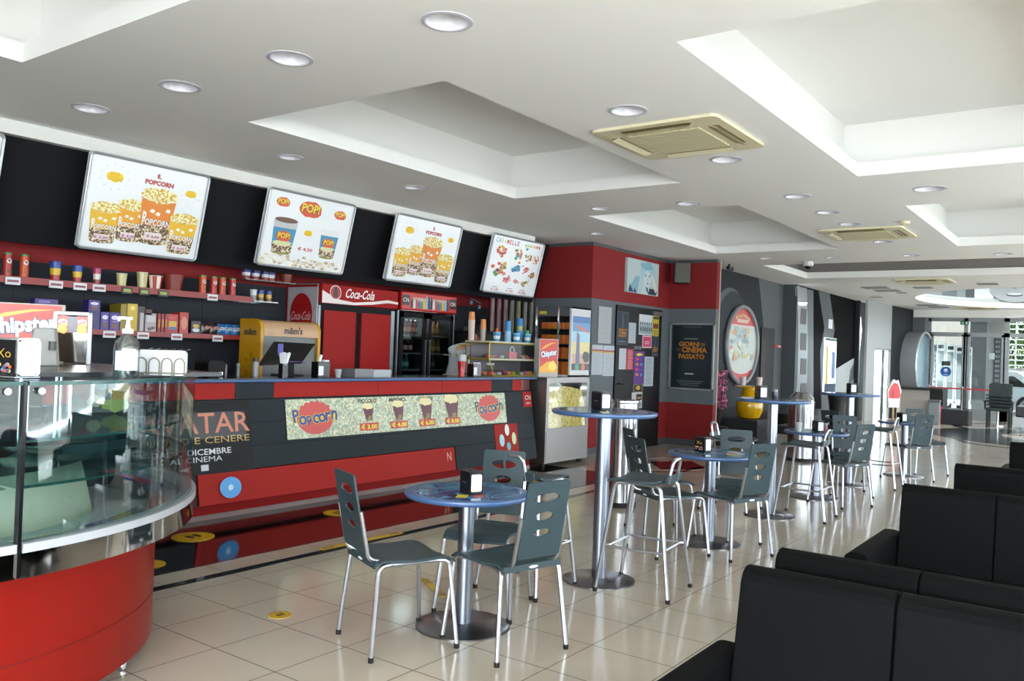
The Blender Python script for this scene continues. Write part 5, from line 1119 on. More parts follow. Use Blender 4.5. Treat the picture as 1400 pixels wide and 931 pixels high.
# sanitiser bottle
p = atz(172, 517.3, 1.3335)
t = thing('sanitiser_bottle', 'clear pump bottle of sanitiser on the showcase top', 'bottle', (p.x, p.y, ZG), R(-35)); BG = glassy('bottle_clear', '#cdd6da', .2, .05, .6)
MB().lathe([(0, 0), (.040, 0), (.044, .008), (.044, .105), (.038, .135), (.016, .158), (.014, .165)], BG, n=28, cap=False).build('bottle_body', t)
MB().lathe([(0, .003), (.040, .003), (.041, .09), (0, .09)], glassy('gel', '#d8e0e6', .02, .1, .1), n=24).build('gel', t)
lb = MB(); vs = []
for i in range(11): a_ = R(-150+11*i+10); vs += [(.0447*math.cos(a_), .0447*math.sin(a_), .03), (.0447*math.cos(a_), .0447*math.sin(a_), .098)]
lb.add(vs, [(2*i, 2*i+2, 2*i+3, 2*i+1) for i in range(10)], ink('#c4d4ea', .4), True); lo = lb.build('label', t)
MB().lathe([(.019, .160), (.019, .176), (.009, .178), (.008, .192), (.006, .195), (.006, .212)], PAPER, n=16).build('pump_collar', t)
m = MB(); m.box(-.032, .014, -.008, .008, .210, .220, PAPER); m.box(-.034, -.026, -.005, .005, .203, .212, PAPER); m.build('pump_head', t); t.scale = (1.12,)*3
# wire holder with napkins
p = atz(220, 515, 1.3335)
t = thing('wire_napkin_holder', 'wire holder of white napkins with arched wires on the showcase top', 'napkin holder', (p.x, p.y, ZG), R(-36)); WI = mat('wire_gold_steel', '#5c594c', .4, metal=.8)
m = MB(); m.rbox(-.082, .082, -.035, .035, .006, .092, .014, mat('napkin_cream', '#c9ccce', .8), 'y', 4)
m.build('napkins', t, bevel=.006); g = random.Random(1); m = MB()
for k in range(7): x = -.07+.024*k; m.quad((x, -.033, .0925), (x+.018, -.033, .096+.004*g.random()), (x+.016, .033, .096), (x-.004, .033, .0925), NAPW)
m.build('napkin_folds', t)
for k in range(4):
    x = -.060+.040*k; ww = .0165
    for y in (-.039, .039):
        m = MB(); P = [(x-ww, y, .004), (x-ww, y, .045)]+[(x-ww*math.cos(R(q)), y, .045+.02*math.sin(R(q))) for q in range(20, 180, 20)]+[(x+ww, y, .045), (x+ww, y, .004)]; m.tube(P, .002, WI, 6); m.build('wire_arch', t)
m = MB(); m.tube([(-.085, -.042, .014), (.085, -.042, .014), (.085, .042, .014), (-.085, .042, .014)], .0025, WI, 6, closed=True); m.build('base_wire', t); t.scale = (1.25,)*3
# chrome napkin dispenser with printed side
p = atz(21, 516.3, 1.3335)
make_disp('chrome_napkin_dispenser', 'chrome napkin dispenser with a dark gold-lettered side at the showcase seam', (p.x, p.y, ZG), R(14), 'chrome', ('Xo', '#b8963a', 1), h=.128, w_=.082, dp=.11)
dd = bpy.data.objects['chrome_napkin_dispenser']; MB().box(-.0425, -.041, -.05, .05, .004, .122, mat('dispenser_black')).build('dark_side', dd); dd.scale = (1.15,)*3
for o in bpy.data.objects:
    if o.parent and o.parent.parent == dd and o.name.startswith('side_print'): o.location.x = -.0438
# card reader back, chrome display frame, crisps sign
p = atz(58, 500, ZS)
t = thing('card_terminal', 'grey card terminal seen from behind next to the crisps sign', 'card terminal', (p.x, p.y, ZS), R(-30)); TG = mat('terminal_grey', '#8e8f8c', .45)
m = MB(); m.hexa([(-.05, -.03, 0), (.05, -.03, 0), (.05, .03, 0), (-.05, .03, 0)], [(-.03, -.01, .13), (.032, -.01, .13), (.04, .03, .13), (-.03, .03, .13)], TG); m.build('terminal_body', t, bevel=.006); MB().cyl(.012, 0, .03, mat('terminal_dark', '#4a4b4a', .5), (.03, -.03), 12).build('plug', t).location = (0, .0, .055); t.scale = (1.35,)*3
SLV = mat('stand_silver', '#8e9092', .35, metal=.6); p = atz(97, 498, ZS)
t = thing('chrome_display_stand', 'chrome-framed stand with two small crisps pictures above a steel panel', 'display stand', (p.x, p.y, ZS), R(-33)); h = .215; Wd = .145
m = MB(); m.box(-Wd/2, -Wd/2+.018, -.006, .01, 0, h, SLV).box(Wd/2-.018, Wd/2, -.006, .01, 0, h, SLV).box(-Wd/2, Wd/2, -.006, .01, h-.016, h, SLV); m.build('frame', t, bevel=.002)
MB().box(-Wd/2+.018, Wd/2-.018, 0, .004, .01, h*.6, MIR).build('steel_panel', t); a = Art(-.001); a.rect(0, h*.755, Wd*.78, h*.3, ink('#8f929c', .5), 0)
for s_ in (-1, 1):
    x = s_*Wd*.245; a.rect(x, h*.755, .040, h*.32, ink('#c43a24', .3), 1); a.blob(x, h*.66, .018, .018, ink('#e0b03a', .3), 2, 10, .2, 3); a.ell(x, h*.80, .017, .012, ink('#e6e0e4', .3), 2); a.rect(x, h*.79, .026, .006, ink('#c43a24', .3), 3, .3); a.rect(x, h*.735, .036, .012, ink('#e0a83a', .3), 2, .3)
a.build('pictures', t); t.scale = (1.23,)*3
p = atz(28, 495, ZS)
crisps('crisps_sign', 'wide red crisps sign with white slanted lettering above the showcase', (p.x, p.y, ZS), R(-30), .38, .30, 'Chipster', .05)
# ================================================================ COLUMN WALL, CEILING FITTINGS, LOBBY
# air-conditioning cassettes
ACM = mat('aged_ivory_plastic', '#dad2b2', .45); ACD = mat('aged_ivory_shadow', '#8a7a50', .5)
GRL = mat('ivory_grille', '#d2caa6', .5); n, l, b = nodes(GRL)
tc = n.new('ShaderNodeTexCoord'); wv = n.new('ShaderNodeTexWave'); wv.inputs['Scale'].default_value = 9; wv.bands_direction = 'DIAGONAL'; l.new(tc.outputs['Object'], wv.inputs['Vector'])
bp = n.new('ShaderNodeBump'); bp.inputs['Strength'].default_value = .6; bp.inputs['Distance'].default_value = .01; l.new(wv.outputs[0], bp.inputs['Height']); l.new(bp.outputs[0], b.inputs['Normal'])
def cassette(label, x, y, s=.49):
    t = thing('ceiling_air_conditioner', label, 'air conditioner', (x, y, ZC), 0, 'ivory ceiling cassettes')
    m = MB(); m.prism(rrect(-s, s, -s, s, .05), -.022, 0, ACM); m.build('panel', t, bevel=.006)
    m = MB(); m.box(-s*.58, s*.58, -s*.58, s*.58, -.032, -.022, GRL); m.build('intake_grille', t, bevel=.006)
    for a_ in range(4):
        q = Matrix.Rotation(R(90*a_), 4, 'Z')
        m = MB(); m.box(-s*.55, s*.55, -s*.86, -s*.70, -.0235, -.022, ACD); v = m.build('air_slot', t); v.matrix_local = q
        m = MB(); m.hexa([(-s*.56, -s*.86, -.042), (s*.56, -s*.86, -.042), (s*.56, -s*.845, -.042), (-s*.56, -s*.845, -.042)], [(-s*.56, -s*.74, -.022), (s*.56, -s*.74, -.022), (s*.56, -s*.725, -.022), (-s*.56, -s*.725, -.022)], ACM); f = m.build('flap', v)
    return t
ac = cassette('large ivory ceiling air conditioner nearest the camera, between the first coffers', 5.81, 2.74)
dup(ac, (11.18, 2.64, ZC), 0, 'second ivory ceiling air conditioner, beyond the row of downlights')
dup(ac, (17.9, 3.15, ZC), 0, 'third ivory ceiling air conditioner, past the long dark recess')
dup(ac, (26.35, 3.3, ZC), 0, 'ivory ceiling air conditioner below the oval opening near the glass doors')
# downlights
TR = mat('downlight_trim', '#c9c9d2', .3); RF = mat('downlight_reflector', '#e3e3ea', .3); LENS = mat('downlight_lens', '#b8b6b0', .4)
t0 = None
for i, (x, y, s_) in enumerate(LAMPS):
    lb = 'round recessed ceiling downlight, unlit, with a pale reflector'
    if t0 is None:
        t0 = thing('ceiling_downlight', lb, 'downlight', (x, y, ZC), 0, 'unlit recessed downlights')
        MB().lathe([(.108, .002), (.112, -.006), (.132, -.004), (.135, .0)], TR, n=32, cap=False).build('trim_ring', t0)
        MB().lathe([(.108, .0), (.098, .04), (.085, .085)], RF, n=32, cap=False).build('reflector', t0); MB().lathe([(.0, .085), (.09, .085), (.09, .09), (0, .09)], LENS, n=32).build('lens', t0)
    else: c = dup(t0, (x, y, ZC), 0, lb); c.scale = (s_, s_, 1)
# small ceiling things
p = atz(1237, 303, ZC); t = thing('smoke_detector', 'small ivory smoke detector beside the second air conditioner', 'smoke detector', p); MB().lathe([(.06, 0), (.055, -.025), (.03, -.04), (0, -.04)], ACM, n=20).build('housing', t)
p = atz(1105, 358, ZC); t = thing('dome_camera', 'white dome camera under the edge of the dark recess', 'security camera', (p.x, p.y, ZC)); MB().lathe([(.085, 0), (.085, -.06), (.06, -.075)], mat('camera_white', '#d8d8d8', .3), n=24).build('housing', t); MB().sphere((0, 0, -.065), .058, BLACKG, 16).build('dome', t)
p = atz(997, 361, ZC); t = thing('bullet_camera', 'small dark camera high beside the red pier edge', 'security camera', (p.x, p.y, ZC)); MB().cyl(.02, -.05, 0, BLACKM, n=12).build('bracket', t); m = MB(); m.tube([(-.06, 0, -.07), (.08, -.03, -.08)], .035, BLACKM, 12); m.build('camera_body', t)
DT = mat('vent_grey', '#8e8f8d', .6)
for i, (px, py, W_) in enumerate(((1197, 393, .5), (1213, 397, .5), (1262, 393, .35), (1350, 388, .35), (1268, 417, .5), (1283, 419.5, .5), (1233, 400, .2), (1198, 406, .25))):
    p = atz(px, py, ZC); m = MB(); m.box(-W_/2, W_/2, -W_/2, W_/2, -.012, 0, DT); t = thing('ceiling_vent', 'flat grey ceiling grille over the lobby, one of the scattered dark squares', 'vent', (p.x, p.y, ZC), 0, 'lobby ceiling grilles'); m.build('grille', t)
# loudspeaker
p = atx(934, 360, 13.3); t = thing('loudspeaker', 'dark grey loudspeaker hung in the corner of the red pier', 'speaker', (13.12, 6.05, 2.74), R(-60)); MB().box(-.13, .13, -.12, .12, 0, .34, mat('speaker_grey', '#45453f', .5)).build('cabinet', t, bevel=.01); MB().box(-.115, .115, -.126, -.12, .02, .32, mat('speaker_cloth', '#5b5b54', .8)).build('front_cloth', t); MB().box(-.03, .03, .12, .26, .12, .2, BLACKM).build('bracket', t)
# portrait print on the red band
P = [aty(x, y, 6.33) for x, y in ((856, 352), (899, 361.5), (896.5, 405), (854, 399))]; x0, x1 = (P[0].x+P[3].x)/2, (P[1].x+P[2].x)/2; z1, z0 = (P[0].z+P[1].z)/2, (P[2].z+P[3].z)/2; W, H = x1-x0, z1-z0
t = thing('portrait_canvas', 'pale blue canvas portrait of a blonde woman on the red wall', 'picture', ((x0+x1)/2, 6.34, (z0+z1)/2)); MB().box(-W/2, W/2, -.045, 0, -H/2, H/2, mat('canvas_pale', '#b4c4c4', .6)).build('canvas', t)
a = Art(-.046); C_ = lambda c: ink(c, .6)
a.poly([(-.48*W, -.48*H), (-.18*W, -.48*H), (-.12*W, .02*H), (-.25*W, .0), (-.35*W, -.2*H)], C_('#7fa9bc'), 1); a.poly([(-.46*W, -.48*H), (-.42*W, -.25*H), (-.3*W, -.48*H)], C_('#223a5c'), 2); a.poly([(-.30*W, -.48*H), (-.28*W, -.35*H), (-.2*W, -.48*H)], C_('#1a2c4a'), 2)
a.blob(.13*W, .12*H, .24*W, .34*H, C_('#9cc4d0'), 1, 26, .12, 2); a.blob(.10*W, .36*H, .2*W, .12*H, C_('#7fb0c2'), 2, 18, .2, 4); a.ell(.12*W, -.02*H, .13*W, .24*H, C_('#c9d2d0'), 3, 28); a.poly([(.03*W, -.2*H), (.2*W, -.2*H), (.26*W, -.48*H), (-.08*W, -.48*H)], C_('#bccccb'), 2)
a.poly([(.25*W, .1*H), (.30*W, .12*H), (.46*W, -.3*H), (.40*W, -.42*H), (.3*W, -.2*H)], C_('#d0d4c6'), 4); a.poly([(.2*W, -.3*H), (.46*W, -.3*H), (.42*W, -.48*H), (.15*W, -.48*H)], C_('#1b2a48'), 3); a.poly([(.08*W, -.25*H), (.14*W, -.3*H), (.16*W, -.46*H), (.1*W, -.4*H)], C_('#28466c'), 5)
for x in (.05, .19): a.ell(x*W, .06*H, .03*W, .018*H, C_('#2a4468'), 5); a.rect(x*W, .11*H, .07*W, .01*H, C_('#5a8098'), 5, -.1)
a.ell(.13*W, -.16*H, .035*W, .02*H, C_('#3a4468'), 5); a.poly([(.11*W, -.07*H), (.15*W, -.07*H), (.13*W, .03*H)], C_('#a9bcc2'), 4); a.build('portrait_print', t)
# door and its notices
YF = 6.335; D0, D1 = 11.40, 12.95
t = thing('notice_door', 'black service door covered with small notices', 'door', ((D0+D1)/2, 6.34, 0)); MB().box(D0-12.175, D1-12.175, -.03, 0, 0, 2.27, mat('door_black', '#0e0f11', .5, spec=.25)).build('door_leaf', t); MB().box(D1-12.175-.35, D1-12.175-.05, -.06, -.03, 2.17, 2.24, STEEL).build('door_closer', t); m = MB(); m.tube([(D0-12.175+.08, -.03, 1.05), (D0-12.175+.08, -.08, 1.05), (D0-12.175+.2, -.08, 1.05)], .01, BLACKM, 8); m.build('handle', t)
sc3 = 438/80.
def notice(q, label, base, drawf=None, name='notice', Y=6.308, cat='notice', th=.003):
    P = [aty(830+x/sc3, 410+y/(931/170.), Y) for x, y in q]; x0, x1 = (P[0].x+P[3].x)/2, (P[1].x+P[2].x)/2; z1, z0 = (P[0].z+P[1].z)/2, (P[2].z+P[3].z)/2; W, H = x1-x0, z1-z0
    t = thing(name, label, cat, ((x0+x1)/2, Y, (z0+z1)/2)); MB().box(-W/2, W/2, -th, th*.5, -H/2, H/2, ink(base, .6)).build('sheet', t); a = Art(-th); 
    if drawf: drawf(a, W, H); a.build('sheet_print', t)
def lines(c, n_, x0=.8, top=.4, bot=-.42, hh=.02):
    def f(a, W, H):
        for k in range(n_): a.rect(0, H*(top+(bot-top)*k/max(1, n_-1)), W*x0*(1 if k % 3 else .7), H*hh, ink(c, .6), 1)
    return f
def film(a, W, H):
    a.rect(0, 0, W*.86, H*.93, ink('#1c2a38', .6), 1); a.poly([(-.06*W, .42*H), (.06*W, .42*H), (.1*W, .0), (-.1*W, .0)], ink('#3a4a52', .6), 2)
    for k in range(3): a.text(['GIORNI DI', 'CINEMA', 'PASSATO'][k], 0, (-.05-.09*k)*H, .075*H, ink('#c9862a', .6), 3, w_=W*.7, bold=.02)
    a.rect(0, -.4*H, W*.6, H*.02, ink('#8a8a8a', .6), 2)
notice([(72, 85), (162, 88), (156, 338), (72, 336)], 'dark film notice with orange lettering at the upper hinge side of the door', '#39464e', film)
notice([(162, 170), (216, 172), (212, 326), (160, 324)], 'narrow white sheet with a reddish heading next to the dark film notice', '#a9b0b6', lines('#8a98a6', 9))
def photo(a, W, H):
    a.rect(0, .22*H, W*.96, H*.48, ink('#c4cad0', .6), 1); a.rect(0, -.24*H, W*.96, H*.44, ink('#8fa0a8', .6), 1)
    for k in range(6): a.ell((-.4+.16*k)*W, .06*H, .05*W, .09*H, ink('#3a4a58', .6), 2); a.ell((-.38+.16*k)*W, -.22*H, .05*W, .12*H, ink(['#3a5a4a', '#5a5048', '#38485c'][k % 3], .6), 3)
notice([(240, 108), (340, 116), (336, 266), (238, 260)], 'photo sheet with two wide pictures of people near the top of the door', '#c9ced0', photo)
def yel(a, W, H):
    a.rect(0, .4*H, W*.9, H*.12, ink('#2a2a20', .6), 1); a.rect(0, 0, W*.85, H*.25, ink('#7a3a1e', .6), 1)
    for k in range(5): a.rect(0, -.2*H-.06*k*H, W*.7, H*.02, ink('#4a461e', .6), 1)
notice([(342, 120), (388, 122), (384, 275), (340, 270)], 'yellow notice at the latch side top of the door', '#b8a92a', yel)
notice([(265, 265), (333, 270), (330, 362), (262, 358)], 'small pink card with white border below the photo sheet', '#c9a8b4', lambda a, W, H: (a.rect(0, 0, W*.86, H*.8, ink('#b8365c', .6), 1), a.rect(0, 0, W*.5, H*.05, ink('#e0c8d0', .6), 2), a.rect(0, -.15*H, W*.5, H*.05, ink('#e0c8d0', .6), 2)))
notice([(336, 278), (384, 280), (380, 425), (332, 420)], 'small dark film notice below the yellow one', '#4a5258', film)
notice([(204, 345), (258, 348), (256, 372), (202, 368)], 'little grey plate in the middle of the door', '#6a6e70', lines('#3a3c3e', 1, .6, 0, 0, .3), name='door_plate', cat='sign')
notice([(92, 362), (142, 365), (140, 522), (86, 518)], 'plain white folded sheet on the hinge side of the door', '#b4bac0')
notice([(144, 366), (200, 368), (194, 525), (142, 521)], 'red sheet with pale writing beside the plain white one', '#a83040', lines('#d8b8bc', 12, .7))
def purp(a, W, H):
    a.blob(0, .4*H, .3*W, .05*H, ink('#c9c03a', .6), 1, 12, .2, 2)
    for k in range(8): a.blob((-.2+.4*(k % 2))*W, (.26-.16*(k//2))*H, .14*W, .05*H, ink(['#c43a7a', '#3a4a9a', '#c97a2a', '#3a8ab0'][k % 4], .6), 1, 8, .3, k)
notice([(203, 382), (280, 388), (274, 632), (196, 624)], 'tall purple party poster in the middle of the door', '#5c2a7a', purp)
notice([(276, 422), (348, 428), (342, 652), (270, 640)], 'long white text notice to the side of the purple poster', '#a9b2b8', lines('#6a7a86', 14, .7))
def blk(a, W, H): a.rect(0, 0, W*.8, H*.8, ink('#201e18', .6), 1); a.ell(0, .05*H, W*.22, H*.28, ink('#b8963a', .6), 2)
notice([(196, 628), (268, 632), (264, 694), (192, 690)], 'black and gold card under the purple poster', '#6a6550', blk)
notice([(186, 690), (264, 695), (258, 815), (180, 808)], 'white, black and photo sheet lowest on the door', '#b8bcc0', lambda a, W, H: (a.rect(.18*W, .2*H, W*.55, H*.4, ink('#22201a', .6), 1), a.rect(.18*W, .15*H, W*.4, H*.08, ink('#c98a2a', .6), 2), a.rect(.18*W, -.3*H, W*.5, H*.3, ink('#7a8890', .6), 1)))
sc3b = (438/80.); 
def nt2(q, label, base, f=None): 
    q2 = [((x-830)*sc3, (y-410)*(931/170.)) for x, y in q]; notice(q2, label, base, f, Y=6.334)
nt2([(819, 419), (836.5, 420), (834.5, 470), (817, 469)], 'large faint white sheet on the grey wall beside the door', '#a9acae', lines('#9a9fa2', 6, .5, .3, -.35, .01))
def tick(a, W, H): a.rect(0, .32*H, W, H*.04, ink('#a8322e', .6), 1); a.rect(0, .27*H, W, H*.04, ink('#c9a83a', .6), 1); lines('#8d98a2', 12, .8, .18, -.44, .012)(a, W, H)
nt2([(810, 471), (825, 472), (822.5, 513.5), (807.5, 511)], 'white table sheet with red and yellow heading, first of the pair', '#b4bcc2', tick); nt2([(825.5, 472), (840.5, 473), (838, 514), (823, 514)], 'white table sheet with red and yellow heading, closer to the door', '#b4bcc2', tick)
# framed poster on the pier
P = [atx(x, y, 13.285) for x, y in ((917, 441), (978.5, 442.5), (973.5, 535), (913, 531))]; y0_, y1_ = (P[0].y+P[3].y)/2, (P[1].y+P[2].y)/2; z1, z0 = (P[0].z+P[1].z)/2, (P[2].z+P[3].z)/2; W, H = y0_-y1_, z1-z0
t = thing('framed_film_poster', 'silver-framed dark poster with orange hand-lettered title on the pier', 'poster', (13.298, (y0_+y1_)/2, (z0+z1)/2), R(-90))
m = MB(); fw = .03; m.box(-W/2, W/2, -.025, 0, H/2-fw, H/2, mat('frame_silver', '#a9adae', .35, metal=.7)).box(-W/2, W/2, -.025, 0, -H/2, -H/2+fw, mat('frame_silver')).box(-W/2, -W/2+fw, -.025, 0, -H/2, H/2, mat('frame_silver')).box(W/2-fw, W/2, -.025, 0, -H/2, H/2, mat('frame_silver')); m.build('frame', t)
a = Art(-.006); a.rect(0, 0, W-fw, H-fw, ink('#16242a', .25), 0); OR = ink('#b97a22', .4)
a.text('GIORNI', -.06*W, .185*H, .07*H, OR, 1, w_=.46*W, bold=.03); a.text('DI', .25*W, .18*H, .045*H, OR, 1, bold=.02); a.text('UN', -.30*W, .10*H, .035*H, ink('#7a5420', .4), 1, bold=.02); a.text('CINEMA', .06*W, .10*H, .085*H, OR, 1, w_=.56*W, bold=.03); a.text('PASSATO', .0, .0, .075*H, OR, 1, w_=.58*W, bold=.03)
a.rect(-.02*W, .265*H, .3*W, .018*H, ink('#6a7274', .4), 1); a.rect(0, .44*H, .42*W, .008*H, ink('#4a585c', .4), 1); a.rect(-.04*W, -.26*H, .2*W, .018*H, ink('#a9b2b4', .4), 1)
for k in range(3): a.rect(-.02*W, (-.37-.03*k)*H, (.6-.1*k)*W, .012*H, ink('#55646a', .4), 1)
a.build('poster_print', t)
# steel ash bin and swing bin
def bin_(label, x, y, h, r, head):
    t = thing('steel_bin', label, 'bin', (x, y, 0)); MB().lathe([(r, 0), (r, h)], mat('bin_steel', '#b9bcc0', .12, metal=1), n=32).build('bin_body', t); m = MB(); m.lathe([(r+.004, .0), (r+.004, .05)], BLACKM, n=32); m.build('foot_ring', t)
    if head: MB().lathe([(r, h), (r*1.02, h+.03), (r*.9, h+.1), (r*.55, h+.17), (0, h+.18)], mat('bin_steel'), n=32).build('domed_lid', t); MB().lathe([(0, 0), (r*.42, 0), (r*.42, .012), (0, .012)], BLACKG, n=20).build('opening', t).matrix_world = Matrix.Translation((x-r*.45, y-r*.65, h+.07)) @ Matrix.Rotation(R(-125), 4, 'Z') @ Matrix.Rotation(R(62), 4, 'Y')
    else: MB().lathe([(r, h), (r+.01, h+.01), (r+.01, h+.03), (r*.8, h+.035), (0, h+.02)], mat('bin_steel'), n=32).build('ash_lid', t); m = MB(); m.lathe([(r+.003, .28), (r+.003, .30)], BLACKM, n=32, cap=False); m.build('black_band', t)
bin_('tall steel bin behind the first bar table, near the notice door', 7.45, 4.02, 1.02, .155, False)
bin_('steel swing-lid bin between the third low table and the black lobby wall', 12.9, 3.92, .86, .19, True)
p = atx(1146, 560, 13.6); t = thing('black_vase_stand', 'black waisted floor vase beside the steel swing-lid bin', 'vase', (p.x, p.y, 0)); MB().lathe([(.19, 0), (.19, .38), (.13, .42), (.12, .6), (.14, .85), (.165, .99), (.14, 1.0)], mat('black_satin', '#0d0d0e', .4), n=28).build('vase_body', t)
# round porthole picture of popcorn brand, flowers, yellow urn table, bench
P = [aty(x, y, 5.99) for x, y in ((1012, 417), (1012, 526), (989.5, 470), (1033.5, 472))]; cx, cz = (P[2].x+P[3].x)/2, (P[0].z+P[1].z)/2; rx, rz_ = (P[3].x-P[2].x)/2, (P[0].z-P[1].z)/2
t = thing('round_wall_panel', 'round lobby wall panel with a red top, ticket pictures and a grey rim', 'sign', (cx, 5.98, cz)); rr_ = (rx+rz_)/2
m = MB(); m.tube([(rx*.96*math.cos(a_), -.03, rz_*.96*math.sin(a_)) for a_ in [2*math.pi*i/48 for i in range(48)]], .045, mat('rim_grey', '#85898c', .35), 8, closed=True); m.build('rim', t)
a = Art(-.02, .002); a.ell(0, 0, rx*.93, rz_*.93, ink('#c9343a', .3), 0, 48)
def cap_(z0, z1, n_=30): return [(rx*.93*math.sqrt(1-(z/(rz_*.93))**2), z) for z in [z0+(z1-z0)*i/n_ for i in range(n_+1)]]+[(-rx*.93*math.sqrt(1-(z/(rz_*.93))**2), z) for z in [z1+(z0-z1)*i/n_ for i in range(n_+1)]]
a.poly(cap_(-rz_*.62, rz_*.45), ink('#c2c8c2', .3), 1); a.poly(cap_(rz_*.45, rz_*.50), ink('#d8c8c4', .3), 2); a.ell(0, -rz_*.55, rx*.6, rz_*.18, ink('#c2c8c2', .3), 1)
[a.blob((-.4+.1*k)*rx, rz_*(.76-.09*abs(k-4)/4), rx*.045, rz_*.05, ink('#d8b87a', .3), 2, 8, .2, k) for k in range(9)]; a.rect(0, rz_*.60, rx*.7, rz_*.09, ink('#e0b8a8', .3), 2)
g = random.Random(9)
for k in range(42): a.blob(g.uniform(-.78, .78)*rx, g.uniform(-.35, .4)*rz_, rx*.12, rz_*.06, ink(['#b8bC9a', '#c9b86a', '#9fb0c0', '#c98a7a', '#8a9aa8', '#d8d8c8', '#a8c0b0'][k % 7], .3), 2+k % 5, 9, .3, k)
a.build('panel_print', t)
YU = mat('urn_yellow', '#d8a60f', .2, coat=.4)
t = thing('yellow_urn', 'glossy yellow pot-bellied urn stand with a flat yellow tray on top', 'urn', (15.0, 5.5, 0))
MB().lathe([(.13, .42), (.18, .44), (.235, .55), (.25, .66), (.225, .78), (.15, .86), (.13, .88)], YU, n=32).build('urn_body', t); MB().lathe([(.13, .88), (.145, .91), (.125, .94), (.13, .985)], YU, n=28).build('neck', t); MB().lathe([(0, .985), (.32, .99), (.33, 1.01), (.31, 1.02), (0, 1.02)], YU, n=40, ex=1., ey=.9).build('tray', t)
MB().box(-.4, .5, -.3, .3, 0, .42, mat('plinth_dark', '#2b2e31', .5)).build('plinth', t)
for i, x in enumerate((-.13, .17)): cup('straw_pot', ('first', 'second')[i]+' pale ribbed pot standing on the yellow tray', (15.0+x*.6, 5.5-x*.8, 1.0205), .045, .055, .16, ink('#c9c4c4'), 'pot')
t = thing('round_bench', 'low dark round-ended bench along the lobby wall on a pale base', 'bench', (17.3, 5.0, 0)); m = MB(); m.prism([(x, y) for x, y in rrect(-1.5, 1.2, -.55, .5, .45, 8)], .26, .5, mat('bench_dark', '#202326', .35)); m.build('bench_top', t, bevel=.05); m = MB(); m.prism([(x, y) for x, y in rrect(-1.35, 1.05, -.42, .4, .3, 6)], 0, .255, mat('bench_base', '#a5a39e', .5)); m.build('bench_base', t)
t = thing('pale_bench_box', 'pale low box bench with a dark seat behind the cafe chairs', 'bench', (14.7, 4.3, 0)); MB().box(-1.2, 1.0, -.25, .25, 0, .32, mat('bench_base')).build('bench_base', t); MB().box(-1.2, 1.0, -.27, .27, .32, .45, mat('bench_dark')).build('seat_pad', t, bevel=.03)
t = thing('blossom_tree', 'tall artificial pink blossom branches behind the red pier', 'plant', (14.0, 5.66, 0)); g = random.Random(3); PK = [ink('#c4648c', .7), ink('#d88aa8', .7), ink('#a84470', .7)]
MB().lathe([(.12, 0), (.16, .3), (.14, .32)], BLACKM, n=18).build('pot', t); br = MB()
for k in range(7):
    a_ = g.uniform(0, 6.3); br.tube([(0, 0, .3), (.06*math.cos(a_), .06*math.sin(a_), .8), (.09*math.cos(a_), .09*math.sin(a_), 1.25+g.uniform(-.15, .05))], .008, mat('twig', '#3a2a26', .8), 5)
br.build('branches', t); fl = MB()
for k in range(420):
    a_ = g.uniform(0, 6.3); r_ = g.uniform(.02, .13); z = g.uniform(.62, 1.3); c = Vector((r_*math.cos(a_), r_*math.sin(a_), z)); s_ = g.uniform(.014, .028); q = Euler((g.uniform(0, 6), g.uniform(0, 6), 0)).to_matrix()
    fl.add([c+q @ Vector((s_*math.cos(R(72*i))*(1 if i % 2 else .8), s_*math.sin(R(72*i)), .006*(i % 2))) for i in range(5)], [(0, 1, 2, 3, 4)], PK[k % 3])
fl.build('blossoms', t)
# curved silver column panel
YP = 5.69; t = thing('silver_panel', 'tall curved silver panel with dark square recesses on the lobby wall', 'panel', (0, 0, 0)); SV = mat('silver_paint', '#a2a6ac', .3, metal=.5)
E_ = [(1090, 391), (1091, 420), (1091.5, 470), (1090, 520), (1086, 560), (1081, 596)]; Fq = [(1103, 394), (1104, 430), (1104.5, 475), (1103.5, 520), (1100.5, 560), (1096, 596)]
m = MB(); vs = []
for (ax, ay), (bx, by) in zip(E_, Fq): p, q = aty(ax, ay, YP), aty(bx, by, YP); vs += [(p.x, p.y, max(p.z, 0)), (q.x, q.y, max(q.z, 0)), (q.x, q.y+.05, max(q.z, 0)), (p.x, p.y+.05, max(p.z, 0))]
m.add(vs, [(i*4+k, i*4+(k+1) % 4, (i+1)*4+(k+1) % 4, (i+1)*4+k) for i in range(5) for k in range(4)], SV); m.build('panel_body', t)
for i, (ya, yb_) in enumerate(((421, 444), (455, 479), (490, 512), (524, 545))): p, q = aty(1095, ya, YP-.004), aty(1102, yb_, YP-.004); MB().box(p.x, q.x, YP-.006, YP-.002, q.z, p.z, mat('recess_dark', '#5b5a60', .5)).build('square_recess', t)
MB().lathe([(0, 0), (.09, 0), (.06, -.05), (0, -.06)], mat('lamp_shell', '#dedede', .3, emit='#ffffff', es=2.0), n=16).build('lamp', t).location = aty(1098, 414, YP-.09)
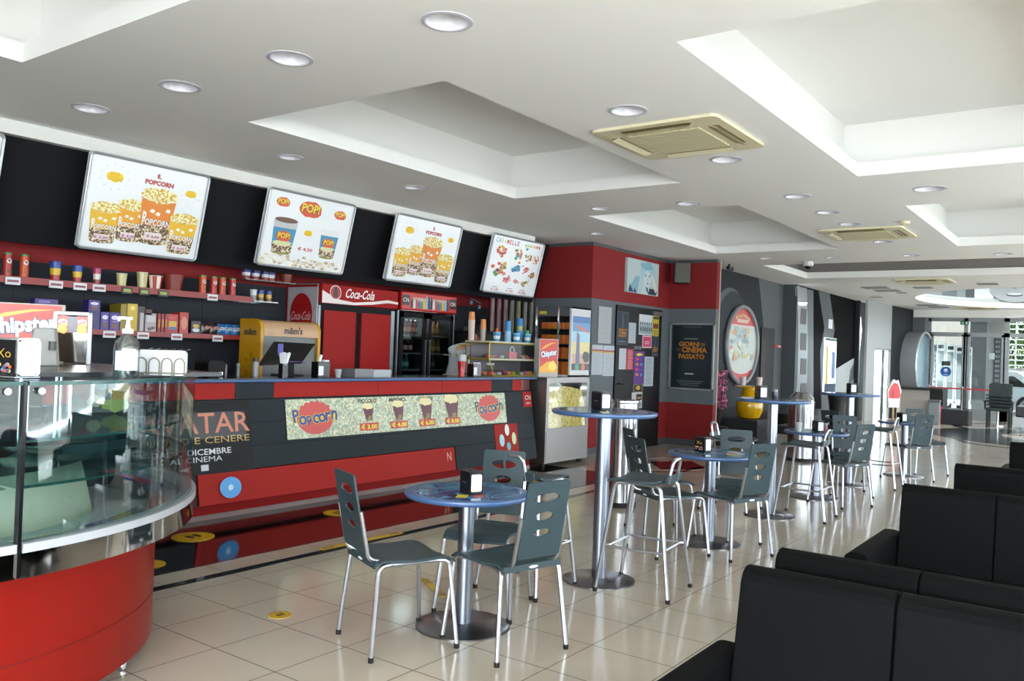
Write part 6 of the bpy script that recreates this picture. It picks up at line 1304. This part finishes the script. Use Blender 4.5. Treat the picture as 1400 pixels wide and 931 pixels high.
# lit poster in the dark portal, small paper notices, sign by the door
def flat(name, label, cat, q, Y, base, draw=None, emit=None):
    P = [aty(x, y, Y) for x, y in q]; x0, x1 = (P[0].x+P[3].x)/2, (P[1].x+P[2].x)/2; z1, z0 = (P[0].z+P[1].z)/2, max(0.001, (P[2].z+P[3].z)/2); W, H = x1-x0, z1-z0
    t = thing(name, label, cat, ((x0+x1)/2, Y, (z0+z1)/2)); th_ = .03 if 'box' in name else .006; MB().box(-W/2, W/2, -th_, .0, -H/2, H/2, base).build('board', t)
    if draw: a = Art(-.031, .002); draw(a, W, H); a.build('board_print', t)
    return t
LB = mat('lightbox', '#dfe6ea', .4, emit='#dfe8f0', es=.9)
flat('lit_poster_box', 'narrow bright lit poster box on the black lobby wall', 'lightbox', [(1126, 461), (1141, 463), (1141, 536), (1125, 536)], 5.60, LB, lambda a, W, H: (a.rect(-.32*W, -.05*H, .2*W, .8*H, ink('#c9b44a'), 1), a.rect(.25*W, -.0*H, .3*W, .5*H, ink('#5a7ab0'), 1), a.rect(0, -.42*H, W*.96, .16*H, ink('#2a3a5a'), 2), a.rect(0, .47*H, W*.98, .05*H, ink('#3a5a3a'), 2)))
flat('paper_notice', 'small white notice on the first bent grey band of the lobby wall', 'notice', [(1132, 436), (1138, 437), (1138, 450), (1133, 449)], 5.705, PAPER)
flat('paper_notice', 'small white notice on the second bent grey band of the lobby wall', 'notice', [(1182.5, 445), (1187, 446), (1187, 457), (1183, 456)], 5.705, PAPER)
flat('exit_plate', 'tiny red and white plate beside the dark doorway of the lobby', 'sign', [(1059, 471), (1068, 472), (1068, 476), (1059, 475)], 5.985, ink('#c43a4a'), lambda a, W, H: a.rect(0, 0, .4*W, .5*H, PAPER, 1))
a0_, a1_ = aty(1041, 447, 5.985), aty(1059, 449, 5.985); m = MB(); m.box(a0_.x, a1_.x, 5.975, 5.998, 0, a0_.z, mat('doorway_dark', '#0c0c0e', .6)); m.box(a0_.x, a0_.x+.25, 5.970, 5.976, .2, a0_.z-.2, mat('doorway_brown', '#2e2620', .6)); struct('door_2', m)
# big porthole near the lobby end
cx, cy_, cz = 27.0, 5.095, 1.52; ang = math.atan2(-.08, 1); t = thing('porthole_window', 'big round porthole with a pale blue disc and thick grey ring at the lobby end', 'porthole', (cx, cy_, cz), ang)
m = MB(); m.lathe([(.98, 0), (.98, .42), (.92, .42), (.92, 0)], mat('porthole_grey', '#8a8f92', .35), n=48, cap=False); o = m.build('ring_tunnel', t); o.rotation_euler = (R(90), 0, 0)
m = MB(); m.tube([(.95*math.cos(a_), -.42, .95*math.sin(a_)) for a_ in [2*math.pi*i/40 for i in range(40)]], .035, mat('porthole_rim', '#c2c6c9', .3, metal=.5), 8, closed=True); m.build('rim', t)
m = MB(); m.add([(.93*math.cos(a_), -.36, .93*math.sin(a_)) for a_ in [2*math.pi*i/40 for i in range(40)]], [tuple(range(40))], mat('porthole_disc', '#6f8fa0', .2)); m.build('disc', t)
# bright side door glass and the lolly figure
m = MB(); m.hexa(*[[(23.8, yl4(23.8)+.02, z), (25.15, yl4(25.15)+.02, z), (25.15, yl4(25.15)+.03, z), (23.8, yl4(23.8)+.03, z)] for z in (.03, 1.9)], glassy('door_glass', '#f2f8f6', .0, .02, .12)); struct('door_1', m)
p = atz(1214, 577, 0); K = p.length
t = thing('lolly_sign', 'red and white ice-lolly shaped sign on a thin wooden post', 'sign', (21.0, atx(1221, 560, 21.0).y, 0)); t.scale = (.82,)*3; zz = 1.0
MB().cyl(.025, 0, 1.0, mat('post_wood', '#c9a46a', .5), n=12).build('post', t); MB().box(-.28, .2, -.12, .12, 0, .03, mat('sign_base', '#a89a90', .5)).build('base', t)
a = Art(0); P = [(-.17, .62), (.17, .62), (.19, .95), (.24, 1.08), (.20, 1.2), (.13, 1.4), (.06, 1.36), (.0, 1.42), (-.07, 1.36), (-.14, 1.22), (-.22, 1.1), (-.2, .95)]
m = MB(); m.add([(x, -.03, z) for x, z in P]+[(x, .03, z) for x, z in P], [tuple(range(12)), tuple(range(23, 11, -1))]+[(i, i+12, (i+1) % 12+12, (i+1) % 12) for i in range(12)], ink('#e8e4e2')); m.build('lolly_body', t)
a.y = -.031; a.poly([(-.17, .88), (.17, .88), (.20, 1.0), (.17, 1.16), (.1, 1.3), (-.02, 1.32), (-.13, 1.2), (-.19, 1.05)], ink('#d8343a'), 1); a.poly([(-.08, .9), (.0, .9), (-.02, 1.12), (-.06, 1.1)], ink('#a81c28'), 2); a.build('red_print', t); t.rotation_euler = (0, 0, R(-40))
# reception desk
t = thing('reception_desk', 'low reception desk with a pale front and dark top before the glass doors', 'desk', (0, 0, 0)); xd = 24.2
ya, yb_ = atx(1226, 550, xd).y, atx(1270, 550, xd).y; yc_ = atx(1294, 550, xd).y
MB().box(xd, xd+.8, yb_, ya, 0, .86, mat('desk_pale', '#9b978f', .5)).build('front_panel', t); MB().box(xd-.05, xd+.85, yc_+.1, ya, .86, .92, BLACKM).build('desk_top', t); MB().box(xd+.1, xd+.8, yc_+.1, yb_, .0, .86, BLACKM).build('dark_end', t)
p0, p1 = atx(1300, 570, 24.4).y, atx(1320, 570, 24.4).y
t = thing('black_box_seat', 'low black box standing beside the reception desk', 'seat', (24.5, (p0+p1)/2, 0)); MB().box(-.25, .35, -(p0-p1)/2-.1, (p0-p1)/2+.25, 0, .40, mat('bench_dark')).build('box_body', t, bevel=.02)
t = thing('waste_bin', 'slim grey waste bin at the dark end of the reception desk', 'bin', (24.0, atx(1277, 570, 24.0).y, 0)); MB().box(-.1, .1, -.13, .13, 0, .58, mat('bin_grey', '#7d8488', .4)).build('bin_body', t, bevel=.02); MB().box(-.11, .11, -.14, .14, .58, .63, mat('bin_lid', '#5d6468', .4)).build('lid', t)
t = thing('fire_extinguisher', 'red fire extinguisher beside the slim grey bin', 'fire extinguisher', (24.3, atx(1284, 570, 24.3).y, 0)); MB().lathe([(.07, 0), (.07, .42), (.03, .5), (.02, .52)], ink('#c4283a'), n=18).build('cylinder_body', t); MB().cyl(.025, .52, .58, BLACKM, n=10).build('valve', t)
# rope barrier
def postb(px, lb): 
    y = atx(px, 560, 25.3).y; t = thing('barrier_post', lb, 'barrier post', (25.3, y, 0), group=None); MB().lathe([(.16, 0), (.16, .02), (.03, .04), (.025, .9), (.04, .92), (.04, .97), (0, .98)], CHROME, n=18).build('post', t); return y
ys = [postb(1268, 'steel barrier post at the reception desk end of the red tape'), postb(1314, 'steel barrier post in the middle of the red tape'), postb(1364, 'steel barrier post at the high-chair end of the red tape')]
t = thing('barrier_tape', 'red retractable tape stretched across the glass doors', 'barrier tape', (25.3, 0, 0)); m = MB(); m.box(-.01, .01, ys[2], ys[0], .9, .94, ink('#b8323a')); m.build('tape', t)
# dark armchair-like stacked chairs and white bench at the doors
y = atx(1366, 565, 24.6).y; t = thing('stacked_armchairs', 'stack of dark plastic armchairs in front of the glass doors', 'chairs', (24.6, y, 0), R(-90)); DG_ = mat('armchair_green', '#1d2b29', .4)
for s_ in (-1, 1):
    for s2 in (-1, 1): MB().box(s_*.24-.03, s_*.24+.03, s2*.2-.03, s2*.2+.03, 0, .45, DG_).build('leg', t)
MB().box(-.27, .27, -.23, .23, .42, .50, DG_).build('seat', t, bevel=.02); MB().rbox(-.26, .26, .18, .25, .5, 1.12, .06, DG_, 'y').build('backrest', t); 
for s_ in (-1, 1): MB().box(s_*.30-.03, s_*.30+.03, -.22, .22, .62, .68, DG_).build('armrest', t); MB().box(s_*.30-.02, s_*.30+.02, -.2, -.15, .45, .63, DG_).build('arm_support', t)
for z in (.56, .64, .72, .80): MB().box(-.28, .28, -.24, .2, z, z+.03, DG_).build('stacked_seat', t)
y = atx(1396, 570, 23.5).y; t = thing('white_bench', 'white bench with a dark seat at the glass wall', 'bench', (23.6, y-.35, 0)); MB().box(-.3, .3, -.55, .5, .12, .36, mat('desk_white', '#b8bec2', .4)).build('bench_body', t); MB().box(-.3, .3, -.5, .45, .37, .62, mat('bench_dark')).build('seat_back', t, bevel=.02)
for s_ in (-.45, .4): MB().box(-.25, .25, s_-.04, s_+.04, 0, .12, mat('desk_white')).build('leg', t)
# signs on the glass
def fsign(name, label, cat, q, base, draw=None, X=XF-.06):
    P = [atx(x, y, X) for x, y in q]; y0, y1 = P[0].y, P[1].y; z1, z0 = P[0].z, P[1].z; W, H = y0-y1, z1-z0
    t = thing(name, label, cat, (X, (y0+y1)/2, (z0+z1)/2), R(-90)); MB().box(-W/2, W/2, -.01, .01, -H/2, H/2, base).build('plate', t)
    if draw: a = Art(-.011, .003); draw(a, W, H); a.build('plate_print', t)
    return t
fsign('exit_sign', 'green emergency exit sign above the glass doors', 'sign', [(1313, 439), (1324.5, 444)], ink('#1d6a4a'), lambda a, W, H: (a.rect(.25*W, 0, .2*W, .7*H, PAPER, 1), a.ell(-.15*W, .2*H, .05*W, .12*H, PAPER, 1), a.rect(-.15*W, -.1*H, .08*W, .4*H, PAPER, 1, .3), a.rect(-.32*W, 0, .16*W, .12*H, PAPER, 1)))
fsign('hours_plate', 'black plate above the round blue sign on the glass door', 'sign', [(1287.5, 493.5), (1299, 500)], ink('#16201c'), lambda a, W, H: (a.rect(0, .2*H, .7*W, .08*H, ink('#6a746e'), 1), a.rect(0, -.1*H, .6*W, .08*H, ink('#6a746e'), 1)))
P = atx(1293, 508, XF-.06); t = thing('round_blue_sign', 'round blue mask-required sign on the glass door', 'sign', (XF-.06, P.y, P.z), R(-90)); m = MB(); m.add([(.145*math.cos(a_), -.005, .145*math.sin(a_)) for a_ in [2*math.pi*i/32 for i in range(32)]]+[(.145*math.cos(a_), .005, .145*math.sin(a_)) for a_ in [2*math.pi*i/32 for i in range(32)]], [tuple(range(32)), tuple(range(63, 31, -1))], ink('#1c5aa0')); m.build('disc', t); a = Art(-.006, .003); a.ell(0, .03, .05, .06, PAPER, 1); a.ell(0, .0, .04, .03, ink('#8fb0d8'), 2); a.rect(0, -.09, .12, .015, PAPER, 1); a.build('disc_print', t)
# mural inside the oval opening: grey film-still panels
m = MB(); N = 72
def wallpt(i, z, k=1.055): t_ = 2*math.pi*i/N; return (OV[0]+OV[2]*k*math.cos(t_), OV[1]+OV[3]*k*math.sin(t_), z)
G_ = [mat('mural_%d' % k, c, .7) for k, c in enumerate(('#8d979c', '#4e565c', '#dfe6e8', '#6f787d', '#2e3338'))]
for i in range(-22, 24):
    c = G_[[0, 0, 1, 1, 3, 0, 2, 2, 1, 0, 3, 3][i % 12]]; sh = .9*((i % 12) in (2, 3))
    m.quad(wallpt(i, ZC+.25), wallpt(i+1, ZC+.25), wallpt(i+1+sh, ZC+.72), wallpt(i+sh, ZC+.72), c)
struct('wall_mural', m)
fc = thing('mural_face', 'pale smiling face on the mural inside the oval ceiling opening', 'mural', (wallpt(3.9, 0)[0]-.16, wallpt(3.9, 0)[1], ZC+.5), R(-72)); a = Art(0, .004); a.ell(0, .06, .62, .40, mat('mural_skin', '#aeb6ba', .7), 1, 36); a.ell(0, -.14, .2, .05, G_[1], 2, 18); a.ell(0, -.12, .18, .03, G_[2], 3, 18); a.poly([(-.05, .02), (.05, .02), (.0, .1)], G_[0], 2); a.build('face_print', fc)
light('oval_recess_fill', 'AREA', (OV[0], OV[1], ZC+.7), (0, 0, 0), 80, (.95, .98, 1), shape='ELLIPSE', size=5.5, size_y=4.2)  # added fill light that brightens the oval recess, not a fitting
# ---------------- outside the far doors
EW = mat('outside_wall', '#847f79', .8); m = MB(); m.box(36, 36.3, 3.55, 6.7, -.05, 6.5, EW); struct('wall_outside', m)
mat('outside_grey_wall', '#8f8b88', .8); m = MB(); m.box(29.1, 32.5, 2.8, 9, 3.2, 3.5, mat('outside_soffit', '#b2aeaa', .8)); struct('wall_outside_porch', m)
m = MB(); 
q0, q1 = atx(1325, 500, 31).y, atx(1348, 500, 31).y; m.box(31, 31.7, q1, q0, -.05, 3.2, mat('outside_pillar', '#5c5f62', .7)); struct('wall_outside_pillar', m)
q0, q1 = atx(1348, 500, 32).y, atx(1373, 500, 32).y; m = MB(); m.box(32, 32.3, q1, q0, -.05, 3.4, mat('outside_pale', '#a9a5a0', .8)); struct('wall_outside_pale', m)
for i, (pa, pb, pt) in enumerate(((1281, 1291, 468), (1294, 1304, 470), (1307, 1316, 472), (1321.5, 1327, 474))):
    q = atx(pa, pt, 30); r_ = atx(pb, 534, 30); W = q.y-r_.y; z0 = .35; H = q.z-z0
    t = thing('poster_cabinet', ('first', 'second', 'third', 'narrow fourth')[i]+' white-framed outdoor film cabinet behind the glass doors', 'display cabinet', (30, (q.y+r_.y)/2, z0), R(-90), 'white film cabinets outside the doors')
    m = MB(); m.rbox(-W/2, W/2, 0, .12, 0, H, .06, mat('cabinet_white', '#dfe5e8', .4), 'y'); m.build('frame', t); a = Art(-.002, .003); a.rect(0, H*.46, W*.72, H*.8, ink('#7c8a90', .3), 0); a.rect(0, H*.93, W*.66, H*.06, ink('#2a2e2e', .3), 1); a.rect(0, H*.5, W*.55, H*.3, ink('#98a6ac', .3), 1); a.build('glass_front', t)
    for s_ in (-1, 1): MB().box(s_*W*.4-.03, s_*W*.4+.03, 0, .1, -z0-.05, 0, mat('cabinet_white')).build('leg', t)
q = atx(1276, 470, 30.5); t = thing('yellow_banner', 'narrow yellow and dark vertical banner outside the doors', 'banner', (30.5, q.y, 0), R(-90)); a = Art(0, .004); m = MB(); m.box(-.13, .13, 0, .03, .2, 2.2, ink('#5a6068')); m.build('banner_board', t); MB().box(-.02, .02, .0, .03, -.05, .2, BLACKM).build('post', t); a.rect(-.06, 1.1, .09, 1.2, ink('#c9a83a'), 1)
for k in range(10): a.rect(.05, .4+.17*k, .07, .1, ink('#a8b0b8'), 1)
a.build('banner_print', t)
q = atx(1364, 470, 31.9); t = thing('lettered_strip', 'dark vertical strip with large pale lettering on the outside wall', 'sign', (31.97, q.y, 0), R(-90)); MB().box(-.11, .11, 0, .03, .9, 2.5, ink('#3a3e44')).build('strip_board', t); a = Art(-.001, .003)
for k in range(9): a.rect(0, 2.38-.16*k, .12, .07, ink('#a9b0b6'), 1); a.rect(.01, 2.38-.16*k, .06, .03, ink('#3a3e44'), 2)
a.build('letters', t)
q = atx(1354.5, 487, 31.9); t = thing('white_wall_lamp', 'small square white lamp on the outside wall', 'lamp', (31.97, q.y, q.z), R(-90)); MB().box(-.1, .1, -.06, 0, -.1, .1, mat('lamp_white', '#e6e8e8', .4)).build('lamp_body', t, bevel=.01)
# fence grille, low wall, bushes, car
m = MB(); YA_, YB_ = 3.5, -6
for k in range(9): m.box(35.9, 35.94, YB_, YA_, 1.62+.19*k, 1.66+.19*k, mat('fence_steel', '#a9b4a8', .4))
for k in range(9): y = YA_-.9*k-.3; m.box(35.9, 35.94, y-.02, y+.02, 1.5, 3.3, mat('fence_steel'))
t = thing('steel_fence', 'pale horizontal-bar fence in front of the green bushes', 'fence', (0, 0, 0)); m.build('fence_bars', t)
struct('wall_low_outside', MB().box(36.0, 36.3, -14, 3.54, -.05, 1.55, mat('outside_grey_wall')))
GR = speckle('leaf_green', [(0, '#1c3812'), (.3, '#3d6a1e'), (.55, '#6f9a2a'), (.8, '#2a4c16')], 3, .8)
def bush(x, y, z, r, lb, seed, name='bush'):
    g = random.Random(seed); t = thing(name, lb, 'bush', (x, y, 0)); fl = MB()
    for k in range(2600):
        v = Vector((g.gauss(0, 1), g.gauss(0, 1), g.gauss(0, 1))).normalized()*r*g.uniform(.6, 1.05); v.z = v.z*.8+z; s_ = g.uniform(.08, .16); q = Euler((g.uniform(0, 6), g.uniform(0, 6), 0)).to_matrix()
        fl.add([v+q @ Vector(p_) for p_ in ((-s_, 0, 0), (0, -s_*.5, 0), (s_, 0, 0), (0, s_*.5, 0))], [(0, 1, 2, 3)], GR)
    fl.build('foliage', t); m = MB(); m.tube([(0, 0, -.05), (.1, 0, z)], .12, mat('twig'), 8); m.build('trunk', t)
bush(38.6, 3.0, 2.6, 1.5, 'green bush behind the fence right beside the door post', 1); bush(39.6, .3, 2.6, 1.5, 'wide green bush behind the fence at the edge of the photo', 2); bush(39.0, -2.8, 2.7, 1.45, 'green bush farther along the fence', 3)
def car(x, y, lb, rz):
    t = thing('parked_car', lb, 'car', (x, y, -.05), rz); CP = mat('car_paint', '#c4ccd2', .2, metal=.3); P = [(-2, .3), (-2.0, .75), (-1.5, .9), (-.9, 1.38), (.7, 1.42), (1.3, .95), (2.0, .8), (2.05, .35), (1.8, .28), (-1.8, .28)]
    m = MB(); m.add([(x_, -.8, z) for x_, z in P]+[(x_, .8, z) for x_, z in P], [tuple(range(10)), tuple(range(19, 9, -1))]+[(i, (i+1) % 10, (i+1) % 10+10, i+10) for i in range(10)], CP); m.build('car_body', t, bevel=.08)
    m = MB(); m.poly if False else None; W_ = [(-1.3, .95), (-.85, 1.3), (.65, 1.34), (1.15, .97)]
    for s_ in (-1, 1): mm = MB(); mm.add([(x_, s_*.812, z) for x_, z in W_], [(0, 1, 2, 3)], BLACKG); mm.build('side_window', t)
    for x_ in (-1.25, 1.3):
        for s_ in (-1, 1): mm = MB(); mm.lathe([(.31, -.1), (.33, -.05), (.33, .08), (.31, .1)], RUB, n=24); o = mm.build('wheel', t); o.rotation_euler = (R(90), 0, 0); o.location = (x_, s_*.75, .33); k_ = MB(); k_.lathe([(0, 0), (.2, 0), (.2, .01), (0, .02)], CHROME, n=20); h_ = k_.build('hubcap', o); h_.location = (0, 0, .1*(-s_)) ; h_.rotation_euler = (0 if s_ < 0 else R(180), 0, 0)
car(33.8, atx(1340, 550, 33.8).y-.4, 'silver car parked behind the glass doors', R(80)); car(34.3, -1.6, 'silver car at the edge of the photo beyond the glass wall', R(60))
# ---------------- floor stickers and tape
YS = ink('#d0a91c', .35); KS = ink('#23211a', .35)
def fsticker(px, py, r, label, z=.0046):
    p = atz(px, py); t = thing('floor_sticker', label, 'sticker', (p.x, p.y, 0)); m = MB(); m.lathe([(0, z-.004), (r, z-.004), (r, z)], YS, n=32, cap=False)
    def disc(r_, zz, mt, ex=1, ey=1, cx=0, cy=0): m.add([(cx+r_*ex*math.cos(a_), cy+r_*ey*math.sin(a_), zz) for a_ in [2*math.pi*i/32 for i in range(32)]], [tuple(range(32))], mt)
    disc(r, z+.0002, YS); 
    for s_ in (-1, 1): disc(r*.16, z+.0006, KS, 1, 2.2, s_*r*.22, .05*r*s_)
    m.tube([(r*.88*math.cos(a_), r*.88*math.sin(a_), z) for a_ in [2*math.pi*i/32 for i in range(32)]], .0012, KS, 4, closed=True); m.build('disc', t)
fsticker(264, 735, .155, 'round yellow footprint sticker on the black floor beside the showcase', .0095); fsticker(202, 773, .11, 'yellow sticker half hidden by the red showcase base', .0095); fsticker(462, 702, .13, 'round yellow sticker on the black floor behind the first cafe chair', .0095); fsticker(383, 841, .062, 'small round yellow sticker alone on the pale tiles', .003); fsticker(733, 657, .14, 'yellow sticker on the black floor behind the two cafe chairs', .0095)
def tape(a, b_, w_, label, z):
    d_ = Vector((b_.x-a.x, b_.y-a.y, 0)); L = d_.length; t = thing('warning_tape', label, 'tape', (a.x, a.y, 0), math.atan2(d_.y, d_.x)); m = MB(); m.box(0, L, -w_/2, w_/2, z-.003, z, YS)
    n_ = 4
    for e in (0, 1):
        for k in range(n_): x = .015+k*.03 if not e else L-.13+k*.03; m.add([(x, -w_/2, z+.0003), (x+.014, -w_/2, z+.0003), (x+.028, w_/2, z+.0003), (x+.014, w_/2, z+.0003)], [(0, 1, 2, 3)], KS)
    m.build('tape_strip', t)
tape(atz(438, 752), atz(548, 729), .055, 'yellow and black warning tape lying along the black floor line', .0078); tape(atz(606, 816), atz(578, 791), .05, 'short piece of yellow warning tape under the first low table', .0035)
# ---------------- person bending behind the counter
def skin_body(name, J, E, parent, m, sub=1, root=0):
    me = bpy.data.meshes.new(name); me.from_pydata([j[0] for j in J], E, []); o = bpy.data.objects.new(name, me); COL.objects.link(o)
    sk = o.modifiers.new('s', 'SKIN'); 
    for i, v in enumerate(me.skin_vertices[0].data): v.radius = J[i][1] if isinstance(J[i][1], tuple) else (J[i][1],)*2; v.use_root = (i == root)
    sk.use_smooth_shade = True; sb = o.modifiers.new('u', 'SUBSURF'); sb.levels = sb.render_levels = sub
    bpy.context.view_layer.update(); me2 = bpy.data.meshes.new_from_object(o.evaluated_get(bpy.context.evaluated_depsgraph_get())); bpy.data.objects.remove(o)
    me2.materials.clear(); me2.materials.append(m)
    for p_ in me2.polygons: p_.use_smooth = True
    o2 = bpy.data.objects.new(name, me2); COL.objects.link(o2); o2.parent = parent; return o2
SK = mat('skin', '#a87a62', .5); SH = mat('shirt_white', '#a5a6ac', .8); HR = mat('hair_dark', '#120e0d', .5); TRS = mat('trousers_dark', '#202228', .8)
pp = thing('person', 'person with dark hair and white shirt bending forward behind the counter', 'person', (8.29, 6.95, 0), 0); pp.scale = (1.06,)*3
J = [((0, 0, .93), (.14, .11)), ((.06, 0, 1.10), (.13, .10)), ((.15, 0, 1.28), (.15, .12)), ((.25, 0, 1.42), (.12, .10)), ((.33, 0, 1.47), .055), ((.38, 0, 1.52), .06),
     ((0, .1, .88), .09), ((.02, .11, .48), .065), ((-.02, .11, .08), .045), ((.12, .11, .035), .035), ((0, -.1, .88), .09), ((.02, -.11, .48), .065), ((-.02, -.11, .08), .045), ((.12, -.11, .035), .035),
     ((.24, .18, 1.38), .06), ((.28, .2, 1.12), .045), ((.46, .15, 1.05), .032), ((.24, -.18, 1.38), .06), ((.28, -.2, 1.12), .045), ((.46, -.15, 1.05), .032), ((.52, .14, 1.04), .034), ((.52, -.14, 1.04), .034)]
E = [(0, 1), (1, 2), (2, 3), (3, 4), (4, 5), (0, 6), (6, 7), (7, 8), (8, 9), (0, 10), (10, 11), (11, 12), (12, 13), (3, 14), (14, 15), (15, 16), (3, 17), (17, 18), (18, 19), (16, 20), (19, 21)]
for si, w_ in ((1, 20), (-1, 21)):
    bx, by, bz = J[w_][0]
    for f_, (dy, L_) in enumerate(((-.026, .07), (-.009, .08), (.009, .075), (.025, .06))):
        k = len(J); J += [((bx+.03, by+dy*.8, bz-.004), .0105), ((bx+.03+L_*.5, by+dy, bz-.012), .009), ((bx+.03+L_*.85, by+dy, bz-.04), .0075)]; E += [(w_, k), (k, k+1), (k+1, k+2)]
    k = len(J); J += [((bx+.01, by-si*.03, bz-.008), .011), ((bx+.045, by-si*.05, bz-.02), .009)]; E += [(w_, k), (k, k+1)]
body = skin_body('body', J, E, pp, SK, 2)
hd = MB(); hd.lathe([(0, -.125), (.035, -.122), (.055, -.105), (.068, -.06), (.075, 0), (.073, .05), (.055, .095), (.025, .117), (0, .12)], SK, n=24, ex=1.12, cap=False); hd.lathe([(0, -.018), (.012, -.012), (.009, .02), (0, .028)], SK, (.085, 0, -.02), 10); 
for s_ in (-1, 1): hd.sphere((.068, s_*.03, .008), .011, PAPER, 10); hd.sphere((.077, s_*.03, .008), .005, HR, 8); hd.lathe([(0, -.03), (.014, -.015), (.014, .015), (0, .028)], SK, (-.0, s_*.077, -.005), 10, ex=1, ey=.4); hd.box(.07, .082, s_*.03-.014, s_*.03+.014, .025, .030, HR)
hd.box(.073, .081, -.02, .02, -.066, -.058, ink('#8a4a44', .5))
h = hd.build('head', pp); h.location = (.42, 0, 1.60); h.rotation_euler = (0, R(38), 0); h['label'] = 'head turned down towards the counter'
hr = MB(); hr.lathe([(.085, -.05), (.088, .0), (.085, .06), (.062, .11), (.025, .133), (0, .136)], HR, (-.018, 0, .004), 24, ex=1.08, cap=False); hr.lathe([(.0, -.03), (.035, -.01), (.038, .02), (0, .05)], HR, (-.10, 0, .0), 14); o = hr.build('hair', pp); o.location = (.42, 0, 1.60); o.rotation_euler = (0, R(38), 0)
JS = [((-.01, 0, .90), (.155, .125)), ((.06, 0, 1.10), (.145, .115)), ((.15, 0, 1.28), (.165, .135)), ((.245, 0, 1.41), (.125, .11)), ((.29, 0, 1.445), .075), ((.24, .18, 1.38), .095), ((.285, .2, 1.08), .07), ((.24, -.18, 1.38), .095), ((.285, -.2, 1.08), .07)]
skin_body('shirt', JS, [(0, 1), (1, 2), (2, 3), (3, 4), (3, 5), (5, 6), (3, 7), (7, 8)], pp, SH, 2)
JT = [((0, 0, .93), (.15, .125)), ((0, .1, .86), .105), ((.02, .11, .48), .08), ((-.02, .11, .10), .06), ((0, -.1, .86), .105), ((.02, -.11, .48), .08), ((-.02, -.11, .10), .06)]
skin_body('trousers', JT, [(0, 1), (1, 2), (2, 3), (0, 4), (4, 5), (5, 6)], pp, TRS, 2)
t = thing('wall_calendar', 'pale greyish sheet on the dark wall behind the bending person', 'notice', (aty(646, 462, 7.77).x, 7.785, aty(646, 462, 7.77).z)); MB().box(-.2, .2, -.01, 0, -.16, .16, ink('#55564e')).build('sheet', t)
